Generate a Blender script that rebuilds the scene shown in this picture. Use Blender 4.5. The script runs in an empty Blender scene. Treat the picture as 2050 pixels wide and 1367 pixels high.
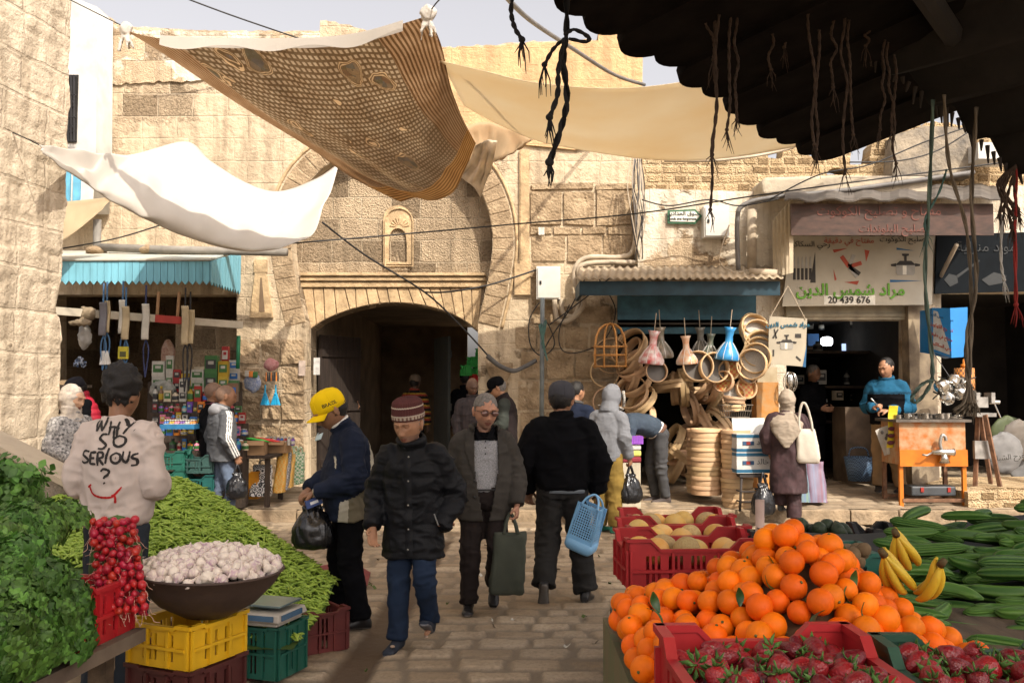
import bpy,bmesh,math,random,unicodedata
import numpy as np
from mathutils import Vector,Matrix
from mathutils.bvhtree import BVHTree
PI=math.pi
rnd=random.Random(11)
SC=bpy.context.scene
C=SC.collection
F=1850.0;CX=1025.0;CY=683.5;PITCH=math.atan(101.5/F);H=1.68
ct,st=math.cos(PITCH),math.sin(PITCH)
def ray(px,py):
 u=(px-CX)/F;v=(CY-py)/F
 return Vector((u,ct-v*st,st+v*ct))
def P(px,py,Y):
 d=ray(px,py);return Vector((0,0,H))+d*(Y/d.y)
def G(px,py,z=0.0):
 d=ray(px,py);return Vector((0,0,H))+d*((z-H)/d.z)
def V(*a):return Vector(a)
def _hash(i,j,k,s):
 n=(i*374761393+j*668265263+k*2147483647+s*1274126177)&0xffffffff
 n=((n^(n>>13))*1274126177)&0xffffffff
 n=((n^(n>>16))*2246822519)&0xffffffff
 return((n^(n>>15))&0xffffff)/16777215.0
def vnoise(p,f=1.0,seed=0):
 p=np.asarray(p,dtype=np.float64)*f+1000.0
 i=np.floor(p).astype(np.int64);t=p-i;t=t*t*(3-2*t)
 r=0
 for a in(0,1):
  for b in(0,1):
   for c in(0,1):
    w=(t[:,0]if a else 1-t[:,0])*(t[:,1]if b else 1-t[:,1])*(t[:,2]if c else 1-t[:,2])
    r=r+w*_hash(i[:,0]+a,i[:,1]+b,i[:,2]+c,seed)
 return r
def fbm(p,f=1.0,o=3,seed=0):
 r=0;a=.5
 for k in range(o):
  r=r+a*vnoise(p,f*2**k,seed+k*17);a*=.5
 return r
def sm(a,b,x):
 t=min(1,max(0,(x-a)/(b-a)));return t*t*(3-2*t)
MATS={}
def _new(name):
 m=bpy.data.materials.new(name);m.use_nodes=True
 nt=m.node_tree;nt.nodes.clear()
 o=nt.nodes.new('ShaderNodeOutputMaterial');b=nt.nodes.new('ShaderNodeBsdfPrincipled')
 nt.links.new(b.outputs[0],o.inputs[0])
 return m,nt,b,o
class NT:
 def __init__(s,nt):s.nt=nt
 def n(s,t,**k):
  x=s.nt.nodes.new(t)
  for a,b in k.items():setattr(x,a,b)
  return x
 def l(s,a,b):s.nt.links.new(a,b)
 def coord(s,which='Object',scale=(1,1,1),rot=(0,0,0)):
  tc=s.n('ShaderNodeTexCoord');mp=s.n('ShaderNodeMapping')
  mp.inputs['Scale'].default_value=scale;mp.inputs['Rotation'].default_value=rot
  s.l(tc.outputs[which],mp.inputs[0]);return mp.outputs[0]
 def noise(s,vec,scale,detail=4,rough=.55):
  x=s.n('ShaderNodeTexNoise');x.inputs['Scale'].default_value=scale
  x.inputs['Detail'].default_value=detail;x.inputs['Roughness'].default_value=rough
  s.l(vec,x.inputs['Vector']);return x.outputs[0]
 def ramp(s,fac,stops):
  x=s.n('ShaderNodeValToRGB');e=x.color_ramp.elements
  while len(e)>1:e.remove(e[-1])
  for i,(p,c)in enumerate(stops):
   el=e[0]if i==0 else e.new(p)
   el.position=p;el.color=(*c,1)if len(c)==3 else c
  s.l(fac,x.inputs[0]);return x.outputs[0]
 def mix(s,fac,a,b,mode='MIX'):
  x=s.n('ShaderNodeMix',data_type='RGBA',blend_type=mode)
  for v,i in((fac,0),(a,6),(b,7)):
   if isinstance(v,(int,float)):x.inputs[i].default_value=v
   elif isinstance(v,tuple):x.inputs[i].default_value=(*v,1)if len(v)==3 else v
   else:s.l(v,x.inputs[i])
  return x.outputs[2]
 def math(s,op,a,b=None,c=None):
  x=s.n('ShaderNodeMath',operation=op)
  for i,v in enumerate((a,b,c)):
   if v is None:continue
   if isinstance(v,(int,float)):x.inputs[i].default_value=v
   else:s.l(v,x.inputs[i])
  return x.outputs[0]
 def bump(s,bsdf,h,strength=.3,dist=.01,normal=None):
  x=s.n('ShaderNodeBump');x.inputs['Strength'].default_value=strength;x.inputs['Distance'].default_value=dist
  s.l(h,x.inputs['Height'])
  if normal is not None:s.l(normal,x.inputs['Normal'])
  s.l(x.outputs[0],bsdf.inputs['Normal']);return x.outputs[0]
def M(name,col,rough=.75,var=.25,scale=6,bump=.15,bscale=60,bdist=.004,col2=None,metal=0,spec=.4,trans=0,inst=0,stretch=(1,1,1),emit=0):
 """plain surface: base colour broken up by noise, a little bump; inst = per-object value jitter"""
 if name in MATS:return MATS[name]
 m,nt,b,o=_new(name);t=NT(nt)
 v=t.coord('Object',stretch)
 c2=col2 if col2 else tuple(x*(1-var)for x in col)
 c1=col if col2 else tuple(min(1,x*(1+var*.5))for x in col)
 f=t.ramp(t.noise(v,scale,5),[(.32,(0,0,0)),(.68,(1,1,1))])
 c=t.mix(f,c2,c1)
 if inst:
  oi=t.n('ShaderNodeObjectInfo');hs=t.n('ShaderNodeHueSaturation')
  r=t.math('MULTIPLY_ADD',oi.outputs['Random'],2*inst,1-inst);t.l(r,hs.inputs['Value'])
  r2=t.math('FRACT',t.math('MULTIPLY',oi.outputs['Random'],37.7))
  t.l(t.math('MULTIPLY_ADD',r2,inst*.1,.5-inst*.05),hs.inputs['Hue'])
  t.l(c,hs.inputs['Color']);c=hs.outputs[0]
 t.l(c,b.inputs['Base Color'])
 b.inputs['Roughness'].default_value=rough;b.inputs['Metallic'].default_value=metal
 b.inputs['Specular IOR Level'].default_value=spec
 if bump:t.bump(b,t.noise(v,bscale,4),bump,bdist)
 if emit:
  t.l(c,b.inputs['Emission Color']);b.inputs['Emission Strength'].default_value=emit
 if trans:
  tr=t.n('ShaderNodeBsdfTranslucent');t.l(c,tr.inputs[0]);mx=t.n('ShaderNodeMixShader');mx.inputs[0].default_value=trans
  t.l(b.outputs[0],mx.inputs[1]);t.l(tr.outputs[0],mx.inputs[2]);t.l(mx.outputs[0],o.inputs[0])
 MATS[name]=m
 return m
def stone(name,bw,bh,light,dark,mortar,plaster=.45,plaster_col=(.62,.47,.30),pit=1.0,msize=.016,seed=0.0,axis='XZ'):
 """weathered ashlar with plaster patches, pitted blocks and wide pale joints"""
 m,nt,b,o=_new(name);t=NT(nt)
 tc=t.n('ShaderNodeTexCoord');sp=t.n('ShaderNodeSeparateXYZ');cb=t.n('ShaderNodeCombineXYZ')
 t.l(tc.outputs['Object'],sp.inputs[0])
 t.l(sp.outputs[0 if axis=='XZ' else 1],cb.inputs[0]);t.l(sp.outputs[2],cb.inputs[1]);cb.inputs[2].default_value=seed
 vec3=t.n('ShaderNodeVectorMath',operation='ADD');t.l(tc.outputs['Object'],vec3 .inputs[0]);vec3 .inputs[1].default_value=(seed*3,seed,seed*2)
 o3=vec3 .outputs[0]
 wob=t.n('ShaderNodeTexNoise');wob.inputs['Scale'].default_value=1.7;wob.inputs['Detail'].default_value=5;t.l(o3,wob.inputs['Vector'])
 wm=t.n('ShaderNodeVectorMath',operation='MULTIPLY_ADD');t.l(wob.outputs['Color'],wm.inputs[0]);wm.inputs[1].default_value=(.10,.07,0);t.l(cb.outputs[0],wm.inputs[2])
 br=t.n('ShaderNodeTexBrick');t.l(wm.outputs[0],br.inputs['Vector'])
 br.inputs['Scale'].default_value=1;br.inputs['Brick Width'].default_value=bw;br.inputs['Row Height'].default_value=bh
 br.inputs['Mortar Size'].default_value=msize;br.inputs['Mortar Smooth'].default_value=.6;br.offset=.43;br.squash=1.3;br.squash_frequency=3
 br.inputs['Color1'].default_value=(0,0,0,1);br.inputs['Color2'].default_value=(1,1,1,1);br.inputs['Mortar'].default_value=(0,0,0,1)
 n1=t.noise(o3,2.2,7,.62);n2=t.noise(o3,26,6,.7);n3=t.noise(o3,.8,5,.6);n4=t.noise(o3,7,6,.65)
 mid=tuple((a+b)/2 for a,b in zip(light,dark));bc=t.mix(t.math('MULTIPLY',br.outputs['Fac'],.8),t.ramp(br.outputs['Color'],[(0,light),(.35,mid),(.6,light),(.75,dark),(.9,tuple(c*.85 for c in dark)),(1,mid)]),mortar)
 rot=t.ramp(br.outputs['Color'],[(.55,(.25,.25,.25)),(.72,(1,1,1))])
 col=t.mix(t.ramp(n1,[(.35,(0,0,0)),(.65,(1,1,1))]),bc,t.mix(.55,bc,dark))
 col=t.mix(t.ramp(n2,[(.34,(.85,.85,.85)),(.54,(0,0,0))]),col,t.mix(rot,col,tuple(x*.42 for x in dark)))
 pm=t.ramp(t.math('ADD',n3,t.math('MULTIPLY',t.math('SUBTRACT',n4,.5),.22)),[(1-plaster-.02,(0,0,0)),(1-plaster+.02,(1,1,1))])
 pcol=t.mix(t.ramp(n4,[(.3,(0,0,0)),(.7,(1,1,1))]),plaster_col,tuple(x*.82 for x in plaster_col))
 col=t.mix(t.math('MULTIPLY',pm,.92),col,pcol)
 vs=t.coord('Object',(3.5,3.5,.5));dr=t.noise(vs,1.6,5,.6)
 col=t.mix(t.ramp(dr,[(.32,(.62,.62,.62)),(.56,(0,0,0))]),col,tuple(x*.6 for x in dark))
 t.l(col,b.inputs['Base Color']);b.inputs['Roughness'].default_value=.92;b.inputs['Specular IOR Level'].default_value=.2
 vo=t.n('ShaderNodeTexVoronoi');vo.inputs['Scale'].default_value=42;t.l(o3,vo.inputs['Vector'])
 npm=t.math('SUBTRACT',1.0,t.math('MULTIPLY',pm,.8))
 h=t.math('ADD',t.math('MULTIPLY',t.math('SUBTRACT',1.0,br.outputs['Fac']),t.math('MULTIPLY',npm,1.0)),t.math('MULTIPLY',n2,t.math('MULTIPLY',t.math('MULTIPLY',npm,rot),2.6*pit)))
 h=t.math('ADD',h,t.math('ADD',t.math('MULTIPLY',n4,1.6),t.math('MULTIPLY',pm,.5)))
 h=t.math('ADD',h,t.math('MULTIPLY',vo.outputs['Distance'],t.math('MULTIPLY',npm,.5*pit)))
 t.bump(b,h,.85,.032)
 return m
class MB:
 def __init__(s):s.v=[];s.f=[];s.m=[];s.k=0
 def add(s,vs,fs,k=None):
  o=len(s.v);s.v+=[tuple(x)for x in vs];s.f+=[[i+o for i in f]for f in fs];s.m+=[s.k if k is None else k]*len(fs);return s
 def box(s,c,d,R=None,k=None,taper=1.0):
  c=Vector(c);vs=[]
  for z in(-1,1):
   for x,y in((-1,-1),(1,-1),(1,1),(-1,1)):
    q=taper if z>0 else 1
    p=Vector((x*d[0]/2*q,y*d[1]/2*q,z*d[2]/2))
    vs.append(c+(R@p if R else p))
  return s.add(vs,[[3,2,1,0],[4,5,6,7],[0,1,5,4],[1,2,6,5],[2,3,7,6],[3,0,4,7]],k)
 def loft(s,rings,k=None,caps=True,closed=True):
  n=len(rings[0]);vs=[p for r in rings for p in r];fs=[]
  for i in range(len(rings)-1):
   for j in range(n if closed else n-1):
    a=i*n+j;b=i*n+(j+1)%n
    fs.append([a,b,b+n,a+n])
  if caps and closed:
   fs.append(list(range(n))[::-1]);fs.append([(len(rings)-1)*n+j for j in range(n)])
  return s.add(vs,fs,k)
 def tube(s,pts,r,seg=8,k=None,caps=True,flat=1.0,ref=None):
  pts=[Vector(p)for p in pts];n=len(pts)
  rs=r if isinstance(r,(list,tuple))else[r]*n
  rings=[];up=None
  for i,p in enumerate(pts):
   d=(pts[min(i+1,n-1)]-pts[max(i-1,0)])
   if d.length<1e-9:d=Vector((0,0,1))
   d.normalize()
   if up is None:
    up=Vector(ref)if ref else(Vector((0,0,1))if abs(d.z)<.9 else Vector((0,1,0)))
   u=up-d*up.dot(d)
   if u.length<1e-6:u=d.orthogonal()
   u.normalize();w=d.cross(u);up=u
   rings.append([p+(u*math.cos(2*PI*j/seg)*flat+w*math.sin(2*PI*j/seg))*rs[i]for j in range(seg)])
  return s.loft(rings,k,caps)
 def lathe(s,prof,seg=20,c=(0,0,0),R=None,k=None,caps=True,sx=1,sy=1):
  c=Vector(c);rings=[]
  for r,z in prof:
   ring=[]
   for j in range(seg):
    p=Vector((r*math.cos(2*PI*j/seg)*sx,r*math.sin(2*PI*j/seg)*sy,z))
    ring.append(c+(R@p if R else p))
   rings.append(ring)
  return s.loft(rings,k,caps)
 def ball(s,c,r,seg=14,rows=9,R=None,k=None):
  c=Vector(c);r=(r,r,r)if isinstance(r,(int,float))else r;rings=[]
  for i in range(rows+1):
   a=-PI/2+PI*(i+.02)/(rows+.04);ring=[]
   for j in range(seg):
    p=Vector((r[0]*math.cos(a)*math.cos(2*PI*j/seg),r[1]*math.cos(a)*math.sin(2*PI*j/seg),r[2]*math.sin(a)))
    ring.append(c+(R@p if R else p))
   rings.append(ring)
  return s.loft(rings,k)
 def grid(s,fn,nu,nv,k=None):
  vs=[fn(i/nu,j/nv)for i in range(nu+1)for j in range(nv+1)]
  fs=[[i*(nv+1)+j,(i+1)*(nv+1)+j,(i+1)*(nv+1)+j+1,i*(nv+1)+j+1]for i in range(nu)for j in range(nv)]
  return s.add(vs,fs,k)
 def mesh_in(s,me,Mx=None,k=None):
  s.add([(Mx@v.co)if Mx else v.co for v in me.vertices],[list(p.vertices)for p in me.polygons],k);return s
 def mesh(s,name,mats=(),smooth=True):
  me=bpy.data.meshes.new(name);me.from_pydata(s.v,[],s.f)
  for m in mats:me.materials.append(m)
  me.polygons.foreach_set('material_index',[min(i,max(0,len(mats)-1))for i in s.m])
  if smooth:me.polygons.foreach_set('use_smooth',[True]*len(s.f))
  me.update();return me
 def build(s,name,mats,parent=None,smooth=False,**kw):
  if not isinstance(mats,(list,tuple)):mats=[mats]
  return link(name,s.mesh(name,mats,smooth),parent,**kw)
def link(name,me,parent=None,loc=None,rot=None,bevel=0,subsurf=0,autosm=None):
 o=bpy.data.objects.new(name,me);C.objects.link(o)
 if parent is not None:o.parent=parent
 if loc is not None:o.location=loc
 if rot is not None:o.rotation_euler=rot
 if bevel:
  b=o.modifiers.new('b','BEVEL');b.width=bevel;b.segments=2;b.limit_method='ANGLE';b.angle_limit=.6
 if subsurf:
  b=o.modifiers.new('s','SUBSURF');b.levels=subsurf;b.render_levels=subsurf
 return o
def tag(o,label=None,cat=None,group=None,kind=None):
 if label:o['label']=label
 if cat:o['category']=cat
 if group:o['group']=group
 if kind:o['kind']=kind
 return o
def thing(name,label,cat,loc=(0,0,0),rz=0,group=None):
 o=bpy.data.objects.new(name,None);C.objects.link(o);o.location=loc;o.rotation_euler=(0,0,rz);o.empty_display_size=.1
 return tag(o,label,cat,group)
def kids(o):return[c for c in KID.get(o.name,[])]
KID={}
def dup(root,loc,rot=None,label=None,group=None,scale=None,mats=None):
 r=root.copy();C.objects.link(r);r.location=loc
 if rot is not None:r.rotation_euler=rot
 if scale is not None:r.scale=(scale,)*3 if isinstance(scale,(int,float))else scale
 if label:r['label']=label
 if group:r['group']=group
 def rec(a,b):
  for ch in CH(a):
   c=ch.copy();C.objects.link(c);c.parent=b;rec(ch,c)
 rec(root,r)
 return r
def CH(o):return list(o.children)
def fuse(mb,vox,smooth=2,fac=.5):
 me=mb.mesh('tmp');o=bpy.data.objects.new('tmp',me);C.objects.link(o)
 m=o.modifiers.new('r','REMESH');m.mode='VOXEL';m.voxel_size=vox;m.adaptivity=0
 if smooth:
  s=o.modifiers.new('s','SMOOTH');s.iterations=smooth;s.factor=fac
 dg=bpy.context.evaluated_depsgraph_get();dg.update()
 me2=bpy.data.meshes.new_from_object(o.evaluated_get(dg))
 bpy.data.objects.remove(o);bpy.data.meshes.remove(me)
 return me2
def vcos(me):
 a=np.empty(len(me.vertices)*3);me.vertices.foreach_get('co',a);return a.reshape(-1,3)
def vnor(me):
 a=np.empty(len(me.vertices)*3);me.vertices.foreach_get('normal',a);return a.reshape(-1,3)
def setcos(me,a):me.vertices.foreach_set('co',a.ravel());me.update()
def finish(me,mats,matfn=None):
 me.materials.clear()
 for m in mats:me.materials.append(m)
 n=len(me.polygons)
 if matfn:
  c=np.empty(n*3);me.polygons.foreach_get('center',c);c=c.reshape(-1,3)
  me.polygons.foreach_set('material_index',np.asarray(matfn(c),dtype=np.int32))
 else:me.polygons.foreach_set('material_index',[0]*n)
 me.polygons.foreach_set('use_smooth',[True]*n);me.update();return me
def cut(me,fn):
 """delete faces whose centre satisfies fn"""
 c=np.empty(len(me.polygons)*3);me.polygons.foreach_get('center',c);m=fn(c.reshape(-1,3))
 bm=bmesh.new();bm.from_mesh(me);bm.faces.ensure_lookup_table()
 bmesh.ops.delete(bm,geom=[bm.faces[i]for i in np.nonzero(m)[0]],context='FACES')
 bm.to_mesh(me);bm.free();return me
def plate(outline,holes=(),thick=.01,bevel=0):
 """2-D outline with holes extruded into a solid in the XY plane"""
 cu=bpy.data.curves.new('p','CURVE');cu.dimensions='2D';cu.fill_mode='BOTH';cu.extrude=thick/2
 for poly in[outline,*holes]:
  sp=cu.splines.new('POLY');sp.points.add(len(poly)-1);sp.use_cyclic_u=True
  for i,(x,y)in enumerate(poly):sp.points[i].co=(x,y,0,1)
 o=bpy.data.objects.new('p',cu);me=bpy.data.meshes.new_from_object(o)
 bpy.data.objects.remove(o);bpy.data.curves.remove(cu);return me
def ar(s):
 """Arabic presentation forms, reversed for left-to-right layout"""
 NJ='اأدذرزوةىء';A=lambda c:'\u0620'<=c<='\u064a';out=[]
 for i,ch in enumerate(s):
  if not A(ch):out.append(ch);continue
  pv=i>0 and A(s[i-1])and s[i-1]not in NJ;nx=i+1<len(s)and A(s[i+1])and ch not in NJ
  f='MEDIAL' if pv and nx else 'FINAL' if pv else 'INITIAL' if nx else 'ISOLATED'
  try:out.append(unicodedata.lookup(unicodedata.name(ch)+' '+f+' FORM'))
  except KeyError:out.append(ch)
 return ''.join(reversed(out))
def text(body,size,thick=.004,bold=.0,align='CENTER',shear=0):
 cu=bpy.data.curves.new('t','FONT');cu.body=body;cu.size=size;cu.extrude=thick/2;cu.offset=bold;cu.align_x=align;cu.align_y='CENTER';cu.shear=shear
 o=bpy.data.objects.new('t',cu);me=bpy.data.meshes.new_from_object(o)
 bpy.data.objects.remove(o);bpy.data.curves.remove(cu);return me
FRONT=Matrix.Rotation(PI/2,4,'X')
def hang(a,b,sag,n=10):
 a=Vector(a);b=Vector(b)
 return[a.lerp(b,i/n)-Vector((0,0,sag*4*(i/n)*(1-i/n)))for i in range(n+1)]
def arc(c,r,a0,a1,n):return[(c[0]+r*math.cos(a0+(a1-a0)*i/n),c[1]+r*math.sin(a0+(a1-a0)*i/n))for i in range(n+1)]
def spl(pts,n=6):
 """catmull-rom through points"""
 pts=[Vector(p)for p in pts];out=[]
 for i in range(len(pts)-1):
  p0=pts[max(i-1,0)];p1=pts[i];p2=pts[i+1];p3=pts[min(i+2,len(pts)-1)]
  for j in range(n):
   t=j/n
   out.append(.5*((2*p1)+(p2-p0)*t+(2*p0-5*p1+4*p2-p3)*t*t+(3*p1-p0-3*p2+p3)*t**3))
 out.append(pts[-1]);return out
cam=bpy.data.cameras.new('camera');cam.sensor_width=36;cam.lens=36*F/2050;cam.clip_end=3000;cam.clip_start=.05
co=bpy.data.objects.new('camera',cam);C.objects.link(co);co.location=(0,0,H);co.rotation_euler=(PI/2+PITCH,0,0);SC.camera=co
SUN_EL=math.radians(46);SUN_AZ=math.radians(31)
sdir=Vector((math.sin(SUN_AZ)*math.cos(SUN_EL),-math.cos(SUN_AZ)*math.cos(SUN_EL),math.sin(SUN_EL)))
ld=bpy.data.lights.new('sun','SUN');ld.energy=2.9;ld.angle=math.radians(.6);ld.color=(1,.92,.80)
lo=bpy.data.objects.new('sun',ld);C.objects.link(lo);lo.rotation_euler=sdir.to_track_quat('Z','Y').to_euler();lo.location=sdir*60
W=bpy.data.worlds.new('World');SC.world=W;W.use_nodes=True
wt=NT(W.node_tree);W.node_tree.nodes.clear()
wo=wt.n('ShaderNodeOutputWorld');wb=wt.n('ShaderNodeBackground');sk=wt.n('ShaderNodeTexSky',sky_type='NISHITA')
sk.sun_disc=False;sk.sun_elevation=SUN_EL;sk.sun_rotation=math.atan2(sdir.x,sdir.y);sk.dust_density=6;sk.air_density=1.2;sk.ozone_density=1
hs=wt.n('ShaderNodeHueSaturation');hs.inputs['Saturation'].default_value=.22
wt.l(sk.outputs[0],hs.inputs['Color']);wt.l(wt.mix(1.0,hs.outputs[0],(.94,.885,.87),'MULTIPLY'),wb.inputs[0]);wb.inputs[1].default_value=.15;wt.l(wb.outputs[0],wo.inputs[0])
SC.view_settings.view_transform='Standard';SC.view_settings.look='None';SC.view_settings.gamma=1;SC.view_settings.exposure=.93
SC.cycles.max_bounces=6;SC.cycles.diffuse_bounces=4;SC.cycles.transparent_max_bounces=6;SC.cycles.use_denoising=True
def skinmat(name,col):
 m=M(name,col,rough=.5,var=.22,scale=18,bump=.12,bscale=220,bdist=.002,spec=.35)
 return m
def cloth(name,col,rough=.9,var=.22,weave=260,bump=.25,col2=None,scale=5):
 return M(name,col,rough=rough,var=var,scale=scale,bump=bump,bscale=weave,bdist=.002,spec=.2,col2=col2)
SK_TAN=skinmat('skin_tan',(.36,.185,.105));SK_BROWN=skinmat('skin_brown',(.25,.125,.07));SK_DARK=skinmat('skin_dark',(.13,.07,.045));SK_PALE=skinmat('skin_pale',(.46,.27,.17))
EYEW=M('eye_white',(.62,.58,.52),rough=.3,var=.05,bump=0);IRIS=M('iris_brown',(.03,.018,.01),rough=.2,var=.1,bump=0)
LIP=M('lips',(.20,.07,.05),rough=.5,bump=0)
HAIRB=M('hair_black',(.012,.010,.009),rough=.6,var=.4,scale=60,bump=.6,bscale=180,bdist=.006)
HAIRG=M('hair_grey',(.16,.145,.13),rough=.7,var=.4,scale=60,bump=.4,bscale=240)
BALD=M('shaved_scalp',(.17,.10,.065),rough=.6,var=.2,scale=40,bump=.2,bscale=300)
BLACKR=M('black_rubber',(.012,.012,.012),rough=.55,var=.3,bump=.1)
def g2(x,z,a,b):return math.exp(-(x/a)**2-(z/b)**2)
def head_point(x,y,z,thin=0.0):
 X=.076*x;Y=.097*y;Z=.118*z
 if y>0:Y*=1.05
 if z<-.05:
  q=(-z-.05)/.95;X*=1-.30*q**1.2
  if y>0:Y*=1-.5*q
 if z>.3:X*=1-.06*(z-.3)
 if y<0:
  f=-y
  Y=-.097*f**.85
  d=0
  d+=.011*g2(x,z+.04,.13,.26)+.019*g2(x,z+.32,.15,.12)+.010*g2(abs(x)-.17,z+.36,.09,.07)
  d+=.011*g2(x,z-.19,.6,.09)
  d-=.016*g2(abs(x)-.40,z-.05,.19,.11)
  d+=(.006-.010*thin)*g2(abs(x)-.62,z+.25,.2,.16)+.004*g2(abs(x)-.55,z+.02,.2,.1)
  d-=.008*thin*g2(abs(x)-.55,z+.5,.2,.2)
  d+=.007*g2(x,z+.55,.30,.045)+.008*g2(x,z+.66,.26,.05)-.006*g2(x,z+.605,.32,.022)
  d-=.004*g2(x,z+.75,.3,.05)
  d+=.012*g2(x,z+.90,.36,.13)
  d-=.002*g2(abs(x)-.33,z+.48,.05,.14)
  Y-=d*min(1,f*1.6)
 return Vector((X,Y,Z))
def add_head(mb,Mh,hs,thin):
 def fn(u,v):
  a=-PI/2+PI*(v*.998+.001);b=2*PI*u
  return Mh@(head_point(math.cos(a)*math.sin(b),-math.cos(a)*math.cos(b),math.sin(a),thin)*hs)
 rings=[[fn(j/56,i/40)for j in range(56)]for i in range(41)]
 mb.loft(rings)
 for sx in(-1,1):
  R=Mh.to_3x3()@Matrix.Rotation(sx*.45,3,'Z')@Matrix.Rotation(.15,3,'X')
  mb.ball(Mh@(Vector((sx*.079,.014,-.004))*hs),(.009*hs,.021*hs,.034*hs),12,8,R)
  mb.ball(Mh@(Vector((sx*.083,.020,.010))*hs),(.007*hs,.019*hs,.022*hs),10,6,R)
def add_hand(mb,w,d,n,curl=.5,tv=(0,-1,0),s=1.0,spread=1.0):
 w=Vector(w);d=Vector(d).normalized();n=Vector(n);n=(n-d*n.dot(d)).normalized();l=d.cross(n)
 if l.dot(Vector(tv))<0:l=-l
 rings=[]
 for q,hw,ht in((-.02,.024,.021),(.0,.026,.02),(.035,.038,.019),(.07,.042,.016),(.094,.041,.013)):
  rings.append([w+d*q*s+l*math.cos(2*PI*j/12)*hw*s+n*math.sin(2*PI*j/12)*ht*s for j in range(12)])
 mb.loft(rings)
 for i,(off,L,c)in enumerate(((1.45,.076,.9),(.5,.086,1.0),(-.45,.080,1.08),(-1.4,.062,1.15))):
  p=w+d*.088*s+l*off*.0205*s;pts=[p-d*.02*s,p];a=0
  for k,fr in enumerate((.42,.32,.26)):
   a+=curl*c*(.75,1.0,.7)[k]
   dd=(d+l*off*.05*spread).normalized()*math.cos(a)+n*math.sin(a)
   p=p+dd*L*fr*s;pts.append(p)
  mb.tube(pts,[.0105*s,.0108*s,.0100*s,.0092*s,.0070*s],8)
 b=w+d*.022*s+l*.026*s
 e1=(d*.62+l*.62+n*.35).normalized();e2=(d*.85+l*.15+n*(.3+.4*curl)).normalized()
 mb.tube([b-e1*.01*s,b+e1*.022*s,b+e1*.045*s,b+e1*.045*s+e2*.034*s],[.016*s,.0145*s,.0118*s,.0088*s],8)
REST=dict(pelvis=(0,0,.95),waist=(0,0,1.10),chest=(0,.005,1.31),neck=(0,.01,1.475),head=(0,-.012,1.632),shA=(-.172,.01,1.385),elA=(-.235,.03,1.13),wrA=(-.24,-.05,.885),shB=(.172,.01,1.385),elB=(.235,.03,1.13),wrB=(.24,-.05,.885),hipA=(-.09,0,.92),knA=(-.10,-.015,.50),anA=(-.10,.02,.085),hipB=(.09,0,.92),knB=(.10,-.015,.50),anB=(.10,.02,.085))
def wrinkle(me,amp,f=9,seed=0,hot=(),hotamp=.0,stretch=(1,1,1.5),horiz=0.0):
 amp*=2.2;hotamp*=1.5;p=vcos(me);n=vnor(me);q=p*np.array(stretch)
 wv=np.stack([fbm(q,4,2,seed+5),fbm(q,4,2,seed+6),fbm(q,4,2,seed+7)],1)*.25
 r=1-np.abs(2*vnoise(q+wv,f,seed)-1);r2=1-np.abs(2*vnoise(q+wv,f*2.1,seed+3)-1)
 a=np.full(len(p),amp)
 for h in hot:a=a+hotamp*np.exp(-((p-np.array(h))**2).sum(1)/(2*.075**2))
 d=a*((r**2-.4)+.45*(r2**2-.4))+amp*1.2*(fbm(q,3,2,seed+9)-.45)
 setcos(me,p+n*d[:,None])
class Pose:
 def __init__(s,over):
  s.j={k:Vector(v)for k,v in REST.items()}
  for k,v in over.items():s.j[k]=Vector(v)
 def __getitem__(s,k):return s.j[k]
 def spine(s,z):
  zs=[.70,.95,1.10,1.31,1.475,1.60];j=s.j
  dn=(j['pelvis']-j['waist']).normalized()
  low=j['pelvis']+(dn*.4+Vector((0,0,-1))*.6).normalized()*.25
  up=j['neck']+(j['head']-j['neck']).normalized()*.125
  ps=[low,j['pelvis'],j['waist'],j['chest'],j['neck'],up]
  def at(z):
   z=min(max(z,zs[0]-.5),zs[-1])
   for i in range(5):
    if z<=zs[i+1]or i==4:
     t=(z-zs[i])/(zs[i+1]-zs[i]);return ps[i].lerp(ps[i+1],t)
  o=(at(z-.03)+at(z)*2+at(z+.03))/4;t=(at(z+.06)-at(z-.06)).normalized()
  q=min(1,max(0,(z-.95)/.4));x=(j['hipB']-j['hipA']).normalized().lerp((j['shB']-j['shA']).normalized(),q)
  x=(x-t*x.dot(t)).normalized();return o,x,t.cross(x),t
 def ring(s,z,hw,hd,yo=0,e=2.5,n=28):
  o,x,y,t=s.spine(z);r=[]
  for k in range(n):
   c,q=math.cos(2*PI*k/n),math.sin(2*PI*k/n)
   r.append(o+x*hw*math.copysign(abs(c)**(2/e),c)+y*(hd*math.copysign(abs(q)**(2/e),q)+yo))
  return r
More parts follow.
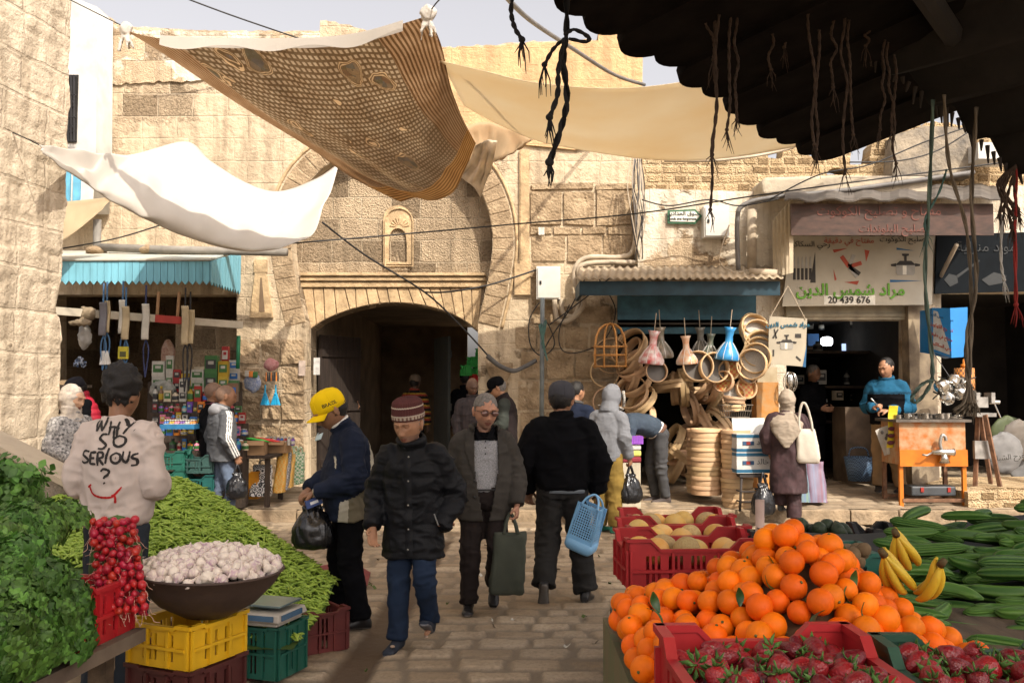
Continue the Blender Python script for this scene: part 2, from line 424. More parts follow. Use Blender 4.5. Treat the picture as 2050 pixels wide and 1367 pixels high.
def garment_top(ps,rings,slv=(.088,.074,.066,.058),collar=None,hood=None,vox=.012,to='wr',sleeves=True,extra=None,e=2.5):
 slv=(slv[0]*.86,slv[1]*.9,slv[2]*.92,slv[3]);rings=[(r[0],r[1]*(1-.06*sm(1.28,1.35,r[0])-.14*sm(1.36,1.42,r[0])*(1-sm(1.44,1.475,r[0]))),*r[2:])for r in rings]
 mb=MB();mb.loft([ps.ring(*r,e=e)for r in rings])
 if sleeves:
  for S in 'AB':
   sh,el,wr=ps['sh'+S],ps['el'+S],ps['wr'+S]
   inn=sh.lerp(ps['chest']+Vector((0,0,.05)),.5)
   wr2=wr if to=='wr' else el.lerp(wr,.2)
   pts=[inn,sh,sh.lerp(el,.5),el,el.lerp(wr2,.5),wr2]
   mb.tube(spl(pts,4),[slv[0]+(slv[1]-slv[0])*min(1,i/10)if i<=12 else slv[1]+(slv[3]-slv[1])*(i-12)/8 for i in range(21)],14)
 if collar:
  z,hw,hd,th,hgt=collar
  for k in range(3):
   r=ps.ring(z+hgt*k/2,hw+.004*k,hd+.004*k,0,2,20);mb.tube(r+[r[0]],th,6)
 if extra:extra(mb)
 return fuse(mb,vox,2)
def garment_legs(ps,top=1.02,r=(.098,.078,.068,.066),vox=.012,wid=(.172,.125),to=1.0,belly=0):
 mb=MB();mb.loft([ps.ring(z,w,d,belly)for z,w,d in((top,wid[0]-.01,wid[1]-.005),(.95,wid[0],wid[1]),(.88,wid[0]-.002,wid[1]-.005),(.84,wid[0]-.03,wid[1]-.03))])
 for S in 'AB':
  h,k,a=ps['hip'+S],ps['kn'+S],ps['an'+S];a=k.lerp(a,to)
  mb.tube(spl([h+Vector((0,0,.03)),h.lerp(k,.45),k,k.lerp(a,.5),a],4),[r[0]+(r[1]-r[0])*min(1,i/8)if i<=8 else r[1]+(r[2]-r[1])*(i-8)/4 if i<=12 else r[2]+(r[3]-r[2])*(i-12)/4 for i in range(17)],14,flat=1.0)
 return fuse(mb,vox,2)
def shoe_mesh(ps,S,pitch=0,yaw=0,L=.28,vox=.007,sole=.012):
 a=ps['an'+S];mb=MB();R=Matrix.Rotation(yaw,3,'Z')@Matrix.Rotation(pitch,3,'X')
 prof=((.075,.028,.030,.035),(.06,.038,.050,.05),(.0,.040,.058,.055),(-.06,.041,.040,.036),(-.12,.048,.030,.027),(-.17,.046,.026,.024),(-.20,.030,.020,.02))
 k=L/.28;rings=[]
 for y,hw,hh,cz in prof:
  rings.append([a+R@Vector((math.cos(2*PI*j/14)*hw,y*k,max(-.083,-.085+cz+math.sin(2*PI*j/14)*hh)))for j in range(14)])
 mb.loft(rings)
 mb.tube([a+R@Vector((0,.02,-.03)),a+R@Vector((0,.015,.03))],.046,12)
 return fuse(mb,vox,1)
def brow_eye(mb,Mh,hs,brow,closed=False):
 for sx in(-1,1):
  c=Vector((sx*.031,-.083,.006))*hs
  R=Mh.to_3x3()
  mb.ball(Mh@c,(.0135*hs,.010*hs,(.0045 if closed else .0068)*hs),12,8,R,1)
  if not closed:mb.ball(Mh@(c+Vector((0,-.0075,0))*hs),(.0058*hs,.004*hs,.0058*hs),10,6,R,2)
  mb.tube([Mh@(Vector((sx*x,y,z))*hs)for x,y,z in((.013,-.101,.021),(.027,-.100,.027),(.045,-.088,.023))],[.0055*hs,.0068*hs,.004*hs],6,brow)
  mb.tube([Mh@(Vector((sx*x,y,z))*hs)for x,y,z in((.018,-.0925,.0125),(.031,-.096,.0150),(.046,-.086,.011))],.0032*hs,5,2)
def person(label,loc,rz,h=1.75,pose=None,head=(0,0,0),hs=1.08,skin=SK_TAN,thin=0,vox=.008,hair=None,brow=HAIRB,hands=None,arms_bare=False,stubble=None,group=None,closed=False,wx=1):
 ps=Pose(pose or{});root=thing('person',label,'person',loc,rz,group);s=h/1.75;root.scale=(s*wx,s,s)
 Mh=Matrix.Translation(ps['head'])@Matrix.Rotation(head[0],4,'Z')@Matrix.Rotation(head[2],4,'Y')@Matrix.Rotation(head[1],4,'X')
 mb=MB();add_head(mb,Mh,hs,thin)
 mb.tube([ps['chest']+Vector((0,.01,.03)),ps['neck']+Vector((0,.005,.0)),Mh@Vector((0,.022,-.06)),Mh@Vector((0,.018,0))],[.085,.06,.056,.05],14)
 mb.loft([ps.ring(z,w,d,0,2,16)for z,w,d in((.86,.10,.07),(.95,.13,.085),(1.1,.12,.08),(1.28,.14,.085),(1.40,.13,.075),(1.46,.07,.06))])
 hd=dict(A={},B={});
 for k in(hands or{}):hd[k]=hands[k]
 for S in 'AB':
  sg=-1 if S=='A' else 1
  mb.tube(spl([ps['chest'].lerp(ps['sh'+S],.6),ps['sh'+S],ps['el'+S],ps['wr'+S]],4),[.05,.05,.05,.048,.046,.045,.044,.042,.04,.038,.034,.029,.026],10)
  q=hd[S]
  if q is not None:
   d=Vector(q.get('d',ps['wr'+S]-ps['el'+S]));n=q.get('n',(-sg,.0,0))
   add_hand(mb,ps['wr'+S],d,n,q.get('curl',.45),q.get('tv',(0,-1,0)),q.get('s',1.06),q.get('spread',1))
  a=ps['an'+S]
  mb.tube(spl([ps['hip'+S],ps['kn'+S],a],5),[.075,.073,.068,.062,.056,.05,.049,.047,.042,.038,.036],10)
  mb.tube([a+Vector((0,.03,-.05)),a+Vector((0,-.05,-.055)),a+Vector((0,-.13,-.065))],[.025,.024,.018],8)
 me=fuse(mb,vox,1)
 inv=np.array(Mh.inverted());
 def fn(c):
  hp=c@inv[:3,:3].T+inv[:3,3];hp=hp/hs
  lip=(hp[:,1]<-.075)&(np.abs(hp[:,0])<.024)&(hp[:,2]<-.061)&(hp[:,2]>-.083)
  out=np.where(lip,4,0)
  if stubble is not None:
   sb=(hp[:,1]<.02)&(hp[:,2]<-.05)&(hp[:,2]>-.125)&~lip&(np.abs(hp[:,0])<.09)|((hp[:,1]<-.085)&(hp[:,2]<-.046)&(hp[:,2]>-.062)&(np.abs(hp[:,0])<.03))
   sb&=(np.abs(c-np.array(ps['head']))**2).sum(1)<.03
   out=np.where(sb,5,out)
  return out
 finish(me,[skin,EYEW,IRIS,brow,LIP,stubble or skin],fn)
 e=MB();brow_eye(e,Mh,hs,3,closed);e2=e.mesh('e')
 bm=bmesh.new();bm.from_mesh(me);mi=[p.material_index for p in e2 .polygons];n0=len(bm.faces);bm.from_mesh(e2);bm.faces.ensure_lookup_table()
 for i in range(n0,len(bm.faces)):bm.faces[i].smooth=True
 bm.to_mesh(me);bm.free()
 me.name='body';link('body',me,root)
 R=dict(root=root,ps=ps,Mh=Mh,hs=hs,body=me,s=s)
 R['W']=Matrix.Translation(Vector(loc))@Matrix.Rotation(rz,4,'Z')@Matrix.Scale(s,4)
 return R
def wear(R,name,me,mats,matfn=None,parent=None):
 finish(me,mats if isinstance(mats,(list,tuple))else[mats],matfn);me.name=name
 o=link(name,me,parent or R['root']);return o
def hatpart(R,name,mb,mats,parent=None,solid=0,sub=0):
 me=mb.mesh(name,mats if isinstance(mats,(list,tuple))else[mats]);me.transform(R['Mh']@Matrix.Scale(R['hs'],4));o=link(name,me,parent or R['root'])
 if solid:
  m=o.modifiers.new('t','SOLIDIFY');m.thickness=solid;m.offset=0
 if sub:
  m=o.modifiers.new('s','SUBSURF');m.levels=m.render_levels=sub
 return o
def hathair(R,mat):return hair(R,mat,(0,.022,.012),(.081,.097,.085),low=-.045)
def hair(R,mat,c=(0,.020,.032),r=(.083,.098,.103),lump=.004,f=60,low=-.03):
 mb=MB();mb.ball(c,r,40,28);me=mb.mesh('hair',[mat]);p=vcos(me);n=vnor(me)
 d=lump*(2*vnoise(p,f,3)-1+.8*(2*vnoise(p,f*2.3,4)-1));setcos(me,p+n*d[:,None])
 me=cut(me,lambda q:(q[:,2]<low-.55*np.minimum(0,-q[:,1]+.0)*0-.06*(q[:,1]>.03))|((q[:,2]<.045)&(q[:,1]<-.02)))
 finish(me,[mat]);me.transform(R['Mh']@Matrix.Scale(R['hs'],4));return link('hair',me,R['root'])
def cap(R,mat,brimmat=None,tilt=0.0,low=.028):
 T=Matrix.Rotation(tilt,4,'X');mb=MB()
 prof=[(1.0,-.012),(1.01,.025),(.99,.055),(.90,.082),(.72,.102),(.42,.114),(.15,.118),(.01,.1185)]
 mb.lathe([(r*.089,low+z)for r,z in prof],28,(0,.006,0),sy=1.20,caps=False);mb.ball((0,.006,low+.119),(.008,.008,.004),8,5)
 for k in range(6):
  a=k*PI/3;mb.tube([(r*.0895*math.cos(a),.006+r*1.2*.0895*math.sin(a),low+z+.0005)for r,z in prof],.0016,5)
 mb.v=[tuple(T@Vector(v))for v in mb.v]
 o=hatpart(R,'cap',mb,mat,solid=.003)
 b=MB()
 def fn(u,v):
  x=(u*2-1);yy=math.sqrt(max(0,1-(x*.88)**2));return T@Vector((x*.080,.006-yy*.100-v*.072*yy**.8,low+.004-.012*v-.016*x*x*(1+v)))
 b.grid(fn,14,6);hatpart(R,'brim',b,brimmat or mat,o,solid=.005)
 return o
def blackbag(label,top,w,hgt,d,rz=0,mat=None,seed=0,loops=True,name='plastic_bag',cat='plastic bag',dia=0):
 """sagging carrier bag hanging from `top` (the hand)"""
 mat=mat or PLASTIC_BLACK;root=thing(name,label,cat,top,rz)
 mb=MB();n=28;rings=[]
 for t,q in((0,.16),(.06,.24),(.14,.46),(.28,.74),(.45,.92),(.65,1.0),(.84,.98),(.95,.80),(1.0,.3)):
  z=-hgt*.22-hgt*.78*t
  rings.append([Vector((math.copysign(abs(math.cos(2*PI*k/n))**.8,math.cos(2*PI*k/n))*w/2*(q if t>.1 else q+.25),math.copysign(abs(math.sin(2*PI*k/n))**.8,math.sin(2*PI*k/n))*d/2*q,z))for k in range(n)])
 mb.loft(rings);me=mb.mesh('bag',[mat])
 bm=bmesh.new();bm.from_mesh(me);bmesh.ops.subdivide_edges(bm,edges=bm.edges,cuts=2,use_grid_fill=True,smooth=.6);bm.to_mesh(me);bm.free()
 p=vcos(me);nn=vnor(me);ang=np.arctan2(p[:,1],p[:,0]);z=-p[:,2]/hgt
 q=np.stack([p[:,0]*1.0,p[:,1]*1.0,p[:,2]*.35],1)
 r=1-np.abs(2*vnoise(q,24/max(w,.2)*.3,seed)-1);r2=1-np.abs(2*vnoise(p,40,seed+2)-1)
 setcos(me,p+nn*((r**2-.4)*.05*w*(1.4-z)+(r2**2-.4)*.008)[:,None]);finish(me,[mat]);link('bag_body',me,root)
 if loops:
  h=MB()
  for sy in(-1,1):
   h.tube(spl([(-w*.16,sy*d*.05,-hgt*.27),(-w*.07,sy*.012,-hgt*.10),(0,0,.012),(w*.07,sy*.012,-hgt*.10),(w*.16,sy*d*.05,-hgt*.27)],5),.011,8,flat=.45)
  h.build('handle',mat,root,True)
 return root
def plastic(name,col,rough=.25,trans=0):
 return M(name,col,rough=rough,var=.15,scale=14,bump=.5,bscale=35,bdist=.006,spec=.5,trans=trans)
PLASTIC_BLACK=plastic('black_film',(.008,.008,.009),.22)
NAVY=cloth('navy_cloth',(.010,.015,.032));BLACKC=M('black_cloth',(.0045,.0045,.0055),rough=.95,bump=.25,bscale=260,bdist=.002,spec=.08);BLACKN=M('black_nylon',(.0045,.005,.0065),rough=.6,var=.2,bump=.35,bscale=70,bdist=.004,spec=.2)
GREYW=cloth('grey_wool',(.045,.040,.034),weave=160,bump=.5);DENIM=cloth('dark_denim',(.013,.024,.050));DENIML=cloth('pale_denim',(.16,.22,.32),var=.5,scale=7)
TROUB=cloth('brown_trousers',(.017,.012,.011));TROUG=cloth('charcoal_trousers',(.021,.020,.019));BEIGEC=cloth('beige_panel',(.46,.42,.33));OLIVEC=cloth('olive_panel',(.17,.145,.095))
PINKC=cloth('rose_sweat_fleece',(.53,.445,.395),var=.12);GREYH=cloth('grey_fleece',(.16,.165,.178),var=.12);OCHRE=cloth('ochre_chino',(.20,.13,.03));TAUPE=cloth('taupe_scarf',(.31,.255,.195),var=.15)
PLUM=M('plum_velvet',(.050,.026,.028),rough=.7,var=.5,scale=9,bump=.3,bscale=50,spec=.3);BLUEV=cloth('petrol_fleece',(.012,.085,.16));KHAKI=cloth('khaki_chino',(.24,.16,.085));WHITEC=cloth('white_cotton',(.72,.70,.66))
SLATE=cloth('slate_jacket',(.045,.062,.085));GREYJ=cloth('grey_jeans',(.060,.060,.062),var=.35);CREAM=0;REDP=M('red_nylon',(.33,.012,.03),rough=.5,var=.2,bump=.3,bscale=40,bdist=.006)
TRACK=cloth('grey_track_fleece',(.085,.088,.094));TRACKL=cloth('pale_grey_fleece',(.26,.26,.27));YELC=cloth('yellow_cap_cotton',(.80,.54,.004),var=.1);GREYCAP=cloth('grey_cap_cotton',(.050,.050,.058));MAROON=cloth('maroon_knit',(.085,.028,.026),weave=120,bump=.8)
SHOEB=M('black_leather',(.012,.011,.011),rough=.4,var=.3,bump=.2,bscale=90);SOLE=M('shoe_sole',(.11,.10,.09),rough=.8);SLIP=cloth('slate_slipper',(.030,.036,.050));SHIRTG=M('pale_grey_knit',(.30,.30,.31),rough=.9,var=.45,scale=120,bump=.3,bscale=200)
PATTERN_BW=M('black_white_print',(.4,.38,.36),col2=(.015,.015,.017),scale=38,rough=.9)
def soles(zcut):return lambda c:np.where(c[:,2]<zcut,1,0)
def shoes(R,mat,pitchA=0,pitchB=0,yawA=.12,yawB=-.12,L=.28,vox=.008,name='shoe',sole=SOLE):
 for S,pt,yw in(('A',pitchA,yawA),('B',pitchB,yawB)):
  me=shoe_mesh(R['ps'],S,pt,yw,L,vox);a=R['ps']['an'+S];Rm=np.array((Matrix.Rotation(yw,3,'Z')@Matrix.Rotation(pt,3,'X')).inverted())
  wear(R,name,me,[mat,sole],lambda c:np.where(((c-np.array(a))@Rm.T)[:,2]<-.068,1,0))
JK=[(.86,.195,.135),(.95,.20,.14),(1.10,.20,.14),(1.24,.212,.142),(1.35,.212,.132),(1.42,.165,.112),(1.475,.095,.088),(1.50,.078,.078)]
def rs(l,kw=1,kd=1,hem=None,yo=0):
 l=[(z,w*kw,d*kd,yo)for z,w,d in l]
 if hem is not None:l[0]=(hem,*l[0][1:])
 return l
def strokes_mesh(strokes,wid,bvh,T,off=.004):
 """2-D brush strokes -> ribbon mesh draped on a surface; T maps (x, z) to a ray (origin, direction) in the garment's space"""
 mb=MB()
 for st_ in strokes:
  pts=spl([Vector((x,z,0))for x,z in st_],7)if len(st_)>2 else[Vector((*st_[0],0)).lerp(Vector((*st_[1],0)),i/8)for i in range(9)]
  n=len(pts);base=len(mb.v);q=[]
  for i,p in enumerate(pts):
   d=(pts[min(i+1,n-1)]-pts[max(i-1,0)]).normalized();nn=Vector((-d.y,d.x,0))
   w=wid*(.55+.6*math.sin(PI*(.12+.8*i/n)))*(1+.35*(rnd.random()-.5))
   row=[]
   for k in(-1,-.33,.33,1):
    c=p+nn*w*k;o,dr=T(c.x,c.y);hit=bvh.ray_cast(o,dr)
    row.append((hit[0]-dr*off)if hit[0]is not None else None)
   q.append(row)
  vs=[];fs=[];idx={}
  for i,row in enumerate(q):
   for k,v in enumerate(row):
    if v is not None:idx[(i,k)]=len(vs);vs.append(v)
  for i in range(n-1):
   for k in range(3):
    c=[(i,k),(i+1,k),(i+1,k+1),(i,k+1)]
    if all(a in idx for a in c):fs.append([idx[a]for a in c])
  mb.add(vs,fs)
 return mb
def bvh_of(me):return BVHTree.FromPolygons([v.co.copy()for v in me.vertices],[list(p.vertices)for p in me.polygons])
def drape(me,bvh,d,off=.003):
 d=Vector(d).normalized()
 for v in me.vertices:
  h=bvh.ray_cast(v.co-d*.5,d)
  if h[0]is not None:v.co=h[0]-d*off
 return me
def seller():
 g=P(236,1000,5.0)
 R=person('curly haired man seen from behind in a rose sweatshirt with black painted words',(g.x,5.0,0),PI+.02,1.79,dict(shA=(-.168,.01,1.415),shB=(.168,.01,1.415),elA=(-.235,.03,1.17),elB=(.24,.03,1.18),wrA=(-.17,-.22,1.15),wrB=(.19,-.22,1.19),head=(0,-.03,1.628)),head=(-.12,.22,0),hs=1.16,wx=.84,skin=SK_BROWN,vox=.007,hands=dict(A=dict(n=(.6,0,-1),curl=.7),B=dict(n=(-.6,0,-1),curl=.7)))
 ps=R['ps']
 me=garment_top(ps,[(.955,.172,.135),(.975,.188,.15),(.99,.20,.155),(1.12,.212,.155),(1.27,.228,.152),(1.36,.228,.14),(1.43,.175,.115),(1.485,.095,.09),(1.505,.088,.085)],(.108,.098,.085,.062),collar=(1.49,.080,.082,.010,.012),vox=.010)
 wrinkle(me,.006,7,3,[ps['elA'],ps['elB'],V(0,.1,1.0),ps['shA'],ps['shB'],V(.12,.1,1.03)],.012)
 rib=lambda c:np.where((c[:,2]<.965)&(np.abs(c[:,0])<.24),1,0)
 sw=wear(R,'sweatshirt',me,[PINKC,cloth('rose_rib',(.42,.32,.28),weave=120,bump=.6)],rib)
 bvh=bvh_of(me)
 T=lambda x,z:(Vector((-x*1.17,.6,z)),Vector((0,-1,0)))
 k=.001;B=[]
 def L(x0,z0,w,h,ss):B.extend([[(x0+a*w,z0+b*h)for a,b in s]for s in ss])
 L(-.088,1.442,.068,.075,[[(0,1),(.08,.5),(.22,0)],[(.22,0),(.38,.45),(.45,.75)],[(.45,.75),(.55,.3),(.66,.02)],[(.66,.02),(.85,.5),(1,1.02)]])
 L(-.006,1.427,.052,.068,[[(.05,1),(.12,.45),(.05,-.05)],[(.92,.95),(.85,.4),(.9,-.2)],[(-.05,.5),(.5,.55),(1.05,.42)],[(.55,.5),(.6,-.3)]])
 L(.060,1.442,.052,.068,[[(0,.95),(.3,.5),(.45,.42)],[(1,1.05),(.6,.45),(.15,-.2)],[(1.15,.1),(1.19,.07)]])
 L(-.052,1.355,.045,.072,[[(.95,1),(.4,1.0),(.1,.75),(.5,.5),(.95,.25),(.6,.0),(.05,.02)]])
 L(.022,1.365,.062,.055,[[(.5,1),(.1,.7),(.15,.2),(.55,0),(.95,.3),(.9,.8),(.45,1.02)]])
 z=1.282
 L(-.138,z,.045,.062,[[(1,.95),(.3,1.0),(.1,.7),(.6,.48),(.95,.2),(.4,.02),(0,.15)]])
 L(-.088,z-.004,.034,.060,[[(.15,1),(.1,.5),(.1,0)],[(.1,.97),(1,1)],[(.1,.5),(.8,.5)],[(.1,.02),(1,.0)]])
 L(-.050,z-.006,.036,.062,[[(.1,1),(.2,-.1)],[(.1,1),(.8,.95),(.85,.6),(.2,.5)],[(.3,.5),(.7,.2),(1.05,-.05)]])
 L(-.006,z+.004,.02,.07,[[(.8,1.05),(.3,.4),(.1,-.1)]])
 L(.020,z,.052,.052,[[(.5,1),(.08,.7),(.12,.2),(.55,0),(.95,.3),(.9,.8),(.45,1.02)],[(.5,.5),(.56,.48)]])
 L(.078,z+.004,.036,.056,[[(.05,1),(.1,.3),(.45,0),(.85,.3),(.9,1)]])
 L(.118,z-.016,.034,.07,[[(.9,.9),(.3,.8),(.25,.6),(.8,.45),(.75,.1),(.05,.05)]])
 L(-.030,1.185,.05,.065,[[(.05,.85),(.4,1.05),(.9,.9),(.8,.6),(.45,.42),(.42,.28)],[(.4,.0),(.5,-.1)]])
 mbk=strokes_mesh(B,.0058,bvh,T)
 mbk.build('lettering',M('black_print',(.030,.026,.024),rough=.9,bump=0),sw,True)
 S2=[[(-.087,1.170),(-.075,1.133),(-.05,1.115),(0,1.108),(.04,1.115),(.075,1.150)],[(.030,1.118),(.05,1.126),(.082,1.162)],[(.048,1.125),(.052,1.105),(.05,1.080)],[(-.095,1.160),(-.078,1.175)]]
 strokes_mesh(S2,.0046,bvh,T).build('smile_print',M('red_print',(.42,.012,.012),rough=.9,bump=0),sw,True)
 tr=garment_legs(ps,1.0,(.105,.09,.085,.085));wrinkle(tr,.005,8,5,[ps['knA'],ps['knB']],.01);wear(R,'trousers',tr,cloth('navy_trousers',(.022,.028,.036)))
 pb=bvh_of(tr);mb=MB()
 def fn(u,v):
  x=-.055-u*.15;z=.84-v*.17;h=pb.ray_cast(Vector((x,.6,z)),Vector((0,-1,0)));return(h[0]if h[0]is not None else Vector((x,.1,z)))+Vector((0,.004,0))
 mb.grid(fn,10,10);pk=mb.build('back_pocket',cloth('pocket_print',(.36,.28,.22),var=.4,scale=18),R['root'],True)
 t=text('SB',.075,.0);t.transform(Matrix.Translation((-.155,.3,.765))@Matrix.Rotation(PI,4,'Z')@FRONT)
 bm=bmesh.new();bm.from_mesh(t);bmesh.ops.triangulate(bm,faces=bm.faces);bm.to_mesh(t);bm.free()
 drape(t,pb,(0,-1,0),.008);t.materials.append(M('pale_print',(.62,.55,.48),bump=0));link('lettering',t,pk)
 shoes(R,SHOEB)
 hb=hair(R,HAIRB,(0,.022,.040),(.097,.105,.106),.015,40,-.045)
 return R
seller()
def yellow():
 p=P(700,1000,6.75)
 R=person('man in a yellow cap and navy and beige jacket looking down into his hands',(p.x,6.75,0),-1.18,1.69,dict(pelvis=(0,.02,.95),chest=(0,-.005,1.31),neck=(0,-.05,1.47),head=(0,-.150,1.600),shA=(-.178,-.02,1.385),shB=(.178,-.02,1.385),elA=(-.26,-.06,1.12),elB=(.255,-.03,1.10),wrA=(-.09,-.29,1.015),wrB=(.10,-.27,1.01),anA=(-.10,-.06,.085),knA=(-.10,-.05,.5),anB=(.12,.06,.085)),head=(.05,.50,0),hs=1.2,skin=SK_BROWN,vox=.0055,closed=True,stubble=M('moustache_skin',(.09,.05,.035),bump=0)if False else None,hands=dict(A=dict(d=(.75,-.5,-.35),n=(.2,.2,-1),curl=.9,tv=(0,-1,.6)),B=dict(d=(-.7,-.6,-.3),n=(-.1,.3,-1),curl=.95,tv=(0,-1,.6))))
 ps=R['ps']
 me=garment_top(ps,[(.80,.205,.175,-.01),(.90,.215,.19,-.015),(1.05,.222,.20,-.02),(1.2,.228,.185,-.01),(1.33,.222,.15),(1.42,.17,.12),(1.475,.095,.09),(1.50,.085,.082)],(.108,.098,.085,.060),collar=(1.485,.076,.076,.013,.035),vox=.010)
 wrinkle(me,.006,7,13,[ps['elA'],ps['elB'],V(.15,0,.95)],.014)
 A=lambda v:np.array(v)
 def fn(c):
  el,sh,wr=A(ps['elB']),A(ps['shB']),A(ps['wrB'])
  def dseg(a,b):
   t=np.clip(((c-a)@(b-a))/((b-a)@(b-a)),0,1);return np.linalg.norm(c-(a+t[:,None]*(b-a)),axis=1)
  arm=(np.minimum(dseg(sh,el),dseg(el,wr))<.122)|(np.minimum(dseg(A(ps['shA']),A(ps['elA'])),dseg(A(ps['elA']),A(ps['wrA'])))<.118)
  ang=c[:,1]
  side=(c[:,2]<1.04)&(c[:,1]>-.12)&~arm
  pale=(c[:,1]>.115)&(c[:,2]<1.40)&~arm
  stripe=side&((c[:,1]<-.055)|(c[:,1]>.10))
  chestp=(c[:,2]>1.04)&(c[:,2]<1.27)&(c[:,1]<-.075)&(c[:,1]>-.15)&(c[:,0]>.1)&~arm
  return np.where(stripe|pale|chestp,1,np.where(side,2,0))
 jk=wear(R,'jacket',me,[NAVY,BEIGEC,OLIVEC],fn)
 col=MB();r=ps.ring(1.535,.072,.072,0,2,24);col.tube(r+[r[0]],.011,6);r=ps.ring(1.515,.074,.074,0,2,24);col.tube(r+[r[0]],.011,6);col.build('shirt_collar',WHITEC,R['root'],True)
 tr=garment_legs(ps,1.0,(.108,.088,.078,.076));wrinkle(tr,.006,8,15,[ps['knA'],ps['knB'],ps['anA'],ps['anB']],.010);wear(R,'trousers',tr,BLACKC)
 shoes(R,SHOEB,vox=.007,L=.31);hathair(R,HAIRB)
 cp=cap(R,YELC,tilt=.02,low=.020)
 t=text('BRAZIL',.030,.0,bold=.0006);cm=cp.data;bv=bvh_of(cm)
 t.transform(Matrix.Rotation(PI/2,4,'Z')@FRONT);
 t.transform((R['Mh']@Matrix.Scale(R['hs'],4))@Matrix.Translation((.13,-.005,.052))@Matrix.Rotation(-.10,4,'X'))
 d=(R['Mh'].to_3x3()@Vector((-1,0,0)));drape(t,bv,d,.003);t.materials.append(M('black_thread',(.03,.025,.01),bump=0));link('lettering',t,cp)
 ms=MB();F3=lambda x,y,z:Vector((x,y,z))
 ms.grid(lambda u,v:F3((u-.5)*.10,-.112-.030*math.cos((u-.5)*3)-.03*v,-.088-.028*v),10,4)
 hatpart(R,'face_mask',ms,cloth('mask_blue',(.55,.68,.72)),solid=.004)
 mo=MB();mo.tube([(-.026,-.103,-.058),(0,-.114,-.050),(.026,-.103,-.058)],[.004,.007,.004],6);hatpart(R,'moustache',mo,HAIRB)
 w=MB();q=ps['wrB'];dd=(ps['wrB']-ps['elB']).normalized();w.tube([q-dd*.006,q+dd*.012],.036,14);w.build('wristwatch',M('watch_steel',(.5,.48,.42),metal=.8,rough=.3),R['root'],True)
 hp=R['W']@Vector((.0,-.33,.95))
 blackbag('black plastic carrier bag held in both hands by the yellow capped man',P(628,985,6.62),.30,.40,.22,.2,seed=4)
 bx=MB();c=R['W']@Vector((.09,-.285,.94));bx.box((0,0,0),(.022,.12,.06));o=bx.build('cigarette_packet',M('blue_card',(.05,.08,.22)),loc=c,rot=(.3,0,-1.0),bevel=.002)
 s2=MB();s2 .box((0.0119,0,.0),(.002,.06,.02));s2 .build('packet_label',M('white_card',(.75,.75,.75)),o)
 tag(o,'small dark blue packet sticking out under the hand of the yellow capped man','packet')
yellow()
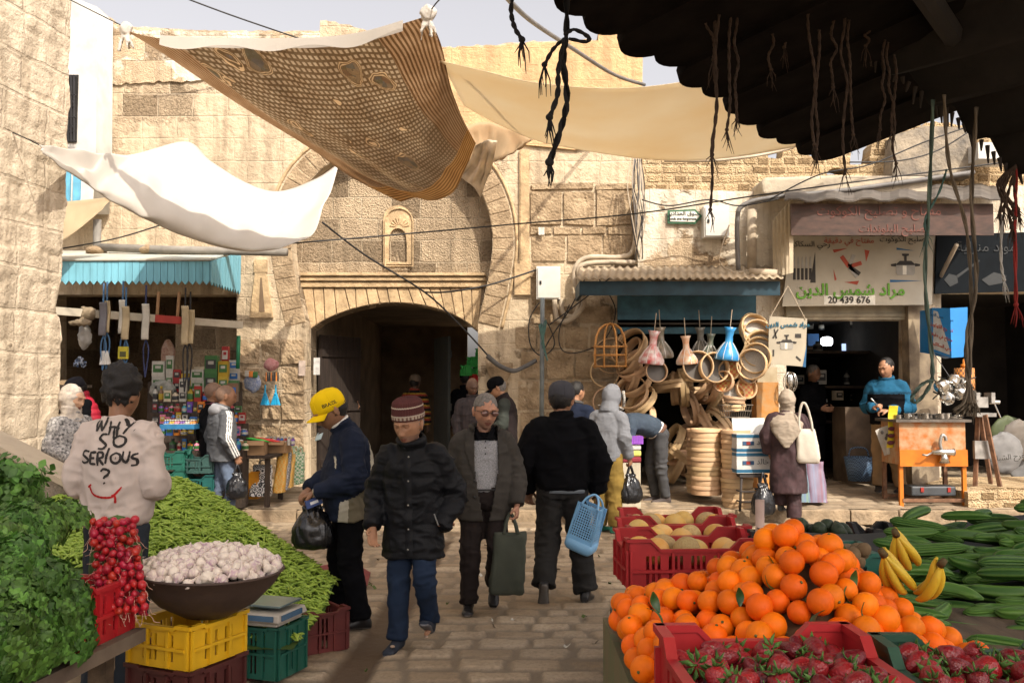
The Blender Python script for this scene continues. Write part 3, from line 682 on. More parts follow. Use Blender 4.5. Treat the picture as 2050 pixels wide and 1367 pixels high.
def beanie():
 p=P(828,1000,6.15)
 R=person('thin older man in a striped maroon beanie and long black coat stepping forward',(p.x,6.15,0),-.12,1.59,dict(pelvis=(0,.0,.95),chest=(0,-.02,1.31),neck=(-.005,-.05,1.47),head=(-.015,-.115,1.615),shA=(-.178,-.02,1.385),shB=(.178,-.02,1.385),elA=(-.285,.02,1.10),wrA=(-.262,-.15,.885),elB=(.30,.05,1.10),wrB=(.22,-.10,.885),hipA=(-.09,0,.92),knA=(-.10,-.03,.50),anA=(-.105,-.03,.085),knB=(.105,-.09,.52),anB=(.10,.12,.18)),head=(-.25,.20,0),hs=1.22,skin=SK_TAN,thin=1,vox=.005,stubble=M('stubble_tan',(.27,.15,.10),bump=.2,bscale=300),hands=dict(A=dict(d=(.12,-.5,-.85),n=(.7,-.6,.1),curl=.45,tv=(-.6,-.6,.3)),B=None))
 ps=R['ps']
 me=garment_top(ps,[(.665,.225,.165),(.76,.222,.16),(.90,.217,.155),(1.05,.217,.15),(1.22,.227,.15),(1.34,.222,.138),(1.41,.17,.115),(1.47,.10,.095),(1.495,.085,.085)],(.108,.10,.09,.066),collar=(1.475,.088,.092,.017,.050),vox=.010)
 p_=vcos(me);n_=vnor(me);q=np.abs(np.sin(p_[:,2]*30+1.5*vnoise(p_,6,2)))**.5;setcos(me,p_+n_*(.006*(q-.8))[:,None])
 wrinkle(me,.008,8,23,[ps['elA'],ps['elB'],V(0,-.14,.95)],.012)
 jk=wear(R,'coat',me,BLACKN)
 bv=bvh_of(me);pl=MB()
 def fn(u,v):
  z=1.43-v*.74;x=-.012+(u-.5)*.055+.02*v;h=bv.ray_cast(Vector((x,-.8,z)),Vector((0,1,0)));return(h[0]if h[0]is not None else Vector((x,-.15,z)))+Vector((0,-.010*math.sin(PI*(.1+.8*u)),0))
 pl.grid(fn,4,30);o=pl.build('coat_placket',BLACKN,jk,True)
 for z in(1.39,1.22,1.05,.88,.74):
  h=bv.ray_cast(Vector((.0,-.8,z)),Vector((0,1,0)))
  if h[0]:
   b=MB();b.ball(h[0]+Vector((.0,-.014,0)),(.0075,.005,.0075),10,6);b.build('snap_button',M('snap_steel',(.35,.33,.3),metal=.9,rough=.35),jk,True)
 pz=MB();pz.tube([V(.185,-.155,.99),V(.21,-.135,.91)],.005,6);pz.build('pocket_zip',M('zip_steel',(.4,.4,.4),metal=.8,rough=.4),jk)
 cl=MB();
 for sx in(-1,1):cl.loft([[ps['neck']+Vector((sx*x,y,z))for x,y,z in((.012,-.085,-.03),(.065,-.06,.055),(.075,-.055,.05),(.03,-.095,-.02))],[ps['neck']+Vector((sx*x,y-.012,z))for x,y,z in((.012,-.085,-.03),(.065,-.06,.055),(.075,-.055,.05),(.03,-.095,-.02))]])
 cl.build('shirt_collar',cloth('checked_shirt',(.13,.15,.20),col2=(.05,.06,.10),scale=60),R['root'])
 tr=garment_legs(ps,.98,(.105,.083,.072,.068));wrinkle(tr,.005,8,25,[ps['knA'],ps['knB'],ps['anA'],ps['anB']],.012);wear(R,'jeans',tr,DENIM)
 shoes(R,SLIP,pitchA=0,pitchB=-.45,yawA=-.15,yawB=-.0,vox=.006,name='slipper',sole=M('grey_sole',(.14,.14,.15)))
 for S in 'AB':
  a=ps['an'+S];b=MB();b.ball(a+Vector((0 if S=='A' else 0,-.145 if S=='A' else-.13,-.02 if S=='A' else-.085)),(.018,.016,.010),10,6);b.build('slipper_badge',M('badge_tan',(.36,.26,.19)),R['root'],True)
 mb=MB();prof=[(.0880,.036),(.0940,.038),(.0950,.071),(.0925,.076),(.0915,.112),(.083,.142),(.060,.160),(.025,.166),(.003,.167)]
 mb.lathe(prof,36,(0,.008,.0),sy=1.15,caps=False);me=mb.mesh('beanie');bm=bmesh.new();bm.from_mesh(me);bmesh.ops.subdivide_edges(bm,edges=bm.edges,cuts=3,use_grid_fill=True);bm.to_mesh(me);bm.free()
 pp=vcos(me);a=np.arctan2(pp[:,1],pp[:,0]);setcos(me,pp*(1+.010*np.sin(a*40))[:,None])
 finish(me,[MAROON,cloth('beanie_cream',(.40,.33,.26),weave=120,bump=.8),cloth('beanie_brown',(.17,.10,.075),weave=120,bump=.8)],lambda c:np.where(((c[:,2]>.044)&(c[:,2]<.050))|((c[:,2]>.065)&(c[:,2]<.070))|((c[:,2]>.112)&(c[:,2]<.120)),1,np.where(((c[:,2]>.050)&(c[:,2]<.065)),np.where(np.sin(np.arctan2(c[:,1],c[:,0])*26)>0,2,1),0)))
 me.transform(R['Mh']@Matrix.Scale(R['hs'],4));o=link('beanie',me,R['root']);m=o.modifiers.new('t','SOLIDIFY');m.thickness=.004
 hathair(R,HAIRG)
beanie()
def greyman():
 p=P(968,1000,7.2)
 R=person('heavy set man in spectacles and an open grey wool jacket walking towards the market stalls',(p.x,7.2,0),.10,1.64,dict(chest=(0,-.005,1.31),neck=(0,-.015,1.475),head=(.012,-.055,1.632),elA=(-.275,.05,1.12),wrA=(-.285,-.02,.87),elB=(.272,.02,1.12),wrB=(.265,-.11,.875),knA=(-.11,-.06,.50),anA=(-.125,-.05,.085),knB=(.10,-.08,.53),anB=(.10,.17,.20)),head=(.20,.10,.03),hs=1.22,skin=skinmat('skin_ruddy',(.40,.20,.125)),vox=.005,brow=HAIRG,stubble=M('stubble_grey',(.34,.19,.13),bump=.15,bscale=300),hands=dict(A=dict(n=(.9,.3,0),curl=.4),B=dict(d=(-.05,-.25,-1),n=(-1,.3,0),curl=1.15,tv=(0,-1,.2))))
 ps=R['ps']
 rr=[(.755,.222,.160),(.86,.222,.165),(.98,.222,.170,-.01),(1.10,.222,.168,-.01),(1.24,.228,.158),(1.35,.226,.142),(1.42,.172,.118),(1.475,.10,.094),(1.50,.085,.085)]
 sh=garment_top(ps,[(z,w-.018,d-.012)for z,w,d,*_ in rr[2:-1]],sleeves=False,vox=.012);wrinkle(sh,.003,8,3)
 wear(R,'polo_shirt',sh,[SHIRTG,BLACKC],lambda c:np.where(c[:,2]>1.40,1,0))
 b=MB()
 for z in(1.395,1.345,1.295):b=MB();b.ball(Vector((.004,-.160 if z<1.36 else-.148,z)),(.006,.004,.006),8,5);b.build('shirt_button',BLACKC,R['root'],True)
 co_=MB()
 for sx in(-1,1):
  f=[(.008,-.128,-.055),(.075,-.035,.045),(.095,-.03,.012),(.05,-.135,-.065)]
  co_.loft([[ps['neck']+Vector((sx*x,y,z))for x,y,z in f],[ps['neck']+Vector((sx*x,y-.014,z))for x,y,z in f]])
 co_.build('polo_collar',BLACKC,R['root'])
 me=garment_top(ps,rr,(.112,.100,.086,.066),collar=(1.478,.098,.100,.015,.030),vox=.010)
 c_gap=lambda c:(c[:,1]<-.03)&(np.abs(c[:,0]-.012)<(.028+.105*np.clip((c[:,2]-.78)/.62,0,1)**.9))&(np.abs(c[:,0]-.012)<.098)
 p_=vcos(me);n_=vnor(me);gx=np.abs(p_[:,0]-.012);gap=np.minimum(.028+.105*np.clip((p_[:,2]-.78)/.62,0,1)**.9,.098)
 lap=np.where((p_[:,1]<-.03)&(gx<gap+.010+.065*np.clip((p_[:,2]-1.12)/.2,0,1))&(p_[:,2]>1.10),.012,0);setcos(me,p_+n_*lap[:,None])
 wrinkle(me,.005,7,33,[ps['elA'],ps['elB']],.012)
 cut(me,c_gap);jk=wear(R,'jacket',me,GREYW);m=jk.modifiers.new('t','SOLIDIFY');m.thickness=.007;m.offset=-1
 bv=bvh_of(me)
 for z in(.95,1.08):
  h=bv.ray_cast(Vector((-.085,-.8,z)),Vector((0,1,0)))
  if h[0]:b=MB();b.ball(h[0]-Vector((0,.004,0)),(.012,.006,.012),10,6);b.build('jacket_button',BLACKR,jk,True)
 tr=garment_legs(ps,1.04,(.112,.088,.076,.072),wid=(.19,.15),belly=-.005);wrinkle(tr,.006,8,35,[ps['knA'],ps['knB'],ps['anA'],ps['hipA'],ps['hipB']],.011);wear(R,'trousers',tr,TROUB)
 be=MB();r=ps.ring(1.005,.194,.158,-.005);be.tube(r+[r[0]],.016,8,flat=.4);be.build('belt',SHOEB,R['root'],True)
 shoes(R,SHOEB,pitchA=-.08,pitchB=.7,yawA=-.1,vox=.006)
 hair(R,HAIRG,(0,.012,.030),(.0815,.1015,.0985),.002,70,-.02)
 gl=MB();z0=.004
 for sx in(-1,1):
  ring=[Vector((sx*.034+.025*math.cos(a),-.118+.012*abs(math.cos(a)*.5+sx*.5),z0-.003+.018*math.sin(a)))for a in[2*PI*k/16 for k in range(17)]]
  gl.tube(ring,.0018,5);gl.tube([(sx*.058,-.106,z0+.006),(sx*.078,-.03,z0+.008),(sx*.082,.015,z0)],.0018,5)
 gl.tube([(-.010,-.121,z0),(0,-.124,z0+.003),(.010,-.121,z0)],.0018,5)
 fr=hatpart(R,'spectacles',gl,M('frame_dark',(.03,.02,.015),metal=.4,rough=.3))
 ln=MB()
 for sx in(-1,1):ln.lathe([(.024,0),(.0235,.001)],16,(sx*.034,-.1165,z0-.003),Matrix.Rotation(PI/2,3,'X')@Matrix.Rotation(sx*-.2,3,'Y'),sy=.72)
 hatpart(R,'lens',ln,M('tinted_lens',(.15,.07,.055),rough=.08,bump=0,spec=.8),fr)
 return R
R8=greyman()
def tote():
 h=R8['W']@(R8['ps']['wrB']+Vector((-.03,-.06,-.10)))
 top=P(1022,1040,7.1);root=thing('tote_bag','dark green fabric shopping bag hanging from the hand of the man in the grey jacket','bag',(top.x,7.08,top.z),.15)
 g=cloth('bottle_green_canvas',(.052,.058,.044),weave=200);mb=MB();rings=[]
 for z,w,d,x in((-.09,.245,.05,0),(-.14,.25,.07,-.005),(-.3,.262,.11,-.012),(-.45,.272,.125,-.03),(-.535,.268,.115,-.035),(-.55,.255,.09,-.035)):
  rings.append([Vector((x+math.copysign(abs(math.cos(a))**.35,math.cos(a))*w/2,math.copysign(abs(math.sin(a))**.5,math.sin(a))*d/2,z))for a in[2*PI*k/32 for k in range(32)]])
 mb.loft(rings);me=mb.mesh('b');bm=bmesh.new();bm.from_mesh(me);bmesh.ops.subdivide_edges(bm,edges=bm.edges,cuts=2,use_grid_fill=True);bm.to_mesh(me);bm.free()
 wrinkle(me,.008,7,8);finish(me,[g]);link('bag_body',me,root)
 for sy in(-1,1):
  hb=MB();hb.tube(spl([(-.055,sy*.03,-.10),(-.035,sy*.02,-.02),(.0,0,.055),(.035,sy*.02,-.02),(.055,sy*.03,-.10)],5),.012,8,flat=.3);hb.build('handle',g,root,True)
tote()
def blackman():
 p=P(1125,1000,7.55)
 R=person('man in a grey cap and black zip jacket walking away with a blue plastic basket',(p.x,7.55,0),PI-.05,1.73,dict(shA=(-.195,.0,1.39),shB=(.195,0,1.39),elA=(-.31,.04,1.13),wrA=(-.295,-.02,.875),elB=(.315,.04,1.13),wrB=(.285,-.10,.90),hipA=(-.10,0,.92),hipB=(.10,0,.92),knA=(-.145,-.02,.50),anA=(-.19,.03,.085),knB=(.115,-.02,.51),anB=(.15,.13,.15),head=(0,-.03,1.63)),head=(-.25,.12,0),hs=1.2,skin=SK_BROWN,vox=.0065,hands=dict(A=dict(curl=1.15,n=(1,0,0)),B=dict(curl=.8,n=(-.5,.7,0),d=(-.05,.1,-1))))
 ps=R['ps']
 me=garment_top(ps,[(.905,.20,.155),(.935,.215,.165),(.99,.232,.175),(1.12,.242,.172),(1.26,.248,.165),(1.36,.240,.148),(1.43,.178,.12),(1.48,.10,.094),(1.50,.085,.085)],(.118,.112,.105,.066),collar=(1.487,.080,.085,.014,.035),vox=.011)
 wrinkle(me,.007,6,43,[ps['elA'],ps['elB'],ps['wrA'],ps['wrB'],V(0,.15,1.0)],.012);wear(R,'jacket',me,BLACKC)
 sh=MB();sh.loft([ps.ring(.925,.20,.155),ps.ring(.885,.198,.152)]);sh.build('shirt_tail',cloth('grey_blue_shirt',(.16,.18,.20)),R['root'],True)
 tr=garment_legs(ps,1.0,(.118,.098,.090,.094),wid=(.192,.15));wrinkle(tr,.007,8,45,[ps['knA'],ps['knB'],ps['anA'],ps['anB'],V(.1,.1,.86)],.012);wear(R,'trousers',tr,TROUG)
 shoes(R,SHOEB,pitchA=.05,pitchB=1.0,yawA=-.2,yawB=.1,vox=.007,L=.30)
 hathair(R,HAIRB);cp=cap(R,GREYCAP,tilt=-.05,low=.018)
 st_=MB();st_.tube([(.05,.095,.02),(.03,.108,.022),(0,.114,.023),(-.03,.108,.022),(-.05,.095,.02)],.008,6,flat=.4);hatpart(R,'cap_strap',st_,M('strap_black',(.02,.02,.022)),cp)
 return R
R9=blackman()
def basket():
 bl=M('sky_blue_plastic',(.20,.42,.66),rough=.4,var=.08,bump=.05)
 top=P(1185,1000,7.42);root=thing('shopping_basket','sky blue perforated plastic shopping basket carried by the man in the black jacket','basket',(top.x+.01,7.40,top.z-.02),.55)
 Wd,D,Hh=.17,.085,.40
 def wall(w,name,T):
  holes=[];nx=max(5,int(w/.021));
  for i in range(nx):
   for j in range(12):
    x=-w/2+.012+(i+.5)*(w-.024)/nx;y=Hh-.03-j*.021;h=(w-.024)/nx*.30
    holes.append([(x-h,y-.0065),(x+h,y-.0065),(x+h,y+.0065),(x-h,y+.0065)])
  me=plate([(-w/2,.05),(w/2,.05),(w/2,Hh),(-w/2,Hh)],holes,.005)
  me.transform(T@FRONT);me.materials.append(bl);link(name,me,root)
 T0=Matrix.Translation((0,0,-Hh-.02))
 RX=Matrix.Rotation
 wall(.22,'basket_wall',T0@Matrix.Translation((0,-D,0))@RX(-.10,4,'X'));wall(.22,'basket_wall',T0@Matrix.Translation((0,D,0))@RX(.10,4,'X'))
 wall(.13,'basket_wall',T0@Matrix.Translation((-.115,0,0))@RX(.08,4,'Y')@RX(-PI/2,4,'Z'));wall(.13,'basket_wall',T0@Matrix.Translation((.115,0,0))@RX(-.08,4,'Y')@RX(PI/2,4,'Z'))
 mb=MB();rings=[]
 for z,q in((0,.55),(.012,.88),(.04,1.0),(.10,1.0)):
  rings.append([Vector((math.copysign(abs(math.cos(a))**.4,math.cos(a))*.122*q,math.copysign(abs(math.sin(a))**.4,math.sin(a))*.096*q,z-Hh-.02))for a in[2*PI*k/40 for k in range(40)]])
 mb.loft(rings,caps=True);mb.build('basket_base',bl,root,True)
 for sy in(-1,1):
  h=MB();h.tube(spl([(-.07,sy*.06,-.03),(-.05,sy*.03,.03),(0,0,.065),(.05,sy*.03,.03),(.07,sy*.06,-.03)],5),.009,8);h.build('handle',bl,root,True)
 root.rotation_euler=(.10,.34,-.45)
basket()
def plainpants(R,mat,r=(.10,.082,.07,.068),**k):
 tr=garment_legs(R['ps'],1.0,r,vox=.013,**k);wrinkle(tr,.005,8,5,[R['ps']['knA'],R['ps']['knB']],.01);return wear(R,'trousers',tr,mat)
def plaintop(R,name,mat,rings=JK,slv=(.10,.088,.076,.062),seed=0,collar=(1.487,.078,.08,.012,.03),matfn=None,**k):
 me=garment_top(R['ps'],rs(rings)if len(rings[0])==3 else rings,slv,collar=collar,vox=.013,**k)
 wrinkle(me,.005,7,seed,[R['ps']['elA'],R['ps']['elB']],.012);return wear(R,name,me,mat,matfn)
def scarf(R,mat,cape=None,name='headscarf',pin=None):
 mb=MB();Mh=R['Mh'];hs=R['hs'];ps=R['ps']
 mb.ball(Mh@(Vector((0,.026,.012))*hs),(.098*hs,.116*hs,.130*hs),28,20,Mh.to_3x3())
 mb.tube([Mh@(Vector((0,.012,-.07))*hs),Mh@(Vector((0,.005,-.13))*hs),ps['neck']+Vector((0,.0,-.02))],[.088*hs,.085*hs,.115],18)
 if cape:mb.loft([ps.ring(*r)for r in cape])
 me=fuse(mb,.011,1);wrinkle(me,.0045,9,3,(),0,(1,1,2.2));return wear(R,name,me,mat)
def trackman():
 p=P(442,1000,11.5)
 R=person('shaven headed man in a grey hooded tracksuit top with three white sleeve stripes',(p.x,11.5,0),PI*.72,1.74,dict(elA=(-.25,.05,1.12),wrA=(-.25,-.08,.90),elB=(.27,.02,1.12),wrB=(.26,-.04,.88),head=(.0,-.05,1.632),knA=(-.1,-.1,.52),anA=(-.1,-.05,.09),anB=(.1,.15,.12)),head=(-.25,.12,0),hs=1.16,skin=SK_BROWN,hands=dict(A=dict(curl=1.2),B=dict(curl=.7)))
 ps=R['ps'];A=lambda v:np.array(v)
 def fn(c):
  el,sh,wr=A(ps['elA']),A(ps['shA']),A(ps['wrA'])
  out=np.zeros(len(c),int)
  for a,b in((sh,el),(el,wr)):
   t=((c-a)@(b-a))/((b-a)@(b-a));d=c-(a+np.clip(t,0,1)[:,None]*(b-a));
   m=(np.linalg.norm(d,axis=1)<.13)&(d[:,0]<-.03)&(t>-.3)&(t<1.05);y=d[:,1]
   out=np.where(m&((np.abs(y)<.007)|(np.abs(y-.026)<.007)|(np.abs(y+.026)<.007)),1,out)
  return out
 me=garment_top(ps,rs(JK,1.04,1.12,.84),(.112,.10,.088,.06),collar=(1.487,.08,.085,.012,.03),vox=.008);wrinkle(me,.0045,7,7,[ps['elA'],ps['elB'],V(0,0,.92)],.010);wear(R,'tracksuit_top',me,[TRACK,WHITEC],fn)
 mb=MB();mb.ball(ps['neck']+Vector((0,.085,-.01)),(.125,.075,.075),18,12);mb.tube([ps['neck']+Vector((x,y,z))for x,y,z in((-.105,-.03,.0),(-.10,.05,.025),(0,.10,.04),(.10,.05,.025),(.105,-.03,.0))],[.026,.034,.04,.034,.026],10)
 me=fuse(mb,.011,2);wear(R,'hood',me,TRACKL)
 plainpants(R,M('two_tone_jeans',(.15,.20,.29),col2=(.05,.06,.085),scale=3.2,bump=.25,bscale=200,rough=.9));shoes(R,SHOEB)
 mb=MB();hair(R,BALD,(0,.020,.026),(.0785,.0985,.100),.0006,60,-.02)
 h=R['W']@(ps['wrA']+Vector((0,-.02,-.10)))
 blackbag('black plastic bag hanging from the hand of the man in the tracksuit',h,.26,.42,.2,.6,seed=9)
trackman()
def backman():
 p=P(424,1000,12.0)
 R=person('man in a black coat half hidden behind the man in the grey tracksuit',(p.x,12.0,0),PI*.74,1.78,dict(elA=(-.27,.04,1.12),wrA=(-.28,-.02,.90)),head=(-.2,.15,0),hs=1.14,skin=SK_BROWN,hands=dict(A=dict(curl=.6)))
 plaintop(R,'coat',BLACKC,[(.70,.19,.14),*JK[1:]],seed=4);plainpants(R,DENIML);shoes(R,SHOEB);hair(R,BALD,(0,.020,.026),(.0785,.0985,.100),.0006,60,-.02)
 mb=MB();r=R['ps'].ring(1.505,.078,.08,0,2,20);mb.tube(r+[r[0]],.02,8);mb.build('scarf',M('wine_scarf',(.12,.03,.05)),R['root'],True)
backman()
def leftwoman():
 p=P(140,1000,9.6)
 R=person('woman in a cream headscarf and black and white print coat beside the stone corner',(p.x,9.6,0),1.15,1.72,dict(wrA=(-.12,-.2,1.0),wrB=(.12,-.2,1.0)),head=(.2,.1,0),hs=1.15,skin=SK_PALE)
 plaintop(R,'coat',PATTERN_BW,[(.55,.24,.19),(.75,.22,.17),*JK[1:]],seed=2);plainpants(R,BLACKC);shoes(R,SHOEB);scarf(R,M('cream_print_scarf',(.44,.38,.31),col2=(.26,.225,.195),scale=24,rough=.9),[(1.40,.15,.12),(1.46,.10,.10)])
leftwoman()
def vestman():
 p=P(176,1000,12.0)
 R=person('man in a dark cap and red quilted vest bending over the stall on the left',(p.x,12.0,.15),-1.1,1.74,dict(chest=(0,-.06,1.30),neck=(0,-.10,1.45),head=(0,-.17,1.58),shA=(-.17,-.06,1.37),shB=(.17,-.06,1.37),elB=(.24,-.08,1.10),wrB=(.16,-.3,1.0),elA=(-.24,-.08,1.10),wrA=(-.16,-.3,1.0)),head=(0,.4,0),hs=1.14,skin=SK_BROWN)
 plaintop(R,'shirt',BLACKC,seed=3,vox=None)if False else plaintop(R,'shirt',BLACKC,seed=3)
 me=garment_top(R['ps'],[(z,w*1.10,d*1.14)for z,w,d in JK],sleeves=False,vox=.012,collar=(1.487,.085,.09,.016,.045));p_=vcos(me);n_=vnor(me);setcos(me,p_+n_*(.010*np.abs(np.sin(p_[:,2]*38)))[:,None]);wear(R,'quilted_vest',me,REDP)
 plainpants(R,BLACKC);shoes(R,SHOEB);hathair(R,HAIRB);cap(R,cloth('ink_cap_cotton',(.018,.017,.022)),low=.018)
vestman()
def navyman():
 p=P(1152,1000,12.0)
 R=person('man in a navy quilted jacket with dark hair facing the stone wall',(p.x,12.0,.05),PI*.86,1.74,dict(head=(.0,-.06,1.63),neck=(0,-.02,1.475)),head=(-.35,.3,0),hs=1.14,skin=SK_TAN)
 plaintop(R,'jacket',NAVY,[(.84,.21,.155),*[(z,w*1.05,d*1.08)for z,w,d in JK[1:]]],(.115,.10,.088,.066),5);plainpants(R,BLACKC);shoes(R,SHOEB);hair(R,HAIRB,low=-.04)
 mb=MB();r=R['ps'].ring(1.50,.082,.085,0,2,20);mb.tube(r+[r[0]],.024,8);mb.build('scarf',M('grey_scarf',(.07,.065,.06)),R['root'],True)
navyman()
def hoodie():
 p=P(1217,1000,11.2)
 R=person('person in a pale grey hooded sweatshirt with hood up and ochre trousers',(p.x,11.2,0),PI*.80,1.75,dict(chest=(0,-.03,1.31),neck=(0,-.08,1.46),head=(0,-.13,1.60),shA=(-.17,-.03,1.37),shB=(.17,-.03,1.37),elA=(-.23,.0,1.12),wrA=(-.235,-.1,.90),elB=(.23,.0,1.12),wrB=(.22,-.12,.90)),head=(0,.35,0),hs=1.12,skin=SK_BROWN,hands=dict(A=dict(curl=1.1),B=dict(curl=1.1)))
 ps=R['ps'];Mh=R['Mh'];hs=R['hs']
 def ex(mb):
  mb.ball(Mh@(Vector((0,.034,.018))*hs),(.104*hs,.118*hs,.138*hs),26,18,Mh.to_3x3())
  mb.tube([Mh@(Vector((0,.04,-.05))*hs),ps['neck']+Vector((0,.03,-.02))],[.10,.13],16)
 me=garment_top(ps,rs(JK,.95,1.05,.86),(.108,.095,.082,.06),collar=None,vox=.010,extra=ex);wrinkle(me,.0045,7,8,[ps['elA'],ps['elB'],V(0,.1,.95)],.012);wear(R,'hooded_sweatshirt',me,GREYH)
 sc=MB();Mm=R['Mh']
 sc.tube([Mm@(Vector((x,y,z))*hs)for x,y,z in((-.105,.0,-.10),(-.095,-.08,-.09),(-.02,-.135,-.10),(.06,-.12,-.10),(.108,-.02,-.10),(.112,.07,-.10))],.022,8,flat=.5)
 sc.tube([Mm@(Vector((x,y,z))*hs)for x,y,z in((-.10,-.02,.10),(-.104,-.06,.03),(-.10,-.09,-.06))],.020,8,flat=.5)
 sc.build('printed_scarf',M('dotted_scarf',(.60,.57,.50),col2=(.06,.045,.04),scale=42),R['root'],True)
 plainpants(R,OCHRE,(.112,.098,.088,.084));shoes(R,cloth('green_sandal',(.03,.16,.10)),name='sandal')
 h=R['W']@(ps['wrA']+Vector((0,-.02,-.10)))
 blackbag('black plastic bag hanging from the hand of the person in the pale grey hood',R['W']@(ps['wrA']+Vector((.0,-.03,-.09))),.30,.46,.22,.5,seed=12)
hoodie()
def bender():
 p=P(1310,1000,12.75)
 R=person('man in a slate jacket and grey jeans bending down with his head hidden',(p.x,12.75,.17),-1.30,1.74,dict(pelvis=(0,.06,.97),waist=(0,-.08,1.06),chest=(0,-.31,1.10),neck=(0,-.50,1.07),head=(0,-.60,.98),shA=(-.18,-.42,1.07),shB=(.18,-.42,1.07),elA=(-.21,-.48,.80),wrA=(-.15,-.52,.56),elB=(.21,-.46,.80),wrB=(.15,-.50,.56),hipA=(-.09,.06,.93),hipB=(.09,.06,.93),knA=(-.10,.0,.50),knB=(.10,.06,.50),anA=(-.10,.06,.085),anB=(.10,.12,.085)),head=(0,1.2,0),hs=1.1,skin=SK_BROWN)
 ps=R['ps']
 me=garment_top(ps,[(1.0,.182,.145),(1.06,.19,.15),(1.15,.20,.15),(1.26,.21,.15),(1.36,.205,.135),(1.43,.15,.11),(1.48,.09,.085)],(.108,.095,.08,.062),vox=.012);wrinkle(me,.005,7,9,[ps['waist'],ps['elA']],.012);wear(R,'jacket',me,SLATE)
 mb=MB();mb.loft([ps.ring(1.03,.178,.142),ps.ring(.985,.180,.145)]);mb.build('shirt_tail',WHITEC,R['root'],True)
 mb=MB();mb.loft([ps.ring(.99,.181,.146),ps.ring(.955,.182,.146)]);mb.build('belt',M('brown_belt',(.16,.08,.05)),R['root'],True)
 plainpants(R,GREYJ,(.112,.088,.072,.068));shoes(R,M('taupe_boot',(.07,.055,.05)),name='boot');hair(R,HAIRB)
bender()
def peeker():
 p=P(1012,1000,12.4)
 R=person('man in a black cap and dark sleeveless vest standing beside the gate with bowed head',(p.x,12.4,.17),-1.75,1.70,dict(neck=(0,-.04,1.47),head=(0,-.12,1.61),elB=(.25,.0,1.12),wrB=(.18,-.2,.98),elA=(-.25,.0,1.12),wrA=(-.18,-.2,.98)),head=(.1,.42,0),hs=1.16,skin=SK_TAN)
 plaintop(R,'pullover',cloth('dark_green_knit',(.035,.040,.034)),seed=6)
 me=garment_top(R['ps'],[(.70,.215,.165),*[(z,w*1.07,d*1.12)for z,w,d in JK[1:]]],sleeves=False,vox=.012,collar=(1.487,.084,.088,.014,.03));wrinkle(me,.004,7,3);wear(R,'vest',me,cloth('umber_wool',(.020,.014,.014)))
 plainpants(R,BLACKC);shoes(R,SHOEB);hathair(R,HAIRG);cap(R,BLACKC,low=.02)
peeker()
def gatepeople():
 for lab,px,Y,z,h,rz,top,hd,hat in(('dark figure in a pinstriped shirt standing just inside the gateway',945,13.3,.24,1.62,.25,M('pinstripe',(.045,.03,.03),col2=(.016,.013,.014),scale=9,stretch=(6,6,.05)),(.1,.25,0),None),('dark figure in a cap at the back of the gateway behind the pinstriped shirt',932,15.6,.24,1.78,PI,BLACKC,(0,.1,0),BLACKC),('person in a sweater striped yellow red and black deep inside the gateway',829,16.6,.24,1.72,PI-.3,None,(0,.1,0),cloth('beige_cap',(.20,.15,.11)))):
  p=P(px,1000,Y)
  R=person(lab,(p.x,Y,z),rz,h,dict(),head=hd,hs=1.12,skin=SK_DARK)
  if top:plaintop(R,'shirt',top,seed=1)
  else:plaintop(R,'sweater',[cloth('knit_black',(.02,.015,.015)),cloth('knit_yellow',(.42,.27,.04)),cloth('knit_red',(.30,.05,.03))],seed=1,matfn=lambda c:np.where(np.mod(c[:,2],.11)<.025,1,np.where(np.mod(c[:,2],.11)>.075,2,0)))
  plainpants(R,BLACKC);shoes(R,SHOEB)
  if hat:hathair(R,HAIRB);cap(R,hat)
  else:hair(R,BALD,(0,.020,.026),(.0785,.0985,.100),.0006,60,-.02)
gatepeople()
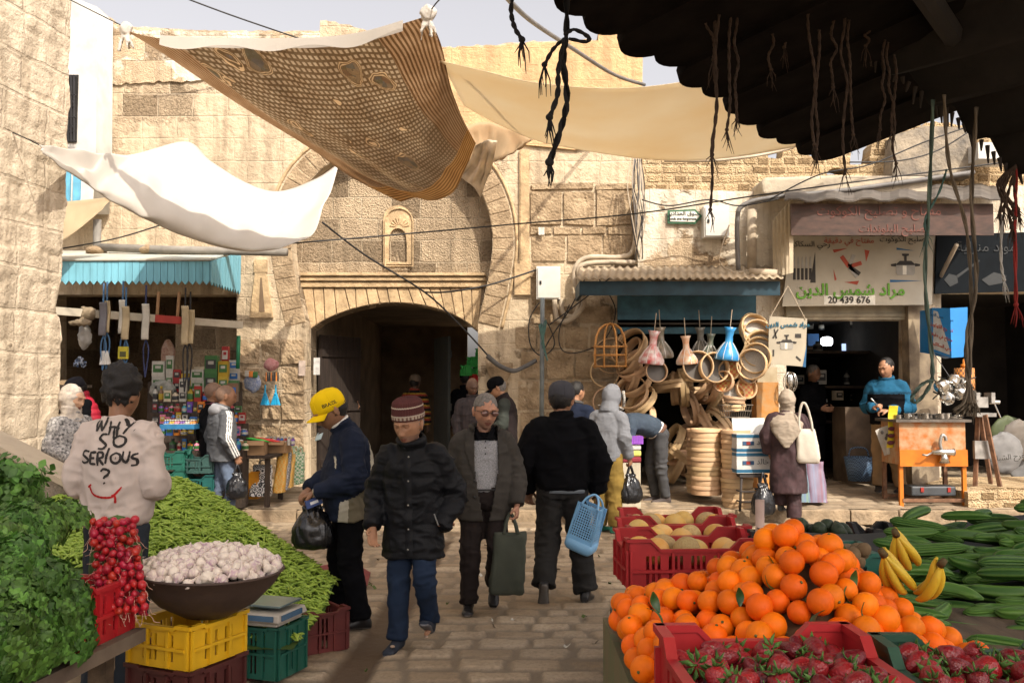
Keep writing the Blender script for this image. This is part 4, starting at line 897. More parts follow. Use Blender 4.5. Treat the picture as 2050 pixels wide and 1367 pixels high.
def rightwoman():
 p=P(1578,1000,11.75)
 R=person('woman in a taupe headscarf and long plum velvet robe seen from behind',(p.x,11.75,.02),PI-.35,1.66,dict(head=(0,-.05,1.63),neck=(0,-.02,1.47),elA=(-.27,.04,1.12),wrA=(-.25,-.06,.92),elB=(.27,.05,1.14),wrB=(.24,-.05,.95),anA=(-.07,.03,.085),anB=(.10,-.10,.24),knB=(.10,-.12,.58),knA=(-.08,-.02,.5)),head=(.12,.1,0),hs=1.14,skin=SK_TAN,hands=dict(A=dict(curl=1.1),B=dict(curl=1.1)))
 ps=R['ps']
 me=garment_top(ps,[(.42,.25,.20),(.60,.235,.19),(.80,.222,.18),(.95,.215,.17),*[(z,w*1.02,d*1.1)for z,w,d in JK[2:]]],(.108,.10,.098,.088),vox=.012,collar=None);wrinkle(me,.007,6,4,[ps['elA'],ps['elB'],V(0,.1,.9)],.012,(1,1,.7));wear(R,'robe',me,PLUM)
 plainpants(R,PLUM,(.10,.10,.098,.094));shoes(R,cloth('grey_shoe',(.06,.06,.058)),pitchB=.1)
 scarf(R,TAUPE,[(1.02,.03,.02,.20),(1.10,.09,.035,.19),(1.18,.15,.05,.165),(1.26,.205,.12,.09),(1.33,.232,.185,.01),(1.40,.20,.155),(1.46,.12,.115)])
 e=MB();pp=ps.spine(1.24)[0];e.lathe([(.036,0),(.036,.001)],20,pp+Vector((.02,.205,0)),Matrix.Rotation(PI/2,3,'X'));
 blackbag('black plastic bag in the left hand of the woman in the plum robe',R['W']@(ps['wrB']+Vector((0,-.03,-.09)))if False else P(1527,948,11.65),.30,.52,.22,.3,seed=15)
 t=P(1614,858,11.55);root=thing('shoulder_bag','cream leather shoulder bag on the back of the woman in the plum robe','bag',t,-.25)
 lm=M('cream_leather',(.52,.47,.39),rough=.5,var=.12,bump=.3,bscale=30,bdist=.006);mb=MB();rings=[]
 for z,w,d,x in((0,.20,.03,0),(-.03,.215,.06,0),(-.2,.26,.10,.01),(-.36,.28,.12,.02),(-.42,.26,.10,.02),(-.43,.2,.06,.02)):
  rings.append([Vector((x+math.copysign(abs(math.cos(a))**.4,math.cos(a))*w/2,math.copysign(abs(math.sin(a))**.6,math.sin(a))*d/2,z))for a in[2*PI*k/28 for k in range(28)]])
 mb.loft(rings);me=mb.mesh('b');bm=bmesh.new();bm.from_mesh(me);bmesh.ops.subdivide_edges(bm,edges=bm.edges,cuts=2,use_grid_fill=True);bm.to_mesh(me);bm.free();wrinkle(me,.005,8,3);finish(me,[lm]);link('bag_body',me,root)
 for sy in(-.03,.03):
  h=MB();h.tube(spl([(-.075,sy,-.02),(-.085,sy,.12),(-.05,sy*1.5,.30),(.0,sy*1.5,.30),(.055,sy,.12),(.075,sy,-.02)],5),.013,8,flat=.4);h.build('strap',lm,root,True)
rightwoman()
def vendor():
 p=P(1780,985,13.25)
 R=person('stocky vendor in a petrol blue and black zip top working behind the orange bench',(p.x,13.25,.26),-.55,1.88,dict(elA=(-.26,.02,1.12),wrA=(-.12,-.26,1.12),elB=(.27,.0,1.12),wrB=(.05,-.27,1.08),head=(0,-.03,1.635),anA=(-.13,.0,.085),anB=(.14,.02,.085)),head=(-.35,.12,0),hs=1.12,skin=SK_TAN,hands=dict(A=dict(d=(.6,-.5,.3),n=(.3,.3,-1),curl=1.1,tv=(0,-.5,1)),B=dict(d=(-.9,-.3,0),n=(-.1,.3,-1),curl=1.0,tv=(0,-.5,1))))
 ps=R['ps']
 me=garment_top(ps,rs(JK,1.12,1.22,.90),(.118,.105,.09,.066),collar=(1.487,.082,.085,.013,.035),vox=.010);wrinkle(me,.005,7,18,[ps['elA'],ps['elB']],.012)
 wear(R,'zip_top',me,[BLACKC,BLUEV,cloth('deep_petrol',(.010,.05,.09))],lambda c:np.where((c[:,2]>1.30)|(np.abs(c[:,0])>.235)|((c[:,1]<-.2)&(np.abs(c[:,0])>.06)),np.where((c[:,2]>1.30)&(c[:,2]<1.325),2,1),0))
 plainpants(R,KHAKI,(.125,.105,.088,.075),wid=(.20,.165));shoes(R,M('dark_sandal',(.03,.025,.022)),name='sandal');hair(R,HAIRB,low=-.01)
 h=R['W']@(ps['wrA']+Vector((.06,-.08,.03)));t=MB();t.tube([(0,0,0),(-.10,-.02,.10)],[.008,.011],8);tag(t.build('hand_tool',M('tool_steel',(.5,.5,.48),metal=.9,rough=.35),smooth=True,loc=h),'short steel hand tool held by the vendor in blue','tool')
 p=P(1632,1000,15.2)
 R=person('man in dark clothes with white arm bands deep inside the repair shop',(p.x,15.2,.26),.5,1.84,dict(wrB=(.1,-.25,1.1),wrA=(-.1,-.25,1.1)),head=(.1,.3,0),hs=1.12,skin=SK_BROWN)
 A=np.array(R['ps']['elB']);B_=np.array(R['ps']['shB'])
 plaintop(R,'jacket',[BLACKC,WHITEC],seed=9,matfn=lambda c:np.where((c[:,0]>.17)&(((c[:,2]>1.20)&(c[:,2]<1.215))|((c[:,2]>1.23)&(c[:,2]<1.245))),1,0));plainpants(R,BLACKC);shoes(R,SHOEB);hair(R,HAIRG)
vendor()
S_LIGHT,S_DARK,S_MORT=(.53,.42,.285),(.33,.245,.155),(.58,.47,.335)
ST_GATE=stone('stone_gate',.54,.35,S_LIGHT,S_DARK,S_MORT,.58,(.57,.455,.31),.8,.014,1.3)
ST_LEFT=stone('stone_corner',.60,.42,(.52,.42,.29),(.37,.285,.19),(.56,.46,.33),.70,(.60,.50,.37),.9,.02,4.1,axis='YZ')
ST_TYMP=stone('stone_tympanum',.46,.34,(.47,.365,.24),(.33,.245,.155),(.55,.445,.31),.34,(.55,.42,.27),1.5,.012,7.7)
ST_PLAST=stone('plaster_pale',.7,.4,(.54,.42,.28),(.40,.29,.18),(.50,.38,.24),.55,(.70,.62,.49),.8,.010,9.2)
ST_RUBB=stone('stone_rubble',.21,.14,(.58,.44,.26),(.40,.27,.14),(.55,.42,.26),.30,(.60,.46,.28),2.0,.03,12.4)
ST_ORNG=stone('plaster_ochre',.9,.5,(.58,.38,.20),(.48,.31,.17),(.55,.37,.2),.80,(.60,.395,.205),.4,.006,3.4)
STONE_PL=M('dressed_stone',(.47,.335,.19),rough=.92,var=.35,scale=5,bump=.8,bscale=22,bdist=.02,spec=.2)
STONE_BL=M('rough_block_stone',(.41,.305,.19),rough=.95,col2=(.22,.155,.092),scale=4.5,bump=1.0,bscale=26,bdist=.03,spec=.15)
WHITEP=M('white_limewash',(.56,.535,.49),rough=.85,var=.22,scale=3,bump=.25,bscale=18,bdist=.01)
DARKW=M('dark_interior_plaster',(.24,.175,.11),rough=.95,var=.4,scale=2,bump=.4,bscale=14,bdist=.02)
OLDWOOD=M('old_wood',(.05,.033,.022),rough=.85,var=.5,scale=4,bump=.5,bscale=30,bdist=.01,stretch=(8,8,.7))
STEEL=M('dull_steel',(.36,.34,.31),rough=.45,metal=.7,var=.35,scale=9)
STEELB=M('bright_steel',(.62,.60,.56),rough=.22,metal=1,var=.15,scale=12)
RUST=M('rusty_iron',(.17,.085,.045),rough=.8,var=.5,scale=14,bump=.3)
PIPEM=M('beige_conduit',(.44,.36,.26),rough=.7,var=.25);CABLE=M('black_cable',(.018,.016,.015),rough=.6,bump=0);CABLEG=M('grey_cable',(.14,.13,.12),rough=.6,bump=0)
TEALP=M('teal_paint',(.035,.11,.15),rough=.6,var=.4,scale=5,bump=.2);SKYP=M('sky_blue_paint',(.17,.43,.53),rough=.6,var=.22,scale=3,bump=.15,bscale=25,stretch=(3,3,.6))
CORR=M('weathered_sheet_metal',(.40,.32,.22),rough=.75,var=.4,scale=3,bump=.3,bscale=20)
def w2(px,py,Y=14.0):
 p=P(px,py,Y);return(p.x,p.z)
def wall(name,outl,holes,Y,th,mat,parent=None,rough=0,ymax=130):
 if rough:
  q=[]
  for a,b in zip(outl,outl[1:]+outl[:1]):
   n=int(max(1,math.hypot(a[0]-b[0],a[1]-b[1])//9))if max(a[1],b[1])<ymax else 1
   q+=[(a[0]+(b[0]-a[0])*i/n+(rnd.uniform(-1,1)*rough*.6 if i else 0),a[1]+(b[1]-a[1])*i/n+(rnd.gauss(0,.6)*rough if i else 0))for i in range(n)]
  outl=q
 me=plate([w2(*p,Y)for p in outl],[[w2(*p,Y)for p in h]for h in holes],th)
 me.transform(Matrix.Translation((0,Y+th/2,0))@FRONT);me.materials.append(mat);return link(name,me,parent)
def pbox(mb,x0,y0,x1,y1,Y,th,k=None):
 """box spanning a pixel rectangle at depth Y, front face on Y"""
 a=P(x0,y0,Y);b=P(x1,y1,Y);return mb.box(((a.x+b.x)/2,Y+th/2,(a.z+b.z)/2),(abs(b.x-a.x),th,abs(a.z-b.z)),k=k)
def prism_px(mb,pts,Y,th,k=None):
 f=[Vector((w2(*p,Y)[0],Y,w2(*p,Y)[1]))for p in pts];return mb.loft([f,[p+Vector((0,th,0))for p in f]],k)
def paving_field(X,Y,seed=0):
 """height, joint mask and per-stone random number of worn paving laid in rows along x"""
 P2=np.stack([X,Y,np.zeros_like(X)],1)
 wx=X+.10*(fbm(P2,1.3,3,1+seed)-.45)*2+.025*(fbm(P2,8,2,3+seed)-.4);wy=Y+.12*(fbm(P2,1.1,3,2+seed)-.45)*2+.025*(fbm(P2,7,2,4+seed)-.4)
 rh=.235;r=np.floor(wy/rh).astype(np.int64);fy=wy/rh-r
 zz=np.zeros_like(r)
 wid=.27+.16*_hash(r,zz,zz,5+seed);sx=wx/wid+_hash(r,zz,zz,6+seed)*7
 c=np.floor(sx).astype(np.int64);fx=sx-c
 jl=.5*(_hash(r,c,zz,8+seed)-.5)*.5;jr=.5*(_hash(r,c+1,zz,8+seed)-.5)*.5
 over=fx<jl;c=np.where(over,c-1,np.where(fx>1+jr,c+1,c))
 b0=c+.5*(_hash(r,c,zz,8+seed)-.5)*.5;b1=c+1+.5*(_hash(r,c+1,zz,8+seed)-.5)*.5
 dx=np.minimum(sx-b0,b1-sx)*wid;dy=np.minimum(fy,1-fy)*rh
 gap=.012+.028*_hash(r,c,zz,9+seed)
 dd=np.minimum(dx,dy)-.35*np.maximum(0,.035-np.maximum(dx,dy)*0-np.sqrt(np.maximum(dx*dy,0)))
 m=np.clip((dd-gap)/.013,0,1);m=m*m*(3-2*m)
 rn=_hash(r,c,zz,10+seed)
 h=.014*m+.010*(rn-.5)*m+.010*(fbm(P2,5,3,11+seed)-.45)+.007*(fbm(P2,26,3,12+seed)-.45)
 return h,m,rn
def paving_mat():
 m,nt,b,o=_new('worn_paving');t=NT(nt);at=t.n('ShaderNodeAttribute',attribute_name='stone');sp=t.n('ShaderNodeSeparateColor');t.l(at.outputs['Color'],sp.inputs[0])
 v=t.coord('Object');n1=t.noise(v,3,6,.6);n2=t.noise(v,40,5,.65);n3=t.noise(v,.7,4)
 st_=t.mix(sp.outputs[1],(.29,.215,.135),(.56,.455,.325));st_=t.mix(t.ramp(n1,[(.3,(0,0,0)),(.7,(1,1,1))]),t.mix(.5,st_,(.20,.14,.08)),st_)
 st_=t.mix(t.ramp(n2,[(.35,(.5,.5,.5)),(.55,(0,0,0))]),st_,(.13,.09,.055))
 ea=t.mix(n2,(.135,.105,.072),(.24,.19,.132))
 c=t.mix(sp.outputs[0],ea,st_);c=t.mix(t.ramp(n3,[(.35,(.55,.55,.55)),(.6,(0,0,0))]),c,(.19,.14,.09));c=t.mix(sp.outputs[2],c,(.085,.055,.032))
 t.l(c,b.inputs['Base Color']);b.inputs['Roughness'].default_value=.6;b.inputs['Specular IOR Level'].default_value=.45;t.bump(b,t.math('ADD',n2,t.noise(v,120,3)),.5,.009);return m
PAVE=paving_mat()
def sheet(name,xs,ys,zf,seed=0,gutter=None):
 X,Y=np.meshgrid(xs,ys);X=X.ravel();Y=Y.ravel();h,m,rn=paving_field(X,Y,seed);g=np.zeros_like(X)
 if gutter is not None:
  d=np.full_like(X,9.)
  for a,b in zip(gutter[:-1],gutter[1:]):
   a=np.array(a[:2]);b=np.array(b[:2]);q=np.stack([X,Y],1);t_=np.clip(((q-a)@(b-a))/((b-a)@(b-a)),0,1);d=np.minimum(d,np.linalg.norm(q-a-t_[:,None]*(b-a),axis=1))
  d=d+.07*(fbm(np.stack([X,Y,X*0],1),4,3,44)-.45);g=np.clip((.15-d)/.06,0,1);h=h*(1-g)-.02*g+.008*(fbm(np.stack([X,Y,X*0],1),22,3,45)-.4)*g;m=m*(1-g)
 Z=zf(X,Y)+h;nx=len(xs);ny=len(ys);me=bpy.data.meshes.new(name)
 i=np.arange(nx*ny).reshape(ny,nx);f=np.stack([i[:-1,:-1],i[:-1,1:],i[1:,1:],i[1:,:-1]],-1).reshape(-1,4)
 me.vertices.add(nx*ny);me.vertices.foreach_set('co',np.stack([X,Y,Z],1).ravel());me.loops.add(len(f)*4);me.loops.foreach_set('vertex_index',f.ravel());me.polygons.add(len(f))
 me.polygons.foreach_set('loop_start',np.arange(len(f))*4);me.polygons.foreach_set('loop_total',np.full(len(f),4));me.polygons.foreach_set('use_smooth',np.ones(len(f),bool));me.update(calc_edges=True)
 ca=me.color_attributes.new('stone','FLOAT_COLOR','POINT');ca.data.foreach_set('color',np.stack([m,rn,g,np.ones_like(m)],1).ravel());me.materials.append(PAVE)
 return tag(link(name,me),kind='structure')
gut=[G(640,1440),G(715,1330),G(775,1250),G(830,1160),G(880,1085)]
ysn=[3.6]
while ysn[-1]<12.12:ysn.append(ysn[-1]+(.022 if ysn[-1]<8 else .034))
ysn[-1]=12.12
sheet('street',np.arange(-4.6,4.4,.0185),np.array(ysn),lambda X,Y:0*X,0,[(p.x,p.y)for p in gut])
sheet('pavement',np.arange(-7.5,9.0,.045),np.arange(12.10,22.2,.045),lambda X,Y:.155+.055*np.clip(Y-12.1,0,2),3)
mb=MB();mb.add([(-400,-60,-.06),(400,-60,-.06),(400,900,-.06),(-400,900,-.06)],[[0,1,2,3]]);tag(mb.build('ground',M('packed_earth',(.24,.18,.115),var=.3,scale=.6)),kind='structure')
mb=MB();x=-7.4
while x<9:
 l=.45+rnd.random()*.7;mb.box((x+l/2,12.10+rnd.uniform(-.015,.015),.068+rnd.uniform(-.006,.006)),(l-.012,.16,.185),Matrix.Rotation(rnd.uniform(-.02,.02),3,'Z'));x+=l
o=mb.build('kerb',M('kerb_stone',(.31,.23,.145),rough=.9,var=.4,scale=5,bump=.9,bscale=24,bdist=.02));tag(o,kind='structure');b=o.modifiers.new('b','BEVEL');b.width=.015;b.segments=2
def left_wall():
 a=Vector((-4.70,9.6,0));d=Vector((-.2,-1,0)).normalized();n=Vector((1,-.2,0)).normalized();n2=Vector((0,0,0))
 U=np.arange(0,5.0,.032);Z=np.arange(-.1,7.4,.034);uu,zz=np.meshgrid(U,Z);u=uu.ravel();z=zz.ravel();p2=np.stack([u,z,0*u],1)
 edge=.05*(fbm(p2*np.array([0,1,0]),1.6,4,5)-.45)*2-.028*z*.5+.05
 edge=edge-.05*np.exp(-((z-2.55)/.16)**2)*-1
 uo=u+edge*np.exp(-u/.5)
 wx=u+.05*(fbm(p2,2,2,3)-.4);wz=z+.06*(fbm(p2,1.7,2,4)-.4);r=np.floor(wz/.31).astype(np.int64);fz=wz/.31-r;s_=wx/.43+.5*(r%2);c=np.floor(s_).astype(np.int64);fx=s_-c
 e=np.minimum(np.minimum(fx,1-fx)*.43,np.minimum(fz,1-fz)*.31);k=np.clip(e/.03,0,1);er=_hash(r,c,0*c,3)
 dep=.018*k+.03*(er-.5)+np.where(er>.66,-.045*(fbm(p2,9,4,9)-.15)*np.clip(e/.05,0,1),0)+.025*(fbm(p2,3,4,8)-.45)+.012*(fbm(p2,18,3,12)-.45)
 co_=np.array(a)[None]+uo[:,None]*np.array(d)+dep[:,None]*np.array(n)+z[:,None]*np.array([0,0,1.0])
 nu,nz=len(U),len(Z);i=np.arange(nu*nz).reshape(nz,nu);f=[list(q)for q in np.stack([i[:-1,:-1],i[1:,:-1],i[1:,1:],i[:-1,1:]],-1).reshape(-1,4)]
 mb=MB();mb.add([tuple(q)for q in co_],f)
 B=-n*.9;col=[Vector(co_[i[j,0]])for j in range(nz)];n0=len(col);mb.add(col+[p+B for p in col],[[j,j+n0,j+n0+1,j+1]for j in range(n0-1)])
 top=[Vector(co_[i[-1,j]])for j in range(nu)];mb.add(top+[p+B for p in top],[[j,j+1,j+nu+1,j+nu]for j in range(nu-1)])
 p=[col[0]+B,col[-1]+B,top[-1]+B,Vector(co_[i[0,-1]])+B];mb.add(p,[[0,1,2,3]])
 tag(mb.build('stone_wall',ST_LEFT,smooth=True),'tall corner wall of eroded sandstone blocks and plaster at the left edge','wall')
left_wall()
def low_wall():
 a=P(-60,862,6.9);b=P(172,985,6.4);mb=MB();nn=26
 rings=[]
 for i in range(nn+1):
  t=i/nn;p=a.lerp(b,t);j=(fbm(np.array([[t*4,0,0]]),3,3)[0]-.45)*.02
  rings.append([p+Vector((0,-.10,0+j)),p+Vector((0,.14,.02+j)),Vector((p.x,p.y+.14,0)),Vector((p.x,p.y-.10,0))])
 mb.loft(rings);r=tag(mb.build('parapet',M('grey_plaster',(.30,.25,.19),rough=.95,col2=(.17,.14,.105),scale=3.5,bump=1,bscale=24,bdist=.03)),'low plastered parapet sloping down behind the man in the rose sweatshirt','wall')
 cp=MB();cp.loft([[p+Vector((0,y,z))for y,z in((-.13,.0),(-.13,.045),(.17,.065),(.17,.02))]for p in[a.lerp(b,i/12)for i in range(13)]]);cp.build('coping',M('smooth_cement',(.42,.35,.26),var=.2,scale=4),r)
low_wall()
gate=thing('gate_wall','weathered sandstone facade with a big horseshoe relieving arch over the dark gateway','wall',(0,14,0))
def gp(o):o.parent=gate;o.matrix_parent_inverse=Matrix.Translation((0,-14,0));return o
KEYR=[(957,645),(970,590),(982,530),(986,478),(977,420),(953,368),(915,330),(862,302),(785,288)]
KEY=[tuple(p[:2])for p in spl([(*p,0)for p in KEYR],5)];KEYL=[(1570-x,y)for x,y in KEY]
key_hole=[(957,1004)]+KEY+KEYL[::-1][1:]+[(613,1004)]
gp(wall('wall',[(90,1012),(90,20),(190,14),(240,52),(420,62),(640,62),(641,42),(700,50),(757,70),(890,95),(1040,86),(1199,79),(1201,40),(1240,36),(1284,42),(1287,120),(1284,300),(1284,590),(1236,592),(1236,1012)],[key_hole,[(112,1004),(112,590),(474,590),(474,1004)]],14.0,.335,ST_GATE,rough=2.2))
OPEN_=[tuple(p[:2])for p in spl([(*p,0)for p in[(622,660),(650,641),(700,621),(750,610),(790,607),(840,611),(890,624),(930,643),(957,664)]],4)]
gp(wall('tympanum',[(560,1012),(560,262),(1010,262),(1010,1012)],[[(957,1004)]+OPEN_[::-1]+[(622,1004)]],14.33,.42,ST_TYMP))
gp(wall('recess_wall',[(480,1012),(480,560),(559,560),(559,1012)],[],14.33,.42,ST_TYMP))
mb=MB()
def off(curve,d):
 out=[]
 for i,p in enumerate(curve):
  a=Vector(curve[max(i-1,0)]);b=Vector(curve[min(i+1,len(curve)-1)]);t=(b-a).normalized();n=Vector((-t.y,t.x))*1
  out.append((p[0]+n.x*d,p[1]+n.y*d))
 return out
for curve,sg in((KEY,1),(KEYL,-1)):
 o1=off(curve,43*sg)
 i=0
 while i<len(curve)-2:
  st_=2 if rnd.random()<.75 else 3;j=min(i+st_,len(curve)-1);pr=-.004-rnd.random()*.016
  a,b,c,d_=Vector(curve[i]),Vector(curve[j]),Vector(o1[j]),Vector(o1[i]);m_=(a+b+c+d_)/4;q=[m_+(v-m_)*.978 for v in(a,b,c,d_)]
  mb.loft([[Vector((w2(v.x,v.y,14)[0],14+pr,w2(v.x,v.y,14)[1]))for v in q],[Vector((w2(v.x,v.y,14)[0],14.06,w2(v.x,v.y,14)[1]))for v in q]]);i=j
o=gp(mb.build('arch_ring',STONE_BL));bv=o.modifiers.new('b','BEVEL');bv.width=.014;bv.segments=2
for curve,sg in((KEY,1),(KEYL,-1)):
 m2=MB();o2=off(curve,49*sg)[(0 if sg>0 else 14):];m2 .tube([(w2(*p)[0],13.995,w2(*p)[1])for p in o2],.026,8);gp(m2 .build('arch_moulding',STONE_PL,smooth=True))
mb=MB()
n=17
for i in range(n):
 def bot(t):return OPEN_[min(len(OPEN_)-1,max(0,int(round(t*(len(OPEN_)-1)))))]
 t0,t1=i/n,(i+1)/n;b0,b1=Vector(bot(t0)),Vector(bot(t1));a0,a1=Vector((605+360*t0,577)),Vector((605+360*t1,577));
 q=[b0 .lerp(b1,.04)+Vector((0,-2)),b1 .lerp(b0,.04)+Vector((0,-2)),a1 .lerp(a0,.04),a0 .lerp(a1,.04)]
 prism_px(mb,[(v.x,v.y)for v in q],14.33-.016-rnd.random()*.012,.05)
o=gp(mb.build('flat_arch',STONE_PL));bv=o.modifiers.new('b','BEVEL');bv.width=.008;bv.segments=2
mb=MB();pbox(mb,600,546,972,552,14.20,.2);pbox(mb,600,554,972,562,14.235,.2);pbox(mb,600,564,972,575,14.27,.2);o=gp(mb.build('cornice',STONE_PL));bv=o.modifiers.new('b','BEVEL');bv.width=.012;bv.segments=2
mb=MB()
nich=[(768,530),(768,440)]+[(796+27*math.cos(a),437-24*math.sin(a))for a in[PI-PI*k/10 for k in range(11)]]+[(824,440),(824,530)]
inn=[(779,526),(779,490)]+[(797+17*math.cos(a),478-20*math.sin(a))for a in[PI-PI*k/10 for k in range(11)]]+[(815,490),(815,526)]
me=plate([w2(*p,14.33)for p in nich],[[w2(*p,14.33)for p in inn]],.05);me.transform(Matrix.Translation((0,14.305,0))@FRONT);mb.mesh_in(me)
for k in range(9):
 a=PI*(.08+.84*k/8);c0=(797+7*math.cos(a),452-7*math.sin(a));c1=(797+20*math.cos(a),452-20*math.sin(a));mb.tube([(w2(*c0,14.1)[0],14.275,w2(*c0,14.1)[1]),(w2(*c1,14.1)[0],14.275,w2(*c1,14.1)[1])],[.006,.014],6)
fr=[(w2(x,y,14.1)[0],14.27,w2(x,y,14.1)[1])for x,y in nich];mb.tube(fr+[fr[0]],.014,6)
gp(mb.build('niche',STONE_PL,smooth=False))
mb=MB()
for y0,y1,xs in((366,380,(1062,1190,1272)),(381,452,(1060,1126,1192,1268)),(453,470,(1060,1106,1165,1215,1268)),(471,524,(1062,1134,1206,1268)),(526,560,(1058,1110)),(562,612,(1062,1076)),(612,650,(1062,1150,1225)),(652,700,(1030,1075,1130,1180,1232)),(702,760,(1040,1092,1150,1232)),(762,822,(1036,1082,1160,1232)),(824,880,(1040,1092,1150,1232)),(882,960,(1036,1080,1160,1232))):
 for a,b in zip(xs[:-1],xs[1:]):
  j=lambda:rnd.uniform(-2.5,2.5);prism_px(mb,[(a+2.5+j()*.5,y1-2+j()),(b-2.5+j()*.5,y1-2+j()),(b-2.5+j()*.5,y0+2+j()),(a+2.5+j()*.5,y0+2+j())],13.955+rnd.random()*.035,.1)
me=mb.mesh('rb');bm=bmesh.new();bm.from_mesh(me);bmesh.ops.subdivide_edges(bm,edges=bm.edges,cuts=11,use_grid_fill=True);bm.to_mesh(me);bm.free()
p=vcos(me);q=(fbm(p,5,4,3)-.45)*.06+(fbm(p,22,3,5)-.45)*.025;p[:,1]+=q*(p[:,1]<14.03);setcos(me,p);finish(me,[STONE_BL]);me.polygons.foreach_set('use_smooth',[False]*len(me.polygons));gp(link('rough_block',me))
mb=MB();pbox(mb,1040,300,1060,530,13.95,.06);pbox(mb,1030,528,1062,590,13.94,.07);pbox(mb,1042,300,1046,520,13.94,.02);gp(mb.build('pilaster_strip',STONE_PL))
mb=MB();prism_px(mb,[(500,636),(510,546),(532,546),(546,636)],13.95,.06);pbox(mb,508,520,534,545,13.96,.05);o=gp(mb.build('carved_corbel',STONE_PL));
mb=MB();prism_px(mb,[(518,624),(521,556),(524,556),(530,624)],13.944,.02);gp(mb.build('corbel_slot_shade',M('slot_shadow_stone',(.16,.105,.06))))  # dark strip on the corbel face, paints the shade inside a slot
mb=MB();c=P(1000,960,14.05);c.y=13.98;prof=[(.17,.25),(.17,.38),(.12,.42),(.115,1.75),(.14,1.80),(.115,1.84),(.19,2.02),(.20,2.05),(.20,2.12)];mb.lathe(prof,20,(c.x,13.98,0));gp(mb.build('jamb_column',STONE_BL,smooth=True))
mb=MB()
for y in(680,735,792,850,905):
 for a,b in((478,520),(522,560),(562,608)):prism_px(mb,[(a+rnd.uniform(0,4),y+50+rnd.uniform(-4,4)),(b,y+50+rnd.uniform(-4,4)),(b-rnd.uniform(0,4),y+rnd.uniform(-3,3)),(a,y)],13.95+rnd.random()*.04,.1)
me=mb.mesh('rb');bm=bmesh.new();bm.from_mesh(me);bmesh.ops.subdivide_edges(bm,edges=bm.edges,cuts=9,use_grid_fill=True);bm.to_mesh(me);bm.free();p=vcos(me);p[:,1]+=((fbm(p,4,4,8)-.45)*.12+(fbm(p,18,3,9)-.45)*.05)*(p[:,1]<14.03);setcos(me,p);finish(me,[STONE_BL]);me.polygons.foreach_set('use_smooth',[False]*len(me.polygons));gp(link('jamb_block',me))
gp(wall('ochre_parapet',[(757,260),(757,73),(890,98),(1040,89),(1198,82),(1200,43),(1283,45),(1286,120),(1283,280),(1150,300)],[],13.955,.04,ST_ORNG,rough=2.5));gp(wall('plaster_band',[(196,170),(196,19),(240,57),(420,66),(640,66),(640,140),(420,160)],[],13.965,.03,ST_PLAST,rough=2.5,ymax=180))
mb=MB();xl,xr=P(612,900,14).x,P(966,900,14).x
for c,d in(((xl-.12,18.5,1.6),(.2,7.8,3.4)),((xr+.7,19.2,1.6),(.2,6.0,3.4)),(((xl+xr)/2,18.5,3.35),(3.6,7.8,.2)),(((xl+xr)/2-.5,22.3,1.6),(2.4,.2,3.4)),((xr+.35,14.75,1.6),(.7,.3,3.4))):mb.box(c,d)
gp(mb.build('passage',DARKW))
def plank_door(name,label,w,h,hinge,rz,mat,cols=5):
 r=thing(name,label,'door',hinge,rz);mb=MB()
 for i in range(cols):mb.box(((i+.5)*w/cols,0,h/2),(w/cols-.008,.05,h+rnd.uniform(-.03,0)))
 mb.build('plank_panel',mat,r)
 for z in(.3,h*.5,h-.3):b=MB();b.box((w/2,-.035,z),(w-.03,.03,.12));b.build('batten',mat,r)
 b=MB();b.tube([(w-.1,-.03,h*.48),(w-.1,-.07,h*.5),(w-.1,-.03,h*.54)],.012,8);b.build('handle',RUST,r)
plank_door('gate_leaf','old wooden gate leaf standing open at the left side of the gateway',1.15,2.35,(P(622,900,14.3).x+.03,14.72,.26),math.radians(66),M('gate_wood',(.030,.019,.013),rough=.9,var=.5,scale=4,bump=.5,bscale=30,bdist=.01,stretch=(8,8,.7)))
plank_door('gate_leaf','dark wooden gate leaf standing open towards the right of the gateway',1.0,2.35,(P(905,900,16).x,15.2,.26),math.radians(108),M('dark_green_wood',(.028,.030,.026),var=.4,stretch=(8,8,.7)))
wh=thing('white_house','narrow white rendered house front with a grilled window and blue shutters','house',(0,13.4,0))
def hp_(o):o.parent=wh;o.matrix_parent_inverse=Matrix.Translation((0,-13.4,0));return o
hp_(wall('wall',[(60,415),(60,-40),(188,12),(194,14),(192,300),(186,415)],[],13.4,.55,WHITEP))
mb=MB();pbox(mb,100,150,153,285,13.38,.03);wf=hp_(mb.build('window',M('dark_glass',(.02,.018,.015),rough=.25,bump=0)))
for nm,xs in(('window_grille',[112,118,124,130,136,142,148]),):
 mb=MB()
 for x in xs:a=P(x,150,13.33);b=P(x,284,13.33);mb.tube([a,b],.008,6)
 for y in(152,190,235,282):mb.tube([P(106,y,13.33),P(152,y,13.33)],.009,6)
 for k in range(8):c=P(115+9*(k%4),208 if k<4 else 258,13.325);mb.tube([c+Vector((.04*math.cos(a),0,.05*math.sin(a)))for a in[2*PI*j/12 for j in range(13)]],.006,5)
 hp_(mb.build(nm,M('black_iron',(.03,.028,.03),rough=.5,metal=.5)))
for x in(127,147):
 mb=MB();pbox(mb,x,335,x+12,405,13.36,.04);hp_(mb.build('shutter',M('blue_shutter',(.12,.36,.50),rough=.5)))
sf=thing('shop_building','patched plaster and rubble facade with three dark shop openings on the right','building',(0,13.7,0))
def sp_(o):o.parent=sf;o.matrix_parent_inverse=Matrix.Translation((0,-13.7,0));return o
sp_(wall('wall',[(1514,1010),(1514,592),(1277,592),(1277,384),(1300,378),(1520,384),(1530,372),(2200,372),(2200,1010)],[[(1574,1004),(1574,640),(1816,640),(1816,1004)],[(1884,1004),(1884,585),(2150,585),(2150,1004)]],13.7,.3,ST_PLAST))
